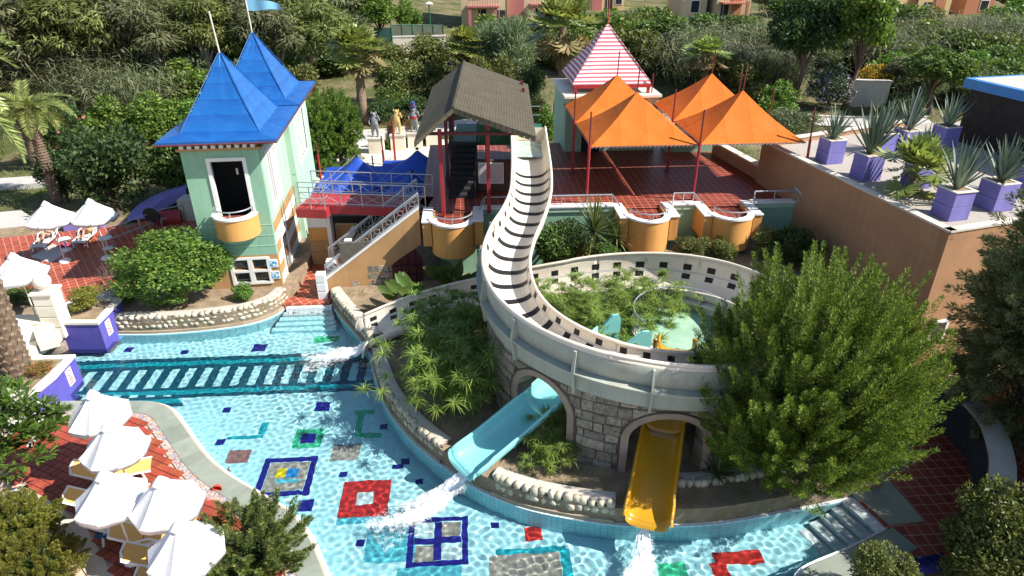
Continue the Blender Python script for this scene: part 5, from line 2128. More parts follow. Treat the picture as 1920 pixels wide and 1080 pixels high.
M['grass'] = leaf_mat('grass_blade', (0.105, 0.166, 0.035), (0.255, 0.285, 0.075), .25, .6)
M['twig'] = mat('bare_twig', (.20, .15, .12), .9, .3, 4, bump=0)
for nm, c in dict(fl_pink=(.62, .08, .14), fl_lilac=(.42, .34, .55), fl_yellow=(.75, .48, .02), fl_white=(.82, .78, .7), fl_red=(.6, .12, .03)).items():
    M[nm] = leaf_mat('petal_' + nm[3:], c, tuple(min(1, x * 1.25) for x in c), .3, .6, .2)


def runit(rng, n):
    v = rng.normal(size=(n, 3))
    return v / np.linalg.norm(v, axis=1, keepdims=True)


def nrm(v):
    return v / np.maximum(np.linalg.norm(v, axis=-1, keepdims=True), 1e-9)


def leaf_quads(P, D, N, L, W, fold=.12, mid=.45):
    S = nrm(np.cross(D, N))
    U = nrm(np.cross(S, D))
    L, W = np.asarray(L).reshape(-1, 1), np.asarray(W).reshape(-1, 1)
    a = P
    b = P + D * L * mid + S * W * .5 + U * W * fold
    c = P + D * L
    d = P + D * L * mid - S * W * .5 + U * W * fold
    V = np.stack([a, b, c, d], 1).reshape(-1, 3)
    F = np.arange(len(P) * 4).reshape(-1, 4)
    return V, F


def blades(rng, P, D, L, W, segs=4, bend=.5, up=None):
    """tapering curved strips: (n) bases, directions, lengths, widths"""
    n = len(P)
    S = nrm(np.cross(D, np.array([0, 0, 1.0]) + .01 * rng.normal(size=(n, 3))))
    V = []
    for i in range(segs + 1):
        t = i / segs
        g = -bend.reshape(-1, 1) * t * t * np.array([0, 0, 1.0]) if isinstance(bend, np.ndarray) else -bend * t * t * np.array([0, 0, 1.0])
        c = P + (D * t + g) * L.reshape(-1, 1)
        w = W.reshape(-1, 1) * (1 - t) ** .7 * (.75 + .5 * t) * .5 + .0008
        V.append(c - S * w)
        V.append(c + S * w)
    V = np.stack(V, 1)
    k = 2 * (segs + 1)
    f = np.array([(2 * i, 2 * i + 1, 2 * i + 3, 2 * i + 2) for i in range(segs)])
    F = f[None] + (np.arange(n) * k)[:, None, None]
    return V.reshape(-1, 3), F.reshape(-1, 4)


def join(*VF):
    V, F, k = [], [], 0
    for v, f in VF:
        V.append(v)
        F.append(f + k)
        k += len(v)
    return np.concatenate(V), np.concatenate(F)


def clumps(rng, c, rad, k, size, low=-.55, fill=(.55, .95)):
    d = runit(rng, k * 3)
    d = d[d[:, 2] > low][:k]
    r = rng.uniform(fill[0], fill[1], len(d))
    C = np.array(c) + d * np.array(rad) * r[:, None]
    S = size * rng.uniform(.6, 1.25, len(d))
    return C, S


def crown(rng, C, S, n, L, W, out=.6, up=.25, droop=0.0, shell=.6, flat=.8):
    w = S ** 2
    idx = rng.choice(len(C), n, p=w / w.sum())
    d = runit(rng, n)
    r = shell + (1 - shell) * rng.random(n)
    sc = np.stack([S[idx], S[idx], S[idx] * flat], -1)
    P = C[idx] + d * sc * r[:, None]
    D = nrm(d * out + runit(rng, n) * .7 + np.array([0, 0, up - droop]))
    N = nrm(d + runit(rng, n) * .6 + np.array([0, 0, .4]))
    ll = L * rng.uniform(.6, 1.3, n)
    ww = W * rng.uniform(.7, 1.2, n)
    return leaf_quads(P, D, N, ll, ww)


def limbs(base, C, rng, r0, k=8, m='bark', name='trunk', parent=None, fork=.4):
    mb = MB()
    top = Vector(C.mean(0))
    b = Vector(base)
    fk = b.lerp(top, fork)
    fk += Vector((rng.uniform(-.1, .1), rng.uniform(-.1, .1), 0)) * (top - b).length
    mid = b.lerp(fk, .5) + Vector((rng.uniform(-.05, .05), rng.uniform(-.05, .05), 0)) * (top - b).length
    mb.tube(catmull([b - Vector((0, 0, .1)), mid, fk, fk.lerp(top, .6)], 4), lambda t: r0 * (1.15 - .75 * t), 8)
    idx = rng.choice(len(C), min(k, len(C)), replace=False)
    for i in idx:
        e = Vector(C[i])
        m1 = fk.lerp(e, .5) + Vector((0, 0, .12 * (e - fk).length))
        mb.tube(catmull([fk.lerp(b, .1), m1, e], 4), lambda t: r0 * (.5 - .42 * t), 6)
    return mb.build(name, M[m], parent, smooth='all')


PROTO = {}


def proto(key, make):
    """builder of a unit plant, made once; later ones are copies that share its meshes"""
    PROTO[key] = [make, None]


def plant(key, loc, scale, label, cat, group=None, rz=None, name=None):
    make, src = PROTO[key]
    if src is None:
        o = make()
        PROTO[key][1] = o
    else:
        o = copy_tree(src)
    o.location = loc
    o.scale = scale if isinstance(scale, (tuple, list)) else (scale,) * 3
    o.rotation_euler = (0, 0, R.uniform(0, 6.28) if rz is None else rz)
    if name:
        o.name = name
    tag(o, label, cat, group)
    if group is None and 'group' in o:
        del o['group']
    return o


def bush_maker(name, leafm, n, L, W, seed, k=26, size=.36, fl=None, nf=0, barkm='bark', droop=0.0, flat=.85, rz_=1.0, up=.25):
    def make():
        rng = np.random.default_rng(seed)
        root = empty(name, (0, 0, 0))
        C, S = clumps(rng, (0, 0, .95 * rz_), (.72, .72, .78 * rz_), k, size, -.9, (.35, 1.0))
        V, F = crown(rng, C, S, n, L, W, droop=droop, flat=flat, up=up)
        np_mesh('foliage', V, F, M[leafm], root, local=True)
        limbs((0, 0, 0), C, rng, .06, 7, barkm, 'stems', root, .25)
        if fl:
            Vf, Ff = crown(rng, C, S * 1.06, nf, L * .7, L * .7, shell=.93, flat=flat)
            np_mesh('blossom', Vf, Ff, M[fl], root, local=True)
        return root
    return make


def tree_maker(name, leafm, n, L, W, seed, k=34, size=.34, low=-.5, zc=1.9, rad=(1, 1, 1.0), droop=0.0, barkm='bark', r0=.085, fill=(.4, 1.0), up=.2):
    """crown of about unit radius centred zc above the ground"""
    def make():
        rng = np.random.default_rng(seed)
        root = empty(name, (0, 0, 0))
        C, S = clumps(rng, (0, 0, zc), tuple(.8 * x for x in rad), k, size, low, fill)
        V, F = crown(rng, C, S, n, L, W, droop=droop, up=up)
        np_mesh('crown', V, F, M[leafm], root, local=True)
        limbs((0, 0, 0), C, rng, r0, 10, barkm, 'trunk', root, .45)
        return root
    return make


def plume_cloud(rng, c, rad, k, plen, per, L, W, low=-.3, upb=.55, prad=.16):
    """conifer sprays: tapering plumes of scale leaves over a dome"""
    d = runit(rng, k * 3)
    d = d[d[:, 2] > low][:k]
    k = len(d)
    P0 = np.array(c) + d * np.array(rad) * rng.uniform(.55, .97, k)[:, None]
    A = nrm(d * .75 + runit(rng, k) * .28 + np.array([0, 0, upb]))
    pl = plen * rng.uniform(.6, 1.25, k)
    idx = np.repeat(np.arange(k), per)
    t = rng.random(len(idx)) ** .85
    n = len(idx)
    rr = prad * (1.05 - t) ** .8 * np.sqrt(rng.random(n)) * (pl[idx] / plen)
    s1 = nrm(np.cross(A, np.array([.3, .2, 1.0])))
    s2 = np.cross(A, s1)
    a = rng.random(n) * 6.283
    rad_ = s1[idx] * np.cos(a)[:, None] + s2[idx] * np.sin(a)[:, None]
    P = P0[idx] + A[idx] * (t * pl[idx])[:, None] + rad_ * rr[:, None]
    D = nrm(A[idx] * 1.0 + rad_ * .75 + runit(rng, n) * .35)
    N = nrm(rad_ + runit(rng, n) * .5)
    V, F = leaf_quads(P, D, N, L * rng.uniform(.6, 1.3, n), W * rng.uniform(.7, 1.2, n))
    return V, F, P0, A, pl


def fan_leaf(rng, n=22, r=1.0):
    """pleated palm fan lying in the x-z plane, stalk at the origin, unit length"""
    V, F = [], []
    for i in range(n):
        a = math.radians(-125 + 250 * i / (n - 1))
        d = np.array([math.sin(a), 0, math.cos(a)])
        s = np.array([math.cos(a), 0, -math.sin(a)])
        w = .16 * r
        ln = r * (.95 - .25 * abs(a) / 2.2) * rng.uniform(.9, 1.05)
        k = len(V)
        dr = rng.uniform(.06, .2) * ln
        V += [(0, 0, 0), tuple(d * ln * .55 + s * w * .5 + np.array([0, .05 * (-1) ** i, 0])), tuple(d * ln + np.array([0, -dr, -dr])), tuple(d * ln * .55 - s * w * .5 + np.array([0, .05 * (-1) ** i, 0]))]
        F.append((k, k + 1, k + 2, k + 3))
    return np.array(V), np.array(F)


def fan_palm_maker(seed, nleaf=36, trunk=5.2, r0=.2, skirt=True):
    def make():
        rng = np.random.default_rng(seed)
        root = empty('fan_palm', (0, 0, 0))
        parts, dry, st = [], [], MB()
        for i in range(nleaf):
            el = math.radians(rng.uniform(-55, 82) if i > 8 else rng.uniform(50, 88))
            az = rng.uniform(0, 6.283)
            o = np.array([math.cos(az) * math.cos(el), math.sin(az) * math.cos(el), math.sin(el)])
            ln = rng.uniform(.75, 1.05)
            base = np.array([0, 0, trunk])
            hub = base + o * ln + np.array([0, 0, -.12 * (1 - math.sin(el)) * ln])
            v, f = fan_leaf(rng, 18, rng.uniform(.85, 1.15))
            z = nrm(o + np.array([0, 0, -.35]))
            x = nrm(np.cross(z, np.array([0, 0, 1.0]) + .2 * rng.normal(size=3)))
            y = np.cross(z, x)
            v = v[:, :1] * x + v[:, 1:2] * y + v[:, 2:] * z + hub
            (dry if el < -.6 and skirt else parts).append((v, f))
            st.tube([base - np.array([0, 0, .2]), base + o * ln * .5 + np.array([0, 0, .05]), hub], .018, 4, False)
        V, F = join(*parts)
        np_mesh('crown', V, F, M['palm_leaf'], root, local=True)
        if dry:
            V, F = join(*dry)
            np_mesh('dead_leaves', V, F, M['palm_dry'], root, local=True)
        st.build('leaf_stalks', M['palm_leaf'], root)
        n = 22
        pts = [(.06 * math.sin(i * .4), .05 * math.cos(i * .3), trunk * i / n) for i in range(n + 1)]
        MB().tube(pts, lambda t: r0 * (1.25 - .45 * t + .05 * math.sin(t * 90)), 10).build('trunk', M['palm_bark'], root, smooth='all')
        if skirt:
            P = np.array([0, 0, trunk - .1]) + runit(rng, 260) * np.array([.22, .22, .9]) - np.array([0, 0, .7])
            D = nrm(np.concatenate([P[:, :2] * 1.2, -np.ones((260, 1))], 1))
            V, F = leaf_quads(P, D, runit(rng, 260), rng.uniform(.4, .8, 260), rng.uniform(.05, .1, 260))
            np_mesh('skirt', V, F, M['palm_dry'], root, local=True)
        return root
    return make


def date_palm_maker(seed, trunk=5.6, nf=44, fl_=2.3, r0=.24, knobs=True):
    def make():
        rng = np.random.default_rng(seed)
        root = empty('date_palm', (0, 0, 0))
        P, D, N, L, W = [], [], [], [], []
        st = MB()
        for i in range(nf):
            az = rng.uniform(0, 6.283)
            el = math.radians(rng.uniform(-15, 80))
            h = np.array([math.cos(az), math.sin(az), 0])
            ln = fl_ * rng.uniform(.8, 1.1)
            pts = []
            p = np.array([0, 0, trunk]) + h * .1
            e = el
            m = 12
            for j in range(m + 1):
                pts.append(p.copy())
                p = p + (h * math.cos(e) + np.array([0, 0, math.sin(e)])) * ln / m
                e -= math.radians(rng.uniform(6.5, 9.5))
            st.tube(pts, lambda t: .028 * (1 - .8 * t), 4, False)
            pts = np.array(pts)
            side = np.cross(h, [0, 0, 1.0])
            for j in range(1, m):
                for q in (0, .33, .66):
                    c = pts[j] * (1 - q) + pts[j + 1] * q
                    tg = nrm(pts[j + 1] - pts[j])
                    up = np.cross(side, tg)
                    for s in (-1, 1):
                        t = (j + q) / m
                        P.append(c)
                        D.append(nrm(side * s * .85 + tg * .75 + up * .25 + rng.normal(size=3) * .08))
                        N.append(up + rng.normal(size=3) * .2)
                        L.append(.42 * math.sin(math.pi * min(1, .15 + t * .85)) + .08)
                        W.append(.045)
        V, F = leaf_quads(np.array(P), np.array(D), np.array(N), np.array(L), np.array(W), .1)
        np_mesh('crown', V, F, M['palm_leaf'], root, local=True)
        st.build('frond_stalks', M['palm_leaf'], root)
        n = 40
        MB().tube([(.1 * math.sin(i * .08), 0, trunk * i / n) for i in range(n + 1)], lambda t: r0 * (1.12 - .2 * t + .18 * max(0, t - .9) * 5), 12).build('trunk', M['palm_bark'], root, smooth='all')
        if knobs:
            kb = MB()
            kk = int(trunk / .16)
            for j in range(kk):
                for a in range(9):
                    an = a * 2 * math.pi / 9 + j * .35
                    zz = trunk * (j + .5) / kk
                    rr = r0 * (1.12 - .2 * zz / trunk)
                    o = Vector((math.cos(an), math.sin(an), 0))
                    sd = Vector((-o.y, o.x, 0))
                    b = o * (rr * .96) + Vector((.1 * math.sin(zz / trunk * n * .08), 0, zz))
                    kb.add([b - sd * .09, b + sd * .09, b + o * .055 + sd * .05 + Vector((0, 0, .11)), b + o * .055 - sd * .05 + Vector((0, 0, .11)), b + o * .01 + Vector((0, 0, .15))], [(0, 1, 2, 3), (3, 2, 4), (0, 3, 4), (1, 4, 2)])
            tag(kb.build('leaf_scars', M['palm_bark'], root), kind='stuff')
        return root
    return make


def reed_maker(seed, n=520, h=2.6, m='reed'):
    def make():
        rng = np.random.default_rng(seed)
        root = empty('reed_clump', (0, 0, 0))
        P = np.concatenate([rng.normal(0, .55, (n, 2)), np.zeros((n, 1))], 1)
        D = nrm(np.concatenate([P[:, :2] * .22 + rng.normal(0, .16, (n, 2)), np.ones((n, 1))], 1))
        L = h * rng.uniform(.55, 1.1, n)
        V1 = blades(rng, P, D, L, np.full(n, .05), 4, rng.uniform(.02, .25, n))
        q = n * 4
        t = rng.uniform(.3, .98, q)
        i = rng.integers(0, n, q)
        P2 = P[i] + D[i] * (L[i] * t)[:, None]
        D2 = nrm(runit(rng, q) * np.array([1, 1, .4]) + np.array([.25, 0, .5]))
        V2 = blades(rng, P2, D2, rng.uniform(.35, .7, q), np.full(q, .045), 3, rng.uniform(.3, .9, q))
        V, F = join(V1, V2)
        np_mesh('blades', V, F, M[m], root, local=True)
        return root
    return make


def papyrus_maker(seed, n=46, h=1.7, spread=.75):
    def make():
        rng = np.random.default_rng(seed)
        root = empty('papyrus', (0, 0, 0))
        P0 = np.concatenate([rng.normal(0, spread * .45, (n, 2)), np.zeros((n, 1))], 1)
        D0 = nrm(np.concatenate([P0[:, :2] * .5 + rng.normal(0, .14, (n, 2)), np.ones((n, 1))], 1))
        L0 = h * rng.uniform(.45, 1.05, n)
        st = blades(rng, P0, D0, L0, np.full(n, .022), 3, np.full(n, .04))
        T = P0 + D0 * L0[:, None]
        per = 22
        idx = np.repeat(np.arange(n), per)
        a = np.tile(np.arange(per) * 2 * math.pi / per, n) + rng.normal(0, .1, n * per)
        o = np.stack([np.cos(a), np.sin(a), rng.uniform(.05, .75, n * per)], -1)
        V2 = blades(rng, T[idx], nrm(o + D0[idx] * .3), rng.uniform(.26, .44, n * per), np.full(n * per, .030), 3, rng.uniform(.25, .8, n * per))
        np_mesh('umbels', *V2, M['papyrus'], root, local=True)
        np_mesh('stems', *st, M['papyrus'], root, local=True)
        return root
    return make


def rosette_maker(name, seed, n, L, W, m, thick=.25, el=(5, 85), bend=.12, trunk=0.0):
    """sword leaves from one heart: agave, yucca"""
    def make():
        rng = np.random.default_rng(seed)
        root = empty(name, (0, 0, 0))
        V, F = [], []
        for i in range(n):
            f_ = i / max(1, n - 1)
            e = math.radians(el[0] + (el[1] - el[0]) * f_ ** .8 + rng.uniform(-6, 6))
            az = i * 2.39996 + rng.uniform(-.2, .2)
            h = np.array([math.cos(az), math.sin(az), 0])
            side = np.array([-math.sin(az), math.cos(az), 0])
            ln = L * rng.uniform(.78, 1.08) * (.8 + .2 * f_)
            p = np.array([0, 0, trunk]) + h * W * .35
            k = len(V)
            m_ = 7
            bd = bend * rng.uniform(-.6, 1.3)
            for j in range(m_ + 1):
                t = j / m_
                w = W * (.62 + .9 * t - 1.5 * t * t) if t < .45 else W * .72 * (1 - (t - .45) / .55) ** .85
                w = max(w, .003)
                dirv = h * math.cos(e) + np.array([0, 0, math.sin(e)])
                upv = -h * math.sin(e) + np.array([0, 0, math.cos(e)])
                V += [p - side * w * .5 + upv * w * thick, p - upv * w * .1, p + side * w * .5 + upv * w * thick]
                p = p + dirv * ln / m_
                e -= bd / m_ * (1 + t)
            for j in range(m_):
                a = k + j * 3
                F += [(a, a + 1, a + 4, a + 3), (a + 1, a + 2, a + 5, a + 4)]
        np_mesh('leaves', np.array(V), np.array(F), M[m], root, local=True, smooth=True)
        if trunk:
            MB().tube([(0, 0, -.05), (.02, .01, trunk * .5), (0, 0, trunk + .1)], W * .9, 8).build('trunk', M['bark'], root, smooth='all')
        return root
    return make


proto('bush', bush_maker('bush', 'leaf', 5200, .15, .075, 21))
proto('bush_dark', bush_maker('bush', 'leaf_dark', 6000, .12, .06, 22))
proto('bush_bright', bush_maker('bush', 'leaf_bright', 6000, .13, .07, 23, k=34, size=.3))
proto('bush_olive', bush_maker('bush', 'leaf_olive', 5200, .13, .06, 24))
proto('bush_grey', bush_maker('bush', 'leaf_grey', 6000, .17, .035, 25, k=30, size=.32, up=.6))
proto('oleander', bush_maker('flowering_bush', 'leaf_dark', 5000, .17, .045, 26, fl='fl_pink', nf=90, up=.5))
proto('lilac', bush_maker('flowering_bush', 'leaf_dark', 5000, .12, .05, 27, fl='fl_lilac', nf=1200))
proto('yellow_bush', bush_maker('flowering_bush', 'leaf_yellow', 3000, .13, .06, 28, fl='fl_yellow', nf=2200))
proto('tree', tree_maker('broadleaf_tree', 'leaf', 8500, .14, .07, 31))
proto('tree_dark', tree_maker('broadleaf_tree', 'leaf_dark', 9000, .12, .055, 32))
proto('tree_bright', tree_maker('broadleaf_tree', 'leaf_bright', 8500, .13, .08, 33, k=40, size=.28))
proto('tree_euc', tree_maker('eucalyptus_tree', 'leaf_euc', 11000, .20, .035, 34, k=46, size=.3, zc=2.0, rad=(1, 1, 1.25), droop=.75, barkm='pale_bark', r0=.06, up=0))
proto('tree_euc2', tree_maker('eucalyptus_tree', 'leaf_olive', 11000, .18, .035, 35, k=40, size=.32, zc=2.0, rad=(1, 1, 1.3), droop=.7, barkm='pale_bark', r0=.06, up=0))
proto('tree_grey', tree_maker('tamarisk_tree', 'leaf_grey', 11000, .20, .028, 36, k=40, size=.34, zc=1.4, rad=(1, 1, 1.0), up=.5, low=-.8))
proto('fan_palm', fan_palm_maker(41))
proto('fan_palm_small', fan_palm_maker(42, 24, 1.0, .16, False))
proto('date_palm', date_palm_maker(43))
proto('reeds', reed_maker(44))
proto('papyrus', papyrus_maker(45, 62, 1.7, .9))
proto('papyrus_low', papyrus_maker(46, 50, 1.1, .8))
proto('agave', rosette_maker('agave', 47, 30, 1.9, .17, 'agave', .22, (42, 89), .16))
proto('agave_b', rosette_maker('agave', 48, 27, 1.75, .17, 'agave', .22, (36, 88), .22))
proto('yucca', rosette_maker('yucca', 49, 80, .85, .05, 'yucca', .1, (-25, 88), .25, .55))
proto('yucca_dark', rosette_maker('yucca', 50, 70, .9, .045, 'yucca', .1, (-20, 85), .3, .3))


def juniper_maker(seed, c, rad, k, plen, per, L, W, m, low=-.35, prad=.17, upb=.55, r0=.18):
    def make():
        rng = np.random.default_rng(seed)
        root = empty('juniper', (0, 0, 0))
        V, F, P0, A, pl = plume_cloud(rng, c, rad, k, plen, per, L, W, low, upb, prad)
        np_mesh('crown', V, F, M[m], root, local=True)
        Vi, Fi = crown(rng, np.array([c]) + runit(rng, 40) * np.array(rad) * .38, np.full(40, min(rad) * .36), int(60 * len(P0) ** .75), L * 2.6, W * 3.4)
        np_mesh('inner_foliage', Vi, Fi, M['leaf_dark'], root, local=True)  # dark leaf colour stands for the shade deep inside the crown
        mb = MB()
        ids = rng.choice(len(P0), min(70, len(P0)), replace=False)
        hub = Vector((c[0], c[1], c[2] * .35))
        mb.tube([(0, 0, -.1), (.05, 0, c[2] * .3), (c[0], c[1], c[2] * .9), (c[0], c[1], c[2] + rad[2] * .5)], lambda t: r0 * (1.1 - .9 * t), 8)
        for i in ids:
            e = Vector(P0[i])
            b = Vector((c[0], c[1], max(.3, min(e.z * .6, c[2] + rad[2] * .3))))
            mb.tube([b, b.lerp(e, .6) + Vector((0, 0, .05)), e + Vector(A[i]) * pl[i] * .5], lambda t: r0 * (.22 - .19 * t), 5, False)
        mb.build('trunk', M['bark'], root, smooth='all')
        return root
    return make


proto('juniper_big', juniper_maker(51, (0, 0, 2.75), (2.95, 2.5, 3.4), 1200, 1.2, 325, .095, .020, 'juniper', -.85, .17, 1.2))
proto('juniper_near', juniper_maker(52, (0, 0, 1.5), (.95, .9, 1.45), 150, .75, 330, .06, .026, 'needle', -.8, .13, .9, .1))
proto('conifer_feather', juniper_maker(53, (0, 0, 4.4), (1.7, 1.7, 4.2), 520, 1.0, 230, .15, .034, 'feather', -.95, .34, .15, .14))
proto('conifer_green', juniper_maker(54, (0, 0, 2.4), (1.5, 1.5, 2.3), 260, .7, 110, .13, .06, 'leaf_bright', -.9, .22, .3, .14))


def proj(p):
    d = depth_of(p)
    return (960 + FPX * p[0] / d, 540 - FPX * (p[1] * _s + (p[2] - CAM_H) * _c) / d)


def on_ground(px, py):
    z = 1.0
    for _ in range(6):
        p = at(px, py, z)
        z = gz(p.x, p.y) if p.y > 34 else .6
    return at(px, py, z)


def bgp(key, bx, by, top, hw, label, cat, group=None, hunit=1.9, wunit=1.0, name=None, flat=1.0):
    """background plant from its foot, its top and its half width in the photograph"""
    p = on_ground(bx, by)
    h = zat(p.x, p.y, top) - p.z
    w = hw * depth_of(p) / FPX
    s = w / wunit
    return plant(key, p, (s, s * flat, h / hunit), label, cat, group, name=name)

# ------------------------------------------------------------------ background greenery, far to near
WH = [(40, 'at the left edge'), (110, 'above the date palm'), (180, 'right of the date palm crown'), (250, 'above the round bush'), (320, 'above the conifer bushes'), (390, 'left of the front flagpole'), (455, 'between the flagpoles'),
      (520, 'behind the flag'), (590, 'right of the flag'), (650, 'behind the green conifers'), (720, 'above the grey statue'), (790, 'above the hatted statue'), (860, 'above the brown roof'), (930, 'right of the brown roof ridge'), (1000, 'above the slide start'),
      (1070, 'by the tall fan palm'), (1140, 'left of the striped peak'), (1210, 'right of the striped peak'), (1280, 'above the left canopies'), (1350, 'above the back right canopy'), (1420, 'above the front right canopy'), (1490, 'by the dark rounded tree'),
      (1560, 'above the lilac bush'), (1630, 'by the bright poplar'), (1700, 'above the yellow flowers'), (1770, 'by the dense green tree'), (1840, 'above the pavilion'), (9999, 'at the right edge')]


def where(bx):
    return next(w for x, w in WH if bx < x)


G_EUC = 'eucalyptus trees on the left hillside'
row = [(-60, 235, -60, 110), (70, 215, -40, 100), (190, 200, -50, 95), (300, 190, -40, 90), (405, 185, -30, 80), (520, 180, -20, 75), (600, 170, -10, 70)]
word = ['at the far left edge', 'above the left date palm', 'above the reeds left of the tower', 'above the conifer hedge left of the tower', 'left of the front flagpole', 'behind the light blue flag', 'right of the light blue flag']
for i, (bx, by, tp, hw) in enumerate(row):
    bgp('tree_euc' if i % 2 else 'tree_euc2', bx, by, tp, hw, 'drooping brownish green eucalyptus tree ' + word[i], 'tree', G_EUC, hunit=3.25)
row = [(-10, 130, -110), (130, 125, -120), (250, 115, -110), (350, 105, -110), (450, 100, -100), (560, 95, -90), (650, 85, -80)]
for i, (bx, by, tp) in enumerate(row):
    bgp('tree_euc2' if i % 2 else 'tree_euc', bx, by, tp, 85, 'tall grey brown eucalyptus in the back row ' + where(bx), 'tree', 'back row eucalyptus trees', hunit=3.25)
for bx, by, tp, hw, lb in ((715, 95, -20, 45, 'yellow green tree beside the hillside lamp post'), (585, 130, 20, 40, 'dark tree left of the left fan palm')):
    bgp('tree_bright' if bx > 700 else 'tree_dark', bx, by, tp, hw, lb, 'tree', None, hunit=2.9)
for bx, by, tp, hw, k, lb in ((1230, 130, 20, 55, 'tree', 'green tree behind the striped roof'), (1485, 195, -20, 62, 'tree_dark', 'dark rounded tree on the slope right of the striped roof'),
                              (1582, 205, -60, 58, 'tree_bright', 'tall bright green poplar on the right slope'), (1745, 215, 82, 66, 'tree', 'dense green tree left of the dark pavilion'),
                              (1690, 190, 110, 45, 'tree_euc', 'brownish shrubby tree above the yellow flowers'), (945, 185, 22, 62, 'tree_grey', 'soft grey green tamarisk between two fan palms'),
                              (1350, 190, 100, 42, 'tree_euc2', 'olive tree behind the back right canopy')):
    bgp(k, bx, by, tp, hw, lb, 'tree', None, hunit=2.9 if 'grey' not in k else 2.4)
# fan palms
for bx, by, cx, cy_, s, lb in ((684, 232, 664, 98, 1.25, 'fan palm with leafy head right of the tower'), (880, 190, 868, 88, 1.05, 'fan palm just behind the brown shingle roof'),
                               (1050, 235, 1058, 55, 1.45, 'tall fan palm with drooping dead leaves left of the striped roof'), (1312, 200, 1300, 105, 1.05, 'fan palm behind the back right orange canopy'),
                               (318, 130, 316, 55, .8, 'small fan palm on the eucalyptus hillside'), (445, 130, 436, 92, .7, 'low fan palm between the blue tower roofs')):
    p = on_ground(bx, by)
    h = zat(p.x, p.y, cy_) - p.z
    plant('fan_palm', p, (s * 1.35, s * 1.35, h / 5.0), lb, 'palm tree', 'fan palms behind the park')
p = on_ground(112, 388)
plant('date_palm', (p.x, p.y, .7), (1.05, 1.05, (zat(p.x, p.y, 205) - .7) / 5.6), 'date palm with curved rough trunk on the left lawn', 'palm tree', 'date palms at left')
p = on_ground(72, 318)
plant('date_palm', (p.x, p.y, .7), (1.0, 1.0, (zat(p.x, p.y, 215) - .7) / 5.6), 'date palm with pale smooth trunk behind the left path', 'palm tree', 'date palms at left', rz=2.0)
p = at(48, 735, .2)
plant('date_palm', (p.x, p.y, .2), (1.5, 1.5, 1.8), 'thick rough date palm trunk rising at the left edge beside the footbridge', 'palm tree', 'date palms at left', rz=.6)
p = on_ground(-25, 430)
plant('date_palm', (p.x - .8, p.y, .3), (.6, .6, .36), 'short date palm with fronds reaching in at the left edge', 'palm tree', 'date palms at left', rz=1.2)

B = [('bush_dark', 225, 398, 248, 98, 'large round dark green bush left of the tower'), ('bush_dark', 130, 378, 285, 52, 'dark bush behind the date palm trunk'),
     ('bush', 345, 372, 250, 60, 'green bush pressed against the left tower wall'), ('bush_bright', 215, 268, 190, 55, 'bright green conifer bush above the big round bush'),
     ('bush_bright', 300, 262, 182, 62, 'bright green conifer bush left of the blue roof'), ('bush_bright', 375, 262, 195, 48, 'bright green conifer bush behind the blue roof eave'),
     ('oleander', 130, 300, 205, 55, 'dark bush with pink blossoms beside the date palm crown'), ('bush_olive', 330, 205, 130, 60, 'olive brown bush left of the front flagpole foot'),
     ('bush_grey', 270, 215, 130, 50, 'grey green scrub above the conifer hedge'), ('bush_grey', 165, 225, 140, 60, 'grey green scrub behind the pink blossoms'),
     ('bush_dark', 660, 240, 195, 28, 'dark hedge bush left of the grey statue'), ('bush_dark', 715, 232, 188, 34, 'dark hedge bush behind the grey statue'), ('bush_dark', 775, 228, 182, 34, 'dark hedge bush behind the hatted statue'),
     ('bush_dark', 830, 224, 185, 34, 'dark hedge bush left of the shelter roof'), ('bush_olive', 745, 190, 108, 45, 'olive shrub row centre behind the hedge'), ('bush_olive', 805, 185, 112, 42, 'olive shrub right of the row behind the hedge'),
     ('bush_olive', 920, 200, 100, 55, 'olive shrub behind the brown roof ridge'), ('bush_dark', 990, 215, 130, 40, 'dark shrub at the foot of the tall fan palm'),
     ('bush_bright', 1025, 268, 205, 30, 'bright green shrub left of the striped kiosk'), ('oleander', 1008, 245, 185, 26, 'reddish leaved shrub left of the striped kiosk'),
     ('bush_bright', 1450, 232, 160, 48, 'bright clipped bush right of the orange canopies'), ('bush_grey', 1478, 258, 205, 62, 'spreading grey green juniper beside the brown roof wall'),
     ('lilac', 1548, 205, 130, 48, 'bush covered with lilac flowers above the planters'), ('yellow_bush', 1628, 190, 128, 38, 'bush with yellow flowers above the planters'),
     ('oleander', 1690, 222, 180, 40, 'bush with pink flowers behind the agave planters'), ('bush_olive', 1400, 200, 110, 50, 'olive shrub above the back right canopy'),
     ('bush_grey', 1275, 130, 55, 40, 'grey shrub on the slope above the canopies'), ('bush_grey', 1340, 120, 50, 45, 'pale grey shrub below the far beige house'), ('bush_grey', 1420, 150, 85, 40, 'grey shrub left of the dark rounded tree'),
     ('bush_olive', 1180, 110, 20, 45, 'olive shrub behind the striped roof peak'), ('bush', 1840, 190, 120, 60, 'green bush above the dark pavilion roof'), ('bush', 1900, 165, 105, 45, 'green bush at the right edge above the pavilion'),
     ('bush_grey', 905, 120, 50, 40, 'grey bush left of the tamarisk'), ('bush_olive', 1010, 110, 55, 40, 'olive bush behind the tall fan palm'), ('bush_bright', 765, 60, 0, 30, 'bright bush on the slope by the lamp post'),
     ('bush_olive', 560, 195, 120, 50, 'olive bush behind the rear blue roof'), ('bush', 735, 215, 165, 34, 'green bush behind the left fan palm trunk')]
for k, bx, by, tp, hw, lb in B:
    bgp(k, bx, by, tp, hw, lb, 'bush', None, hunit=1.75, wunit=1.05)
for i, (bx, by, tp, hw) in enumerate(((600, 330, 168, 45), (642, 320, 160, 42))):
    bgp('conifer_green', bx, by, tp, hw, ('bright green conifer touching the tower', 'bright green conifer between tower and grey statue')[i], 'tree', None, hunit=5.2, wunit=1.75)
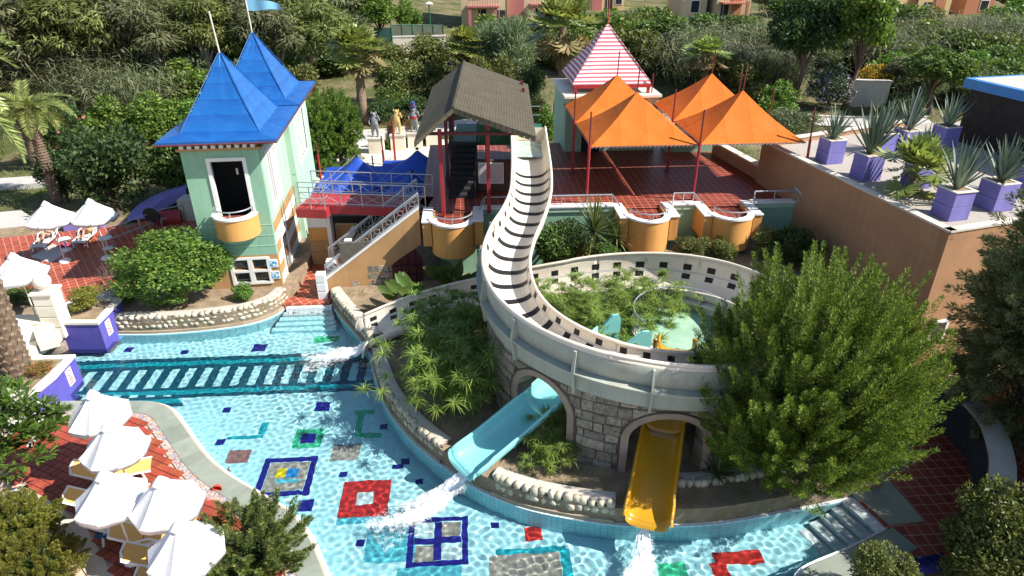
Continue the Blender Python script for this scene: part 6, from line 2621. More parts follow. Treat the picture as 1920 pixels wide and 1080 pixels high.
# reeds
RD = [(215, 195), (265, 180), (180, 215), (240, 235), (120, 190), (1660, 110), (1720, 120), (1780, 110), (1840, 112), (1890, 108), (1810, 125), (1870, 118), (1760, 130), (1900, 130), (1400, 150), (1330, 175), (1440, 180),
      (1300, 150), (1390, 120), (1830, 140), (1700, 140), (1650, 150), (1380, 165), (1915, 100)]
for bx, by in RD:
    p = on_ground(bx, by)
    s = R.uniform(1.6, 2.3)
    plant('reeds', p, (s * 1.3, s * 1.3, s), 'grey green reed clump %s, %s' % (where(bx), 'high on the slope' if by < 80 else 'mid slope' if by < 130 else 'low on the slope'), 'reeds', 'reed clumps on the slopes')
# scrub that covers the rest of the hillside
cnt = 0
for r_ in range(9):
    by = 30 + r_ * 21
    for c_ in range(30):
        bx = -40 + c_ * 70 + (35 if r_ % 2 else 0) + R.uniform(-22, 22)
        p = on_ground(bx, by + R.uniform(-8, 8))
        if 640 < bx < 960 and by < 115:
            continue
        if (840 < bx < 1430 or 1610 < bx < 1900) and by < 78:
            continue
        if 560 < bx < 1650 and by > 150:
            continue
        k = R.choice(('bush_grey', 'bush_olive', 'bush', 'bush', 'bush_bright'))
        s = R.uniform(1.5, 2.4) * (.75 + .008 * p.y)
        plant(k, p, (s * 1.25, s * 1.25, s * .85), '%s scrub bush %s, %s' % ({'bush_grey': 'grey green', 'bush_olive': 'olive brown', 'bush': 'mid green', 'bush_bright': 'bright green'}[k], where(bx), ('highest on the slope', 'high on the slope', 'upper middle of the slope', 'middle of the slope', 'lower middle of the slope', 'low on the slope', 'lower slope', 'near the slope foot', 'at the slope foot')[r_]), 'bush', 'hillside scrub bushes')
        cnt += 1
for i in range(16):
    bx = -80 + i * 135 + R.uniform(-30, 30)
    p = on_ground(bx, R.uniform(-5, 12))
    if 850 < bx < 1420 or 1630 < bx:
        continue
    s = R.uniform(4.0, 5.5)
    plant(R.choice(('tree_euc', 'tree_dark', 'tree_euc2')), p, (s, s, s * 1.1), 'far tree along the top edge ' + where(bx), 'tree', 'far trees along the top')


# wild grass over the terrain
def grass_field(name, n, pick, hmin, hmax, w, m, seed, par=None, kind='stuff', label=None):
    rng = np.random.default_rng(seed)
    P = pick(rng, n)
    n = len(P)
    D = nrm(np.concatenate([rng.normal(0, .35, (n, 2)), np.ones((n, 1))], 1))
    V, F = blades(rng, P, D, rng.uniform(hmin, hmax, n), np.full(n, w), 2, rng.uniform(.05, .4, n))
    o = np_mesh(name, V, F, M[m])
    tag(o, label, kind=kind)
    return o


def pick_far(rng, n):
    Y = 36 + 75 * rng.random(n) ** 1.2
    X = (rng.random(n) - .5) * 1.75 * (Y + 8)
    keep = np.sin(X * .5 + 2 * np.sin(Y * .3)) + np.sin(Y * .7 + X * .2) > -.5
    X, Y = X[keep], Y[keep]
    Z = np.array([gz(x, y) for x, y in zip(X, Y)])
    return np.stack([X, Y, Z], -1)


grass_field('wild_grass', 52000, pick_far, .2, .6, .05, 'grass', 61, label='dry green wild grass over the slope behind the park')


def pick_lawn(rng, n):
    X = rng.uniform(-34, -13, n)
    Y = rng.uniform(25.5, 36, n)
    return np.stack([X, Y, np.full(n, .7)], -1)


grass_field('lawn_grass', 16000, pick_lawn, .05, .12, .02, 'grass', 62, label='short lawn grass left of the tower')


def pick_island(rng, n):
    X = rng.uniform(-7.6, 10, n)
    Y = rng.uniform(12.6, 25, n)
    g = np.sin(X * 1.9 + np.sin(Y * 2.1)) + np.sin(Y * 2.3 - X * .8 + 1)
    poly = isl_poly
    keep = inside_np([(p[0], p[1]) for p in poly], X, Y) & (g > .35)
    X, Y = X[keep], Y[keep]
    return np.stack([X, Y, np.full(len(X), .57)], -1)


grass_field('island_grass', 30000, pick_island, .06, .2, .016, 'grass', 63, label='tufts of grass on the planted island')

# ------------------------------------------------------------------ nearer planting
plant('juniper_big', (7.95, 14.45, .55), (1, 1, .95), 'huge dense bright green juniper right of the yellow slide', 'tree', rz=.3)
p = at(1895, 860, .2)
plant('conifer_feather', (p.x + .2, p.y + .8, .15), (1.0, 1.0, .98), 'feathery olive green conifer at the right edge beside the brown building', 'tree', 'feathery conifers at right', rz=1.0)
plant('conifer_feather', (p.x + 2.6, p.y - 1.4, .15), (1.0, 1.0, .9), 'feathery olive green conifer in the lower right beside the red paving', 'tree', 'feathery conifers at right', rz=3.0)
plant('conifer_feather', (p.x + 3.6, p.y - 5.2, .15), (1.1, 1.1, .8), 'feathery conifer standing right of the curved wall', 'tree', 'feathery conifers at right', rz=4.0)
for x, y, lb in ((16.6, 11.2, 'feathery conifer shading the lower right paving'), (18.4, 14.2, 'feathery conifer beside the upper right paving')):
    plant('conifer_feather', (x, y, .9), (1.5, 1.5, .52 if y < 12 else .9), lb, 'tree', 'feathery conifers at right')
p = at(490, 1085, .2)
plant('juniper_near', (p.x, p.y - .15, .2), (1.15, 1.05, .72), 'spiky juniper in front of the nearest white umbrella', 'tree', rz=.4)
p = at(395, 1150, .2)
plant('juniper_near', (p.x + .3, p.y + .1, .2), (.8, .8, .62), 'small juniper at the bottom edge below the near umbrellas', 'tree', rz=2.4)
# thuja hedge at the bottom left
thuja = juniper_maker(55, (0, 0, .75), (1.15, 1.0, .95), 240, .34, 260, .05, .022, 'leaf_yellow', -.4, .13, .5, .06)
proto('thuja', thuja)
for (px, py, s, lb) in ((35, 1010, .85, 'yellow green clipped thuja bush at the lower left'), (75, 1090, .85, 'yellow green clipped thuja bush at the bottom left corner'), (-60, 1060, 1.0, 'yellow green thuja bush cut off by the left edge')):
    p = at(px, py, .6)
    plant('thuja', (p.x, p.y, .2), (s, s, s * 1.05), lb, 'bush', 'thuja bushes at the lower left')


# glossy broad-leaved tree with white flowers at the left edge
def broad_tree(loc, c, rad, n, seed, label):
    rng = np.random.default_rng(seed)
    root = thing('broadleaf_tree', loc, label, 'tree')
    C, S = clumps(rng, c, rad, 190, .22, -.8, (.35, 1.0))
    P, D, N = [], [], []
    for ci in range(len(C)):
        k = 13
        d = runit(rng, k)
        d[:, 2] = np.abs(d[:, 2]) * .6
        P.append(C[ci] + d * .05)
        D.append(nrm(d + (C[ci] - np.array(c)) * .35))
        N.append(nrm(np.array([0, 0, 1.0]) + d * .3 + rng.normal(size=(k, 3)) * .2))
    P, D, N = map(np.concatenate, (P, D, N))
    V, F = leaf_quads(P, D, N, rng.uniform(.24, .40, len(P)), rng.uniform(.085, .13, len(P)), .16, .55)
    np_mesh('crown', V, F, M['frangi'], root, local=True)
    tops = C[C[:, 2] > c[2] - .2][::5]
    for t in tops:
        o = nrm(t - np.array(c))
        Pf = np.repeat((t + o * .12)[None], 18, 0) + rng.normal(0, .05, (18, 3))
        Df = nrm(runit(rng, 18) + o)
        v, f = leaf_quads(Pf, Df, nrm(o + rng.normal(size=(18, 3)) * .4), np.full(18, .09), np.full(18, .06), .1, .6)
        np_mesh('blossom', v, f, M['fl_white'], root, local=True)
    limbs((0, 0, 0), C, rng, .10, 18, 'pale_bark', 'trunk', root, .4)
    return root


p = at(48, 930, .2)
broad_tree((p.x - .1, p.y + .1, .2), (.1, .2, 2.1), (1.5, 1.35, 1.2), 0, 71, 'broad glossy leaved tree with white blossoms at the left edge')

# shrub in front of the tower
proto('tower_shrub', bush_maker('bush', 'leaf_bright', 17000, .075, .042, 72, k=60, size=.26))
p = at(338, 578, .75)
plant('tower_shrub', (p.x, p.y + .3, .7), (2.75, 1.5, 1.75), 'big leafy green shrub in front of the tower', 'bush', rz=.2)
proto('planter_shrub', bush_maker('bush', 'leaf_yellow', 7000, .09, .05, 73, k=30, size=.3))
for px, py, s, lb in ((458, 560, .5, 'small green shrub beside the tower base'), (240, 565, .42, 'small shrub left of the tower shrub')):
    p = at(px, py, .75)
    plant('bush_bright', (p.x, p.y, .7), (s, s, s * .8), lb, 'bush', rz=1.0)


def twig_bush(loc, n, h, seed, label):
    rng = np.random.default_rng(seed)
    root = thing('bare_bush', loc, label, 'bush')
    mb = MB()

    def grow(p, d, l, r, lvl):
        q = p + d * l
        mid = p.lerp(q, .5) + Vector(rng.normal(size=3)) * l * .06
        mb.tube([p, mid, q], r, 4, False, r * .6)
        if lvl:
            for _ in range(3):
                dd = (d + Vector(rng.normal(size=3)) * .5).normalized()
                grow(p.lerp(q, rng.uniform(.5, 1)), dd, l * .7, r * .6, lvl - 1)
    for i in range(n):
        d = Vector((rng.normal() * .6, rng.normal() * .6, 1)).normalized()
        grow(Vector(loc), d, h * rng.uniform(.35, .5), .018, 3)
    mb.build('twigs', M['twig'], root)
    return root


p = at(232, 560, .75)
twig_bush((p.x, p.y, .72), 12, 1.9, 74, 'bare brown twiggy bush beside the tower shrub')

# beds between slide and terrace
Tbed = [('bush_dark', 1062, 470, .95, 'dark leafy shrub beside the upper slide'), ('bush_olive', 1300, 482, .6, 'reddish olive shrub under the middle balcony'), ('bush_olive', 1355, 485, .6, 'reddish olive shrub under the right balcony'),
        ('bush_dark', 1455, 478, .7, 'dark shrub right of the right balcony'),
        ('bush_dark', 1490, 500, .9, 'dark shrub beside the descending steel rail'), ('bush_dark', 1030, 490, .6, 'low dark shrub at the slide arch')]
for k, px, py, s, lb in Tbed:
    p = at(px, py - 10, 2.2)
    plant(k, (p.x, min(max(p.y, 24.4), 25.2), 1.93), (s * 1.35, s * .95, s * .95), lb, 'bush', 'shrubs below the terrace balconies')
for px, py, s, lb in ((1112, 470, 2.0, 'large yucca with radiating sword leaves left of the middle balcony'), (1155, 470, 1.35, 'smaller yucca beside the large one'), (1535, 460, 1.6, 'yucca under the descending steel rail'),
                      (1580, 478, 1.7, 'yucca right of the steel rail'), (1610, 470, 1.6, 'rightmost yucca against the brown wall')):
    p = at(px, py - 8, 2.3)
    plant('yucca', (p.x, p.y, 1.93), s, lb, 'yucca', 'yuccas below the terrace')
for px, py, s, lb in ((1325, 835, 1.1, 'dark yucca in shade right of the yellow slide'), (1345, 890, 1.0, 'dark yucca under the juniper edge'), (1360, 770, 1.0, 'dark yucca against the right arch')):
    p = at(px, py, .8)
    plant('yucca_dark', (p.x, p.y, .55), s, lb, 'yucca', 'yuccas in the shade of the juniper')
# papyrus
PP = [(1060, 575, 1.0), (1105, 590, 1.05), (1150, 590, 1.1), (1200, 575, 1.1), (1232, 556, .9), (1100, 560, 1.0), (1160, 552, 1.0), (1215, 548, .95), (1080, 610, .85), (1130, 615, .9), (1040, 550, .9), (1150, 625, .8), (1215, 590, .75)]
for px, py, s in PP:
    p = at(px, py + 14, 2.0)
    plant('papyrus', (p.x, p.y, 1.15), s * 1.0, 'papyrus clump with starry leaf heads inside the slide loop', 'papyrus', 'papyrus inside the slide loop')
for i, (x, s) in enumerate(((1.9, .95), (7.35, .55), (3.9, .5), (10.9, .8), (11.8, .85), (2.9, .7))):
    plant(('bush', 'bush_olive')[i % 2], (x, 25.0 + .3 * (i % 2), 1.93), (s * 1.3, s * .9, s * .95), ('green shrub filling the bed beside the upper slide', 'olive shrub left of the middle balcony foot', 'green shrub right of the middle balcony foot', 'olive shrub between the right balcony and the rail', 'green shrub at the right end of the terrace bed', 'olive shrub behind the large yucca')[i], 'bush', 'shrubs below the terrace balconies')
PP = [(830, 655, .9, 'leftmost papyrus below the ivory slide end'), (845, 715, 1.0, 'papyrus at the front of the shaded bed left of the arch'), (885, 705, .95, 'papyrus left of the stone arch wall'), (870, 690, 1.1, 'papyrus in the middle of the shaded bed'),
      (840, 615, .95, 'shaded papyrus behind the ivory slide run'), (890, 640, 1.05, 'shaded papyrus beside the stone wall corner'), (838, 600, .75, 'papyrus hanging over the ivory slide run')]
for px, py, s, lb in PP:
    p = at(px, py + 30, .9)
    plant('papyrus', (p.x, p.y, .55), s * 1.3, lb, 'papyrus', 'papyrus left of the stone arch wall')
for px, py, s, lb in ((1040, 812, .95, 'papyrus right of the turquoise slide'), (1085, 800, .9, 'papyrus against the stone pier between the arches'), (1030, 850, .7, 'low papyrus by the stone wall between the slides')):
    p = at(px, py + 18, .7)
    plant('papyrus_low', (p.x, p.y, .55), s, lb, 'papyrus', 'papyrus between the two arches')


# elephant ears
def elephant(loc, n, seed, label, s=1.0):
    rng = np.random.default_rng(seed)
    root = thing('elephant_ear', loc, label, 'plant')
    for i in range(n):
        az = rng.uniform(0, 6.283)
        rr = rng.uniform(.1, .75) * s
        hub = np.array([math.cos(az) * rr, math.sin(az) * rr * .6, rng.uniform(.5, 1.25) * s])
        tip = nrm(np.array([math.cos(az) * .7, math.sin(az) * .5 - .1, rng.uniform(.3, 1.1)]))
        side = nrm(np.cross(tip, np.array([.35, -1.0, .4])))
        up = np.cross(side, tip)
        L_, W_ = rng.uniform(.5, .72) * s, rng.uniform(.38, .5) * s
        V, F = [], []
        prof = [(-.28, .0), (-.22, .55), (.0, .95), (.25, 1.0), (.55, .75), (.8, .4), (1.0, .0)]
        for j, (t, w) in enumerate(prof):
            c = hub + tip * t * L_ - up * .12 * t * t * L_
            for q in (-1, -.5, 0, .5, 1):
                V.append(c + side * q * w * W_ * .5 + up * (.14 * abs(q) * w * W_ + rng.uniform(-.008, .008)))
        for j in range(len(prof) - 1):
            for q in range(4):
                a = j * 5 + q
                F.append((a, a + 1, a + 6, a + 5))
        np_mesh('leaf', np.array(V), np.array(F), M['big_leaf'], root, local=True, smooth=True)
        MB().tube([Vector(loc), Vector(loc) + Vector(hub * np.array([.6, .6, .6])), Vector(loc) + Vector(hub)], .018, 5).build('stalk', M['papyrus'], root)
    return root


p = at(775, 585, .6)
elephant((p.x, p.y, .56), 11, 81, 'sunlit elephant ear plant with big pale green leaves behind the ivory slide', 1.05)
p = at(850, 560, .6)
elephant((p.x, p.y + .3, .56), 9, 82, 'shaded elephant ear plant left of the upper slide', 1.0)

# bushes at the lower right
proto('right_bush', bush_maker('bush', 'leaf_olive', 16000, .075, .035, 83, k=60, size=.26))
for px, py, s, lb in ((1850, 1075, 1.6, 'olive green bush in the lower right corner'), (1650, 1105, .95, 'small olive bush at the bottom right edge of the pool'), (1915, 1000, .9, 'olive bush at the right edge below the curved wall')):
    p = at(px, py, .6)
    plant('right_bush', (p.x, p.y, .15), (s, s, s), lb, 'bush', 'olive bushes at the lower right')

# ------------------------------------------------------------------ furniture and smaller things


def umbrella(loc, label, group, r=.98, rz=0.0, h=2.08):
    root = thing('sun_umbrella', loc, label, 'umbrella', group)
    L = Vector(loc)
    n = 8
    mb = MB()
    rings = []
    sag = R.uniform(.05, .075)
    fl_ = [R.uniform(-.02, .02) for _ in range(n * 4)]
    for t in (.03, .12, .3, .5, .7, .86, 1.0, 1.02):
        rg = []
        for k in range(n * 4):
            a = rz + 2 * math.pi * k / (n * 4)
            f = (k % 4) / 4
            ed = math.sin(math.pi * f)
            rr = r * min(t, 1) * (1 - .09 * ed)
            z = h + .80 * (1 - min(t, 1)) ** 1.1 - sag * ed * t + (.015 * math.sin(k * 2.1) * t)
            if t > 1:
                z -= .13 + fl_[k]
                rr *= .99
            rg.append(L + Vector((rr * math.cos(a), rr * math.sin(a), z)))
        rings.append(rg)
    mb.loft(rings, closed=True)
    c = mb.build('canopy', M['umbrella'], root, smooth=True)
    md = c.modifiers.new('thickness', 'SOLIDIFY')
    md.thickness = .006
    cap = MB()
    cap.lathe([(.001, .92), (.10, .83), (.19, .72), (.185, .70)], 8, c=(L.x, L.y, L.z + h - .05))
    cap.build('top_cap', M['umbrella'], root)
    MB().tube([L + Vector((0, 0, .05)), L + Vector((0, 0, h + .82))], .022, 8).build('pole', M['plastic'], root, smooth=True)
    MB().lathe([(.001, .13), (.06, .13), (.22, .09), (.26, .03), (.26, 0)], 20, c=tuple(L)).build('base', M['plastic'], root, smooth=True)
    for k in range(n):
        a = rz + 2 * math.pi * k / n
        e = L + Vector((r * .99 * math.cos(a), r * .99 * math.sin(a), h - .012))
        MB().tube([L + Vector((0, 0, h + .74)), e], .009, 4, False).build('rib', M['plastic'], root)
    return root


def lounger(loc, rz, label, group, sling='mesh_cream', back=38):
    root = thing('sun_lounger', loc, label, 'sun lounger', group)
    F = frame(loc, rz)
    T = lambda x, y, z: F @ Vector((x, y, z))
    b = math.radians(back)
    bl = .78
    hx = .72
    # head end at x = hx - bl*cos(b); seat from hx to 1.95
    for s in (-1, 1):
        y = s * .31
        MB().tube([T(hx, y, .36), T(1.2, y, .345), T(1.7, y, .33), T(1.95, y, .30)], .032, 8).build('side_rail', M['plastic'], root, smooth=True)
        MB().tube([T(hx, y, .36), T(hx - bl * math.cos(b), y, .36 + bl * math.sin(b))], .03, 8).build('back_rail', M['plastic'], root, smooth=True)
        MB().tube([T(hx - .28, y * 1.08, .0), T(hx - .22, y * 1.1, .3), T(hx - .1, y * 1.12, .54), T(hx + .2, y * 1.12, .56), T(hx + .42, y * 1.08, .36)], .03, 8).build('armrest', M['plastic'], root, smooth=True)
        MB().tube([T(1.72, y, .33), T(1.78, y * 1.05, .0)], .03, 8).build('leg', M['plastic'], root)
    MB().tube([T(hx - bl * math.cos(b), -.31, .36 + bl * math.sin(b)), T(hx - bl * math.cos(b) - .05, 0, .37 + bl * math.sin(b)), T(hx - bl * math.cos(b), .31, .36 + bl * math.sin(b))], .03, 8).build('head_bar', M['plastic'], root, smooth=True)
    secs = []
    for i in range(9):
        t = i / 8
        secs.append([T(hx + .02 + t * 1.2, y, .36 - .045 * t - .02 * math.cos(y * 4) * math.sin(math.pi * t)) for y in (-.3, -.15, 0, .15, .3)])
    MB().loft(secs).build('seat_sling', M[sling], root, smooth=True)
    secs = []
    for i in range(6):
        t = i / 5
        secs.append([T(hx - bl * math.cos(b) * t, y, .365 + bl * math.sin(b) * t - .03 * math.cos(y * 4.5) * math.sin(math.pi * t)) for y in (-.3, -.15, 0, .15, .3)])
    MB().loft(secs).build('back_sling', M[sling], root, smooth=True)
    return root


DZ = .232
near_u = [(184, 772, 'white umbrella farthest along the near deck, beside the purple planter'), (214, 833, 'white umbrella second from the back of the near deck'), (207, 927, 'white umbrella at the left of the middle pair on the near deck'),
          (312, 938, 'white umbrella at the right of the middle pair on the near deck'), (347, 1022, 'nearest white umbrella, shadowed by the juniper')]
for i, (px, py, lb) in enumerate(near_u):
    p = at(px, py, DZ + 2.2)
    umbrella((p.x, p.y, DZ), lb, 'white umbrellas on the near deck', .82, .2 + .35 * i)
far_u = [(93, 406, 'white umbrella left of the pair on the far deck'), (175, 401, 'white umbrella right of the pair on the far deck'), (34, 507, 'white umbrella cut by the left edge on the far deck')]
for i, (px, py, lb) in enumerate(far_u):
    p = at(px, py, .78 + 2.2)
    umbrella((p.x, p.y, .78), lb, 'white umbrellas on the far deck', .98, .1 + .3 * i)
near_l = [(140, 892, 22, 'cream lounger farthest back under the near umbrellas'), (128, 944, 20, 'cream lounger half hidden left of the middle umbrellas'), (160, 985, 16, 'shaded brown lounger below the left middle umbrella'),
          (212, 1008, 18, 'sunlit cream lounger in front of the right middle umbrella'), (236, 1052, 20, 'sunlit cream lounger beside the nearest umbrella'), (262, 1098, 20, 'cream lounger at the bottom edge under the nearest umbrella')]
for px, py, a, lb in near_l:
    p = at(px, py, DZ + .55)
    lounger((p.x - .1, p.y, DZ), math.radians(a), lb, 'cream loungers on the near deck')
FL = []
for (fx, fy, hx, hy, lb) in ((72, 470, 108, 440, 'grey lounger with a sunbather under the left far umbrella'), (148, 462, 184, 432, 'grey lounger with a sunbather under the right far umbrella'), (150, 572, 215, 556, 'white lounger behind the purple pool planter')):
    a, b = at(fx, fy, .9), at(hx, hy, .9)
    d = (a - b).normalized()
    p = a - d * 1.9
    FL.append((p, math.atan2(d.y, d.x)))
    lounger((p.x, p.y, .78), math.atan2(d.y, d.x), lb, 'loungers on the far deck', 'slide_grey')


def table(loc, label):
    root = thing('side_table', loc, label, 'table', 'round white side tables')
    MB().lathe([(.001, .56), (.30, .56), (.31, .54), (.30, .52), (.03, .51), (.03, .06), (.22, .03), (.24, 0)], 20, c=tuple(loc)).build('table_body', M['plastic'], root, smooth=True)
    return root


for px, py, lb in ((117, 466, 'round white table under the left far umbrella'), (194, 463, 'round white table under the right far umbrella')):
    p = at(px, py, .78)
    table((p.x + .3, p.y - .15, .78), lb)


def skin_body(name, joints, bones, m, parent, lvl=2):
    me = bpy.data.meshes.new(name)
    me.from_pydata([j[:3] for j in joints], bones, [])
    o = bpy.data.objects.new(name, me)
    COL.objects.link(o)
    o.parent = parent
    sk = o.modifiers.new('skin', 'SKIN')
    sk.use_smooth_shade = True
    for i, j in enumerate(joints):
        r = j[3]
        me.skin_vertices[0].data[i].radius = (r, r) if not isinstance(r, tuple) else r
    me.skin_vertices[0].data[0].use_root = True
    sb = o.modifiers.new('smooth', 'SUBSURF')
    sb.levels = sb.render_levels = lvl
    me.materials.append(m)
    return o


def sunbather(p, rz, label, suit, knee=.25):
    """person lying on a lounger: head at the raised back, feet towards +x"""
    root = thing('person', (p[0], p[1], p[2]), label, 'person', 'sunbathers on the far deck', rz)
    J = [(.80, 0, .47, .13), (.60, 0, .58, .13), (.36, 0, .75, .15), (.22, 0, .86, .06), (.10, 0, .96, .095), (.02, 0, 1.03, .075),
         (.36, .2, .77, .055), (.55, .27, .58, .042), (.78, .24, .50, .034), (.88, .22, .50, .03),
         (.36, -.2, .77, .055), (.58, -.26, .60, .042), (.80, -.22, .52, .034), (.90, -.20, .52, .03),
         (.86, .1, .46, .095), (1.24, .13, .46 + knee, .062), (1.62, .11, .42, .04), (1.70, .11, .48, .035),
         (.86, -.1, .46, .095), (1.28, -.12, .44, .062), (1.68, -.11, .40, .04), (1.75, -.11, .48, .035)]
    Bn = [(0, 1), (1, 2), (2, 3), (3, 4), (4, 5), (2, 6), (6, 7), (7, 8), (8, 9), (2, 10), (10, 11), (11, 12), (12, 13), (0, 14), (14, 15), (15, 16), (16, 17), (0, 18), (18, 19), (19, 20), (20, 21)]
    body = skin_body('body', J, Bn, M['skin'], root)
    mb = MB()
    for x in (.68, .98):
        pass
    mb.ball((.80, 0, .475), .1, 12, 8, (1.5, 1.95, 1.48))
    k = mb
    o = bpy.data.objects.new('swimwear', None)
    bpy.data.objects.remove(o)
    me = bpy.data.meshes.new('swimwear')
    me.from_pydata(k.v, [], k.f)
    so_ = bpy.data.objects.new('swimwear', me)
    COL.objects.link(so_)
    so_.parent = root
    me.materials.append(suit)
    mb = MB()
    mb.ball((.045, 0, 1.035), .1, 12, 8, (1.0, 1.0, .95))
    me = bpy.data.meshes.new('hair')
    me.from_pydata(mb.v, [], mb.f)
    h = bpy.data.objects.new('hair', me)
    COL.objects.link(h)
    h.parent = root
    me.materials.append(M['hair'])
    return root


(p, a) = FL[0]
sunbather((p.x, p.y, .78), a, 'person lying in swimwear on the lounger under the left far umbrella', mat('dark_swimwear', (.03, .03, .05), .7))
(p, a) = FL[1]
sunbather((p.x, p.y, .78), a, 'person lying with a raised knee under the right far umbrella', mat('yellow_swimwear', (.55, .42, .06), .7), .32)
# towels and bags
for (px, py, c, lb) in ((120, 462, (.45, .04, .16), 'pink towel on the ground beside the left far lounger'), (158, 453, (.55, .45, .08), 'yellow towel hanging on the right far lounger')):
    p = at(px, py, .8)
    mb = MB()
    secs = [[Vector((p.x + .5 * (i / 8 - .5), p.y + .35 * (j / 6 - .5), .8 + .05 + .05 * math.sin(i * 1.7 + j) + .03 * math.cos(j * 2.3))) for j in range(7)] for i in range(9)]
    o = mb.loft(secs).build('towel', mat('towel_cloth', c, .95, .1, 5, bump=.4, bscale=60), smooth=True)
    tag(o, lb, 'towel')
for (px, py, c, lb) in ((238, 1000, (.50, .33, .05), 'mustard towel on the sunlit cream lounger by the right middle umbrella'), (196, 1000, (.06, .16, .30), 'blue bag on the shaded lounger below the middle umbrellas'), (168, 884, (.10, .10, .10), 'dark towel on the cream lounger farthest back on the near deck')):
    p = at(px, py, .66)
    secs = [[Vector((p.x + .4 * (i / 8 - .5), p.y + .32 * (j / 6 - .5), .66 + .05 * math.sin(i * 1.9 + j) + .04 * math.cos(j * 2.1 + i))) for j in range(7)] for i in range(9)]
    tag(MB().loft(secs).build('towel', mat('towel_cloth', c, .95, .1, 5, bump=.4, bscale=60), smooth=True), lb, 'towel')
# toy and flip-flops on the near deck edge
p = at(408, 920, .25)
o = MB()
o.lathe([(.001, .0), (.12, .02), (.13, .1), (.1, .16), (.001, .17)], 12, 0, math.pi, (p.x, p.y, .245))
tag(o.build('pool_toy', mat('red_white_plastic', (.65, .10, .06), .4, .1), smooth=True), 'small red pool toy lying on the grey slab edge', 'toy')
for i, (px, py) in enumerate(((384, 934), (391, 937))):
    p = at(px, py, .24)
    t = thing('flip_flop', (p.x, p.y, .235), ('left', 'right')[i] + ' one of the pink flip flops by the mosaic border', 'shoe', 'pink flip flops')
    sole = [(.12 * math.cos(a) * (1 if True else 1), .045 * math.sin(a) * (1.1 + .25 * math.cos(a))) for a in np.linspace(0, 2 * math.pi, 14, endpoint=False)]
    MB().prism([(p.x + x, p.y + y) for x, y in sole], .236, .256).build('sole', mat('pink_rubber', (.75, .35, .36), .6, .05), t)
    MB().tube([(p.x + .02, p.y - .04, .256), (p.x + .07, p.y, .285), (p.x + .02, p.y + .04, .256)], .008, 5).build('strap', M['white'], t)

# ------------------------------------------------------------------ purple planters and the footbridge at the left of the pool


def no_diving_sign(FM, x, z, root_label, par_off):
    t = thing('sign', FM @ Vector((x + .16, 0, z)), root_label, 'sign', 'white and red signs on the pool planters')
    MB().box(x, -.02, z, x + .34, -.002, z + .62, FM).build('board', M['white'], t)
    red = mat('sign_red', (.6, .04, .05), .5, .05)
    ring = [FM @ Vector((x + .17 + .1 * math.cos(a), -.024, z + .46 + .1 * math.sin(a))) for a in np.linspace(0, 2 * math.pi, 17)]
    MB().tube(ring, .012, 5, False).tube([ring[2], ring[10]], .01, 4).build('no_symbol', red, t)
    for k in range(4):
        MB().box(x + .05, -.026, z + .06 + k * .07, x + .29 - .05 * (k % 2), -.021, z + .095 + k * .07, FM).build('text_line', red, t)
    return t


def pool_planter(poly, z1, label, soil_in=.2):
    c = sum((Vector((q[0], q[1], 0)) for q in poly), Vector()) / len(poly)
    t = thing('purple_planter', (c.x, c.y, 0), label, 'planter', 'purple planters at the pool edge')
    MB().prism(poly, -.35, z1).build('box', M['purple_deep'], t, recv=True)
    mb = MB()
    n = len(poly)
    O = [Vector((q[0], q[1], 0)) + (Vector((q[0], q[1], 0)) - c).normalized() * .05 for q in poly]
    I = [Vector((q[0], q[1], 0)) + (c - Vector((q[0], q[1], 0))).normalized() * .3 for q in poly]
    mb.loft([[(v.x, v.y, z1 - .02) for v in O], [(v.x, v.y, z1 + .07) for v in O], [(v.x, v.y, z1 + .07) for v in I], [(v.x, v.y, z1 - .06) for v in I]], closed=True)
    mb.build('rim', M['cream'], t)
    MB().sheet(I, z1 + .012).build('soil', M['soil'], t)
    return t, c


q0, q1, q2, q3 = at(200, 655, 0), at(223, 630, 0), at(106, 655, 0), at(110, 655, 0)
qb = q1 + EY * .1
pp = [q2, q0, q1 + EY * .9 - EX * .0, q2 + EY * 2.4]
pt, pc_ = pool_planter(pp, 1.12, 'purple planter standing in the pool beside the white footbridge')
plant('planter_shrub', (pc_.x + .05, pc_.y, 1.1), (.85, .62, .62), 'yellow green shrub filling the purple pool planter', 'bush', rz=.5)
e = (pp[2] - pp[1])
FMs = frame((pp[1].x, pp[1].y, 0), math.atan2(e.y, e.x))
no_diving_sign(FMs, .38, .35, 'white and red warning sign on the purple pool planter', 0)
w0 = at(120, 755, 0)
pp2 = [w0 + Vector((-.1, -1.0, 0)), w0, w0 + EY * 1.3 + EX * .0, w0 + EY * 1.3 - EX * 2.6, w0 - EX * 2.6 + Vector((0, -1.0, 0))]
pt2, pc2 = pool_planter(pp2, 1.0, 'purple planter behind the glossy tree at the near deck')
e = (pp2[2] - pp2[1])
FMs = frame((pp2[1].x, pp2[1].y, 0), math.atan2(e.y, e.x))
no_diving_sign(FMs, .55, .25, 'white and red warning sign on the near purple planter', 0)
proto('red_flowers', bush_maker('flower_bed', 'leaf_olive', 2200, .12, .05, 91, fl='fl_red', nf=700))
plant('red_flowers', (pc2.x + .5, pc2.y + .2, .98), (.6, .5, .25), 'low red brown flowers in the near purple planter', 'flowers', rz=.3)

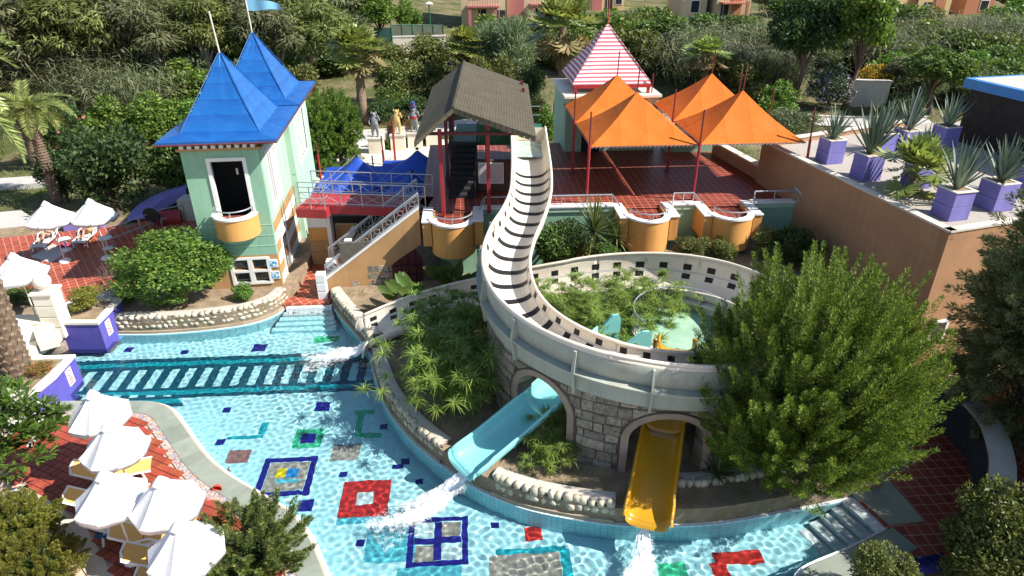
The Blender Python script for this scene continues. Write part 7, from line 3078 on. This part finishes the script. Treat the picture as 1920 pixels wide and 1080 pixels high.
# pillar with stone ball
b = at(106, 629, .7)
pil = thing('gate_pillar', (b.x, b.y + .2, .7), 'pale banded pillar topped with a stone ball by the footbridge', 'pillar')
PF = frame((b.x, b.y + .25, 0), YAW)
for k in range(4):
    MB().box(-.34, -.34, .62 + k * .46, .34, .34, 1.05 + k * .46, PF).build('band', M['cream'], pil, bevel=.015)
MB().box(-.29, -.29, .6, .29, .29, 2.4, PF).build('core', M['kerb'], pil)
MB().box(-.4, -.4, 2.43, .4, .4, 2.53, PF).build('cap', M['cream'], pil, bevel=.02)
MB().lathe([(.16, 2.53), (.18, 2.6), (.12, 2.62)], 16, M=PF).build('ball_foot', M['cream'], pil)
MB().ball(PF @ Vector((0, 0, 2.86)), .3, 24, 16).build('ball', M['cream'], pil, smooth='all')

# white footbridge slab on the left, with kerbs
fb = thing('footbridge', at(40, 640, .9), 'white footbridge slab crossing the pool channel at the left edge', 'footbridge')
fpoly = [at(112, 625, .95), at(42, 674, .95), at(-40, 730, .95), at(-260, 730, .95), at(-200, 600, .95), at(70, 600, .95)]
MB().prism(fpoly, .72, .95).build('deck', M['cream'], fb)
for a, b_ in ((fpoly[0], fpoly[1]), (fpoly[1], fpoly[2])):
    d = (b_ - a).normalized()
    nn = Vector((-d.y, d.x, 0))
    MB().prism([a + nn * .03, b_ + nn * .03, b_ - nn * .5, a - nn * .5], .66, 1.1).build('kerb', M['cream'], fb)
MB().prism([at(-260, 592, 1.3), at(78, 592, 1.3), at(85, 610, 1.3), at(-260, 612, 1.3)], .6, 1.35).build('parapet', M['cream'], fb)
MB().prism([at(60, 612, 1.5), at(100, 606, 1.5), at(104, 622, 1.5), at(66, 632, 1.5)], .9, 1.5).build('end_block', M['cream'], fb)
rk = at(96, 660, 0)
o = MB().rock((rk.x + .1, rk.y + .25, .1), .55, .45, .75, random.Random(5))
o = o.build('rock', M['rock'], smooth='all')
md = o.modifiers.new('s', 'SUBSURF')
md.levels = md.render_levels = 2
tag(o, 'large brown rock at the water under the footbridge', 'rock')
# ice cream chest in red and white
ic = at(30, 640, .97)
ch = thing('display_chest', (ic.x, ic.y, .97), 'white chest with a red printed front on the footbridge', 'chest')
CF = frame((ic.x, ic.y, 0), math.radians(-25))
MB().box(-.75, -.3, .97, .75, .35, 1.75, CF).build('body', M['plastic'], ch, bevel=.04)
rdm = mat('red_print', (.62, .03, .03), .4, .05)
MB().box(-.6, -.315, 1.15, .25, -.302, 1.65, CF).build('red_panel', rdm, ch)
for k in range(3):
    MB().tube([CF @ Vector((-.45 + k * .2, -.322, 1.3 + .04 * k)), CF @ Vector((-.38 + k * .2, -.322, 1.48)), CF @ Vector((-.3 + k * .2, -.322, 1.34 + .04 * k))], .014, 5).build('lettering', M['white'], ch)
MB().box(.4, -.32, 1.1, .7, -.302, 1.45, CF).build('small_print', rdm, ch)
# low hedge on the far deck edge
proto('hedge', bush_maker('hedge', 'leaf', 9000, .09, .045, 92, k=60, size=.28))
for px, py, lb in ((10, 563, 'low green hedge under the left edge umbrella'), (62, 562, 'low green hedge left of the pillar')):
    p = at(px, py, .9)
    plant('hedge', (p.x, p.y, .75), (1.0, .55, .42), lb, 'hedge', 'low hedges by the footbridge', rz=.1)
# planter box with red flowers behind the far umbrellas
pf0, pf1 = at(120, 432, .8), at(190, 425, .8)
t = thing('flower_box', (pf0 + pf1) / 2, 'low white flower box behind the far umbrellas', 'planter')
MB().prism([pf0, pf1, pf1 + Vector((0, .7, 0)), pf0 + Vector((0, .7, 0))], .7, 1.15).build('box', M['purple'], t)
MB().prism([pf0 - Vector((.05, .05, 0)), pf1 + Vector((.05, -.05, 0)), pf1 + Vector((.05, .75, 0)), pf0 + Vector((-.05, .75, 0))], 1.15, 1.22).build('rim', M['cream'], t)
plant('red_flowers', ((pf0.x + pf1.x) / 2, pf0.y + .35, 1.15), (.95, .35, .3), 'red flowers growing in the low flower box', 'flowers', rz=0.0)

# play corner left of the tower
pc0 = at(285, 425, .75)
pg = thing('play_corner', (pc0.x, pc0.y, .72), 'purple play ramp with a red drum and grey rails left of the tower', 'playground')
secs = []
for i in range(12):
    t_ = i / 11
    a = math.radians(200 - 110 * t_)
    c = Vector((pc0.x + .9 + 2.0 * math.cos(a), pc0.y + 1.2 + 1.8 * math.sin(a), .9 + 1.0 * t_))
    o_ = Vector((math.cos(a), math.sin(a), 0))
    secs.append([c - o_ * .5, c + o_ * .5, c + o_ * .52 + Vector((0, 0, -.5)), c - o_ * .52 + Vector((0, 0, -.5))])
MB().loft(secs, closed=True).build('ramp', M['purple'], pg, smooth=True)
MB().tube([(pc0.x + .2, pc0.y + .4, 1.0), (pc0.x + 1.3, pc0.y + .7, 1.0)], .42, 18).build('drum', M['red_steel'], pg, smooth=True)
MB().box(pc0.x + 1.2, pc0.y + .7, .7, pc0.x + 2.2, pc0.y + 1.6, 1.9).build('block', M['concrete'], pg)
MB().box(pc0.x - 1.0, pc0.y - .3, .7, pc0.x + 2.4, pc0.y + 2.2, .79).build('floor', M['red_deck'], pg)
dc = at(283, 404, 1.6)
dsh = thing('round_disc', (dc.x, dc.y, .75), 'dark round disc on a thin post left of the tower', 'disc')
dm = MB()
pr = [Vector((0, 0, 0))]
v = [Vector((dc.x + .38 * math.cos(a), dc.y - .12 * math.sin(a), 1.6 + .42 * math.sin(a))) for a in np.linspace(0, 2 * math.pi, 24, endpoint=False)]
v2 = [q + Vector((.03, .09, 0)) for q in v]
dm.add(v + v2, [tuple(range(24)), tuple(range(47, 23, -1))] + [(i, (i + 1) % 24, 24 + (i + 1) % 24, 24 + i) for i in range(24)])
dm.build('disc', M['dark_steel'], dsh)
MB().tube([(dc.x + .03, dc.y + .06, .75), (dc.x + .03, dc.y + .06, 1.6)], .03, 6).build('post', M['dark_steel'], dsh)
rl0 = thing('guard_rail', at(290, 440, .75), 'grey steel guard rail in front of the play corner', 'railing')
gp = [at(x, y, .75) for x, y in ((212, 462), (268, 440), (305, 425), (350, 415))]
for z in (1.15, 1.65):
    rail(rl0, [(q.x, q.y, z) for q in gp], .03, 'rail')
for q in gp:
    MB().tube([(q.x, q.y, .75), (q.x, q.y, 1.68)], .04, 6).build('post', M['steel'], rl0)
sp0 = at(338, 368, .75)
st_ = thing('steel_post', (sp0.x, sp0.y, .75), 'slender steel post with a stay beside the tower wall', 'post')
MB().tube([(sp0.x, sp0.y, .7), (sp0.x, sp0.y, 2.6)], .05, 8).build('post', M['steel'], st_)
MB().tube([(sp0.x, sp0.y, 2.2), (sp0.x - .9, sp0.y - .1, .75)], .035, 6).build('stay', M['steel'], st_)

# ------------------------------------------------------------------ agave planters on the flat roof
ra = math.atan2(-wdir.x, wdir.y)
RZp = math.atan2(wdir.y, wdir.x) - math.pi / 2
AG = [(1549, 309, .80, 1.0, 'purple planter nearest the orange canopy, at the roof corner'), (1617, 341, .82, 1.0, 'purple planter in the left row by the roof wall'), (1648, 291, .8, .9, 'purple planter half hidden behind the left row'),
      (1691, 290, .82, 1.0, 'purple planter in the middle of the back row'), (1764, 282, .82, 1.0, 'purple planter at the right of the back row'), (1777, 416, .82, 1.02, 'nearest purple planter at the front roof corner'),
      (1860, 399, .86, 1.0, 'purple planter right of the nearest one'), (1712, 356, .75, .85, 'purple planter hidden by the fan palm'), (1935, 372, .82, 1.0, 'purple planter cut by the right edge')]
alab = ['agave in the roof corner planter nearest the canopy', 'tall agave in the left row planter by the roof wall', 'agave half hidden behind the left row', 'agave in the middle of the back row', 'agave at the right of the back row',
        'agave in the nearest planter at the front roof corner', 'agave right of the nearest one', 'agave behind the fan palm', 'agave cut by the right edge']
for i, (px, py, w, h, lb) in enumerate(AG):
    p = at(px, py, 5.24)
    FR = frame(p, RZp)
    t = thing('purple_planter', FR @ Vector((w / 2, w / 2, 0)), lb, 'planter', 'purple planters on the flat roof')
    MB().box(0, 0, 0, w, w, h * .48, FR).build('lower_box', M['purple'], t, bevel=.008)
    MB().box(.006, .006, h * .49, w - .006, w - .006, h, FR).build('upper_box', M['purple'], t, bevel=.008)
    rm_ = MB()
    g = -.03 if i == 5 else .0
    for (x0, y0, x1, y1) in ((g, g, w - g, .09), (g, w - .09, w - g, w - g), (g, .09, .09, w - .09), (w - .09, .09, w - g, w - .09)):
        rm_.box(x0, y0, h, x1, y1, h + .035, FR)
    rm_.build('rim', M['cream'], t)
    MB().box(.09, .09, h, w - .09, w - .09, h + .012, FR).build('soil', M['soil'], t)
    q = FR @ Vector((w / 2, w / 2, h))
    s = {1: 1.18, 5: 1.02, 0: .86, 3: 1.0, 4: .95, 6: 1.05}.get(i, .9)
    plant('agave' if i % 2 else 'agave_b', q, (s, s, s * (1.08 if i == 1 else 1.0)), alab[i], 'agave', 'agaves in the roof planters')
p = at(1690, 372, 5.24)
plant('fan_palm_small', (p.x + .35, p.y + .2, 5.24), (1.0, 1.0, .9), 'small fan palm among the agave planters on the flat roof', 'palm tree', rz=1.2)
p = at(1680, 300, 5.24)
t = thing('thin_pole', p, 'thin white pole leaning among the agave planters', 'pole')
MB().tube([p, p + Vector((.35, .3, 3.1))], .02, 6).build('pole', M['steel'], t)

# ------------------------------------------------------------------ courtyard: blue sails, statues
cy0 = MB().prism([at(590, 330, .75), at(650, 268, .75), at(840, 262, .75), at(860, 300, .75), at(830, 345, .75), at(600, 370, .75)], .3, .80).build('courtyard', M['kerb'])
tag(cy0, kind='structure')
SLS = [(668, 292, 3.3, 2.1, 'blue peaked sail at the back left of the courtyard'), (782, 280, 3.4, 2.2, 'blue peaked sail at the back right of the courtyard'), (648, 322, 3.1, 2.1, 'blue peaked sail at the front left beside the bridge'), (773, 322, 3.1, 2.2, 'blue peaked sail at the front right beside the shelter')]
for px, py, z, w, lb in SLS:
    p = at(px, py, z)
    t = thing('shade_sail', (p.x, p.y, .8), lb, 'sail', 'blue sails over the courtyard')
    n = 32
    rings = []
    for tt_ in (.04, .12, .22, .35, .5, .7, .85, 1.0):
        rg = []
        for k in range(n):
            a = 2 * math.pi * k / n
            sq = 1 / max(abs(math.cos(a)), abs(math.sin(a)))
            rr = w * tt_ * (1 + (sq - 1) * tt_ * .85) * (1 - .10 * tt_ * (1 - abs(math.sin(2 * a))))
            zz = z - 1.15 * (1 - (1 - tt_) ** 2.0) - .05 * abs(math.sin(2 * a)) * tt_
            rg.append(Vector((p.x, p.y, 0)) + EX * (rr * math.cos(a)) + EY * (rr * math.sin(a) * .92) + Vector((0, 0, zz)))
        rings.append(rg)
    mb = MB().loft(rings, closed=True)
    mb.build('cloth', M['blue_sail'], t, smooth=True)
    MB().lathe([(.08, 0), (.1, .08), (.02, .14)], 10, c=(p.x, p.y, z - .02)).build('crown_ring', M['dark_steel'], t)
    for k in range(4):
        a = math.pi / 4 + k * math.pi / 2
        e = Vector((p.x, p.y, 0)) + EX * (w * 1.3 * math.cos(a)) + EY * (w * 1.2 * math.sin(a)) + Vector((0, 0, z - 1.18))
        MB().tube([Vector((p.x, p.y, z + .05)), e], .008, 4).build('stay_wire', M['steel'], t)
CP = [(603, 345, 265, 'red mast closest to the tower in the courtyard'), (632, 318, 222, 'tall red mast in front of the green conifer'), (742, 310, 220, 'tall red mast before the yellow statue'), (723, 340, 255, 'red mast between the back sails'),
      (705, 362, 292, 'short red mast between the front sails')]
for px, py, ty, lb in CP:
    p = at(px, py, .8)
    z1 = zat(p.x, p.y, ty)
    t = thing('sail_mast', p, lb, 'mast', 'red masts of the blue sails')
    MB().tube([p, Vector((p.x, p.y, .8 + (z1 - .8) * .7))], .07, 8).build('tube', M['red_steel'], t)
    MB().tube([Vector((p.x, p.y, .8 + (z1 - .8) * .7)), Vector((p.x - .02, p.y, z1))], .04, 8).build('tip', M['maroon'], t)


def dog_statue(p, label, fur, hat=False, wave=1):
    t = thing('dog_statue', p, label, 'statue', 'dog statues on pedestals')
    J = [(0, 0, .78, .2), (0, 0, 1.05, .24), (0, 0, 1.30, .17), (0, 0, 1.42, .1), (0, -.02, 1.58, .16), (0, -.20, 1.54, .085), (0, -.26, 1.53, .06),
         (.16, 0, .55, .12), (.17, 0, .25, .10), (.17, -.02, .05, .085), (.17, -.16, .05, .07),
         (-.16, 0, .55, .12), (-.17, 0, .25, .10), (-.17, -.02, .05, .085), (-.17, -.16, .05, .07),
         (.26, 0, 1.25, .075), (.38, -.05, 1.08, .06), (.30, -.12, 1.38 if wave > 0 else .92, .055), (.24, -.12, 1.48 if wave > 0 else .86, .05),
         (-.26, 0, 1.25, .075), (-.36, -.06, 1.02, .06), (-.30, -.16, .88, .055), (-.28, -.18, .84, .05), (0, .24, .72, .05), (0, .38, .9, .035)]
    Bn = [(0, 1), (1, 2), (2, 3), (3, 4), (4, 5), (5, 6), (0, 7), (7, 8), (8, 9), (9, 10), (0, 11), (11, 12), (12, 13), (13, 14), (2, 15), (15, 16), (16, 17), (17, 18), (2, 19), (19, 20), (20, 21), (21, 22), (0, 23), (23, 24)]
    skin_body('body', J, Bn, fur, t)
    P = Vector(p)
    for s in (-1, 1):
        MB().ball(P + Vector((s * .16, .02, 1.56)), .1, 10, 7, (.45, .6, 1.25)).build('ear', fur, t, smooth=True)
        MB().ball(P + Vector((s * .06, -.145, 1.63)), .024, 8, 6).build('eye', M['black'], t)
    MB().ball(P + Vector((0, -.30, 1.555)), .04, 8, 6).build('nose', M['black'], t)
    if hat:
        blue = mat('blue_hat_paint', (.05, .09, .25), .5, .1)
        MB().lathe([(.001, .36), (.15, .36), (.14, .06), (.24, .05), (.24, .02), (.001, .02)], 18, c=(P.x, P.y - .01, P.z + 1.70)).build('top_hat', blue, t, smooth=True)
        MB().lathe([(.152, .1), (.154, .16)], 18, c=(P.x, P.y - .01, P.z + 1.70)).build('hat_band', M['red_steel'], t)
        MB().lathe([(.235, .90), (.275, 1.02), (.26, 1.1)], 18, c=tuple(P)).build('waist_sash', M['red_steel'], t, smooth=True)
    return t


fg = mat('grey_fur_paint', (.24, .25, .26), .7, .25, 6, bump=.3, bscale=30)
fy = mat('yellow_fur_paint', (.56, .40, .16), .7, .2, 6, bump=.3, bscale=30)
PD = [(705, 288, 'white pedestal under the grey dog statue'), (746, 282, 'white pedestal under the yellow dog statue'), (778, 278, 'white pedestal under the dog statue with the hat'), (812, 275, 'white pedestal nearest the brown roof')]
for i, (px, py, lb) in enumerate(PD):
    p = at(px, py, .8)
    t = thing('pedestal', p, lb, 'pedestal', 'white statue pedestals')
    PF = frame((p.x, p.y + .45, 0), YAW)
    MB().box(-.5, -.45, .8, .5, .45, 1.75, PF).build('block', M['cream'], t, bevel=.015)
    MB().box(-.55, -.5, 1.75, .55, .5, 1.85, PF).build('top_slab', M['concrete'], t, bevel=.015)
    base = PF @ Vector((0, 0, 1.85))
    if i == 0:
        dog_statue(base, 'grey dog statue standing upright with a raised paw', fg)
    elif i == 1:
        dog_statue(base, 'yellow dog statue standing upright', fy, False, 1)
    elif i == 2:
        dog_statue(base, 'grey dog statue wearing a blue top hat and red sash', fg, True)
    else:
        dog_statue(base, 'grey dog statue half hidden by the shelter roof', fg, False, -1)
proto('canna', rosette_maker('canna_plant', 93, 22, .75, .16, 'leaf_bright', .1, (15, 80), .5))
for px, py, lb in ((727, 283, 'leafy plant between the first two pedestals'), (763, 276, 'leafy plant between the middle pedestals'), (797, 273, 'leafy plant between the last two pedestals')):
    p = at(px, py, .8)
    plant('canna', (p.x, p.y + .6, .8), 1.3, lb, 'plant', 'leafy plants between the pedestals')
    plant('red_flowers', (p.x + .1, p.y + 1.0, .8), (.55, .5, 1.0), 'red flowers of the ' + lb, 'flowers', 'flowers between the pedestals')

# ------------------------------------------------------------------ right side: curved wall, paving
cw = [at(1752, 722, 1.55), at(1796, 745, 1.55), at(1838, 790, 1.55), at(1857, 845, 1.55), at(1858, 890, 1.55), at(1848, 930, 1.55), at(1832, 965, 1.55)]
cw = catmull(cw, 6)
co = offset2(cw, .5)
t = thing('curved_wall', cw[len(cw) // 2].copy(), 'dark curved retaining wall with pale coping at the right', 'wall')
t.location.z = .15
MB().loft([[(p.x, p.y, .1) for p in cw], [(p.x, p.y, 1.5) for p in cw], [(p.x, p.y, 1.5) for p in co], [(p.x, p.y, .1) for p in co]]).build('wall', mat('shade_dark_render', (.035, .05, .065), .85, .2), t, smooth=True)  # near-black colour holds the shade of the face turned from the sun
c1, c2 = offset2(cw, -.05), offset2(cw, .55)
MB().loft([[(p.x, p.y, 1.48) for p in c1], [(p.x, p.y, 1.58) for p in c1], [(p.x, p.y, 1.58) for p in c2], [(p.x, p.y, 1.48) for p in c2]]).build('coping', M['kerb'], t, smooth=True)
rp_ = MB().prism([at(1560, 1045, .16), at(1668, 990, .16), at(1590, 915, .16), at(1700, 880, .16)] + [Vector((p.x, p.y, 0)) for p in cw] , .05, .165)
tag(rp_.build('lower_paving', M['red_terrace']), kind='structure')  # darker paving colour used here to imitate deep shade
cp2 = [STEP_R[1] + Vector((.02, -.03, 0)), STEP_R[1] + Vector((1.0, .1, 0)), STEP_R[0] + Vector((1.2, .9, 0)), STEP_R[0] + Vector((.0, .1, 0))]
tag(MB().prism(cp2, .05, .20).build('stone_apron', M['slab']), kind='structure')
cs = offset2(SOUTH, .13)[:len(SOUTH) - 12]
cs2 = offset2(SOUTH, .85)[:len(SOUTH) - 12]
tag(MB().loft([[(p.x, p.y, .19) for p in cs], [(p.x, p.y, .19) for p in cs2], [(p.x, p.y, .0) for p in cs2]]).build('stone_apron', M['slab']), kind='structure')
rp2 = MB().prism([p for p in co[6:]] + [Vector((20, 10.5, 0)), Vector((24, 15, 0)), Vector((18, 19, 0))], .1, 1.0)
tag(rp2.build('upper_paving', M['red_deck']), kind='structure')
br_ = mat('blue_fabric', (.03, .03, .16), .8, .2)
bp = at(1745, 1068, .3)
mb = MB()
secs = [[Vector((bp.x + 1.1 * (i / 10 - .5), bp.y + .5 * (j / 6 - .5) + .2 * (i / 10), .3 + .12 * abs(math.sin(i * 1.3 + j * .7)) + .1 * math.sin(j))) for j in range(7)] for i in range(11)]
tag(mb.loft(secs).build('folded_cover', br_, smooth=True), 'dark blue folded cover beside the lower right bush', 'cover')
for i, (px, py, lb) in enumerate(((319, 618, 'small white depth plate on the pale stone wall before the tower'), (953, 933, 'small white depth plate right of the turquoise slide'), (1107, 966, 'small white depth plate left of the yellow slide'))):
    p = at(px, py, .12)
    t = thing('depth_plate', p, lb, 'sign', 'white depth plates on the pool edge')
    FR = frame(p, (YAW, -.3, -.12)[i])
    MB().box(-.14, -.03, -.04, .14, -.01, .07, FR).build('plate', M['white'], t)
    MB().box(-.09, -.034, .0, .09, -.031, .03, FR).build('figure', M['dark_steel'], t)

# ------------------------------------------------------------------ houses, fences and lamps on the far slope
beige = mat('beige_house', (.58, .46, .30), .85, .1, .4, bump=.1)
pink = mat('pink_house', (.46, .17, .15), .85, .1, .4, bump=.1)
yell = mat('yellow_house', (.66, .47, .22), .85, .1, .4, bump=.1)
tc = mat('terracotta_house', (.50, .20, .11), .85, .1, .4, bump=.1)


def house(px0, px1, py, label, body, trim, wins, rz=.05, deep=9, h=7.2):
    a, b = on_ground(px0, py), on_ground(px1, py)
    root = thing('house', ((a.x + b.x) / 2, a.y + 3, a.z), label, 'house', 'houses on the far slope')
    W = b.x - a.x
    FR = frame((a.x, a.y, a.z - .5), rz)
    MB().box(0, 0, 0, W, deep, h, FR).build('wall', body, root)
    MB().box(-.3, -.3, h, W + .3, deep + .3, h + .25, FR).build('roof', M['concrete'], root)
    for kind, x, z, w, hh in wins:
        if kind == 'win':
            f = MB().box(x - .12, -.06, z - .12, x + w + .12, -.002, z + hh + .12, FR).build('window', M['white'], root)
            MB().box(x, -.08, z, x + w, -.062, z + hh, FR).build('pane', M['glass'], f)
        elif kind == 'door':
            f = MB().box(x, -.05, z, x + w, -.002, z + hh, FR).build('door', M['dark_void'], root)
            MB().box(x + w * .25, -.07, z, x + w * .3, -.052, z + hh, FR).build('stile', M['white'], f)
        elif kind == 'col':
            MB().box(x, -1.6, 0, x + w, -1.6 + w, z, FR).build('column', trim, root)
        elif kind == 'bal':
            f = MB().box(x, -1.7, z, x + w, -.003, z + .2, FR).build('balcony', trim, root)
            for k in range(int(w / .35)):
                MB().tube([FR @ Vector((x + .1 + k * .35, -1.65, z + .2)), FR @ Vector((x + .1 + k * .35, -1.65, z + 1.1))], .025, 4).build('baluster', M['dark_steel'], f)
            MB().tube([FR @ Vector((x, -1.65, z + 1.1)), FR @ Vector((x + w, -1.65, z + 1.1))], .04, 5).build('handrail', M['dark_steel'], f)
        elif kind == 'panel':
            MB().box(x, -.12, z, x + w, -.003, z + hh, FR).build('bay', trim, root)
    return root


house(866, 948, 52, 'yellow beige house with pink columns at the top centre', beige, pink, [('door', 2.4, .6, 1.1, 2.3), ('col', 1.0, 3.4, .4, 0), ('col', 4.6, 3.4, .4, 0), ('bal', .8, 3.3, 4.6, 0), ('door', 5.0, .6, 1.2, 2.2), ('win', 1.4, 4.4, 1.1, 1.5)])
house(950, 1018, 48, 'pink house joined to the beige one at the top centre', beige, pink, [('panel', .3, .5, 2.2, 6.2), ('col', 3.6, 3.4, .35, 0), ('door', 3.8, .6, 1.1, 2.2), ('col', 5.2, 3.4, .35, 0), ('bal', 3.3, 3.3, 2.4, 0)])
house(1105, 1170, 20, 'pink and yellow house above the striped roof', yell, pink, [('panel', .4, .5, 1.6, 5.5), ('door', 2.6, .6, 1.2, 2.2), ('win', 4.3, 1.5, 1.0, 1.4)])
house(1278, 1325, 38, 'beige house with a single white framed window', beige, tc, [('win', 1.2, 1.6, 1.2, 1.6)])
house(1340, 1402, 40, 'terracotta house with balcony beside the beige one', beige, tc, [('panel', 2.3, .5, 1.4, 3.6), ('door', .7, .7, 1.1, 2.2), ('col', 3.9, 3.4, .35, 0), ('bal', .4, 3.0, 3.6, 0)])
house(1650, 1712, 38, 'yellow house with white framed window at the upper right', yell, tc, [('win', 1.4, 1.0, 1.3, 1.8), ('panel', 3.9, .5, 1.0, 5.5)])
house(1714, 1765, 35, 'terracotta and yellow house at the upper right', yell, tc, [('panel', 2.6, .5, 1.6, 6.0), ('door', 1.0, .8, 1.2, 2.0)])
house(1805, 1870, 28, 'terracotta house behind the reeds at the upper right', tc, pink, [('win', 2.5, 1.2, 1.2, 1.4)])
for px0, px1, py, lb in ((735, 832, 76, 'green mesh fence on the slope left of the houses'), (1640, 1760, 62, 'green mesh fence below the yellow house'), (1290, 1400, 58, 'green mesh fence below the beige house')):
    a, b = on_ground(px0, py), on_ground(px1, py)
    t = thing('mesh_fence', (a + b) / 2, lb, 'fence', 'green mesh fences on the slope')
    n = 5
    for k in range(n + 1):
        p = a.lerp(b, k / n)
        MB().tube([p - Vector((0, 0, .3)), p + Vector((0, 0, 1.9))], .06, 6).build('post', M['green_steel'], t)
        if k < n:
            q = a.lerp(b, (k + 1) / n)
            MB().add([p + Vector((.05, .02, .05)), q + Vector((-.05, .02, .05)), q + Vector((-.05, .02, 1.8)), p + Vector((.05, .02, 1.8)),
                      p + Vector((.05, .05, .05)), q + Vector((-.05, .05, .05)), q + Vector((-.05, .05, 1.8)), p + Vector((.05, .05, 1.8))],
                     [(0, 1, 2, 3), (7, 6, 5, 4), (0, 4, 5, 1), (1, 5, 6, 2), (2, 6, 7, 3), (3, 7, 4, 0)]).build('mesh_panel', mat('dull_mesh', (.07, .085, .06), .8, .2) if k == 0 and px0 == 735 else bpy.data.materials['dull_mesh'], t)
    MB().tube([a + Vector((0, 0, 1.85)), b + Vector((0, 0, 1.85))], .04, 5).build('top_rail', M['green_steel'], t)
for px0, px1, py, h_, lb in ((738, 835, 96, 1.5, 'pale dry stone wall below the green fence'), (1655, 1735, 78, 1.2, 'pale retaining wall below the upper right fence'), (1590, 1660, 200, 2.0, 'curved pale wall behind the lilac bush'), (520, 690, 98, 1.2, 'pale wall on the slope behind the flag')):
    a, b = on_ground(px0, py), on_ground(px1, py)
    t = thing('retaining_wall', (a + b) / 2, lb, 'wall', 'pale walls on the slope')
    MB().prism([a, b, b + Vector((0, .5, 0)), a + Vector((0, .5, 0))], min(a.z, b.z) - .6, max(a.z, b.z) + h_).build('wall', M['kerb'], t)
    MB().prism([a - Vector((.1, .06, 0)), b + Vector((.1, -.06, 0)), b + Vector((.1, .56, 0)), a + Vector((-.1, .56, 0))], max(a.z, b.z) + h_, max(a.z, b.z) + h_ + .12).build('cap', M['concrete'], t)
a, b = on_ground(706, 97), on_ground(737, 98)
t = thing('green_gate', (a + b) / 2, 'solid green metal gate beside the dry stone wall', 'gate')
MB().prism([a, b, b + Vector((0, .1, 0)), a + Vector((0, .1, 0))], a.z - .3, a.z + 2.6).build('leaf_panel', mat('dull_green_gate', (.05, .12, .10), .6, .15), t)
for q in (a, b):
    MB().tube([q + Vector((0, .05, -.3)), q + Vector((0, .05, 2.75))], .08, 6).build('post', M['green_steel'], t)
for px, py, ty, lb in ((808, 74, 8, 'green lamp post beside the fence on the slope'), (968, 45, 15, 'white lamp post in front of the pink house')):
    p = on_ground(px, py)
    z1 = zat(p.x, p.y, ty)
    t = thing('lamp_post', p, lb, 'lamp post', 'lamp posts on the slope')
    MB().tube([p - Vector((0, 0, .3)), Vector((p.x, p.y, z1))], .08, 8).build('post', M['green_steel'] if px < 900 else M['white'], t)
    MB().lathe([(.001, .32), (.5, .12), (.52, .06), (.2, .0), (.001, .0)], 14, c=(p.x, p.y, z1)).build('lamp_head', M['white'], t, smooth=True)
p = on_ground(1000, 44)
ch_ = thing('plastic_chair', (p.x, p.y - 2.2, p.z), 'white plastic chair on the pink house porch', 'chair')
c0 = Vector((p.x, p.y - 2.2, p.z))
MB().box(c0.x - .4, c0.y - .4, c0.z + .7, c0.x + .4, c0.y + .4, c0.z + .8).build('seat', M['plastic'], ch_)
MB().box(c0.x - .4, c0.y + .32, c0.z + .8, c0.x + .4, c0.y + .4, c0.z + 1.6).build('backrest', M['plastic'], ch_)
for sx in (-1, 1):
    for sy in (-1, 1):
        MB().tube([c0 + Vector((sx * .34, sy * .34, -.2)), c0 + Vector((sx * .34, sy * .34, .7))], .05, 5).build('leg', M['plastic'], ch_)
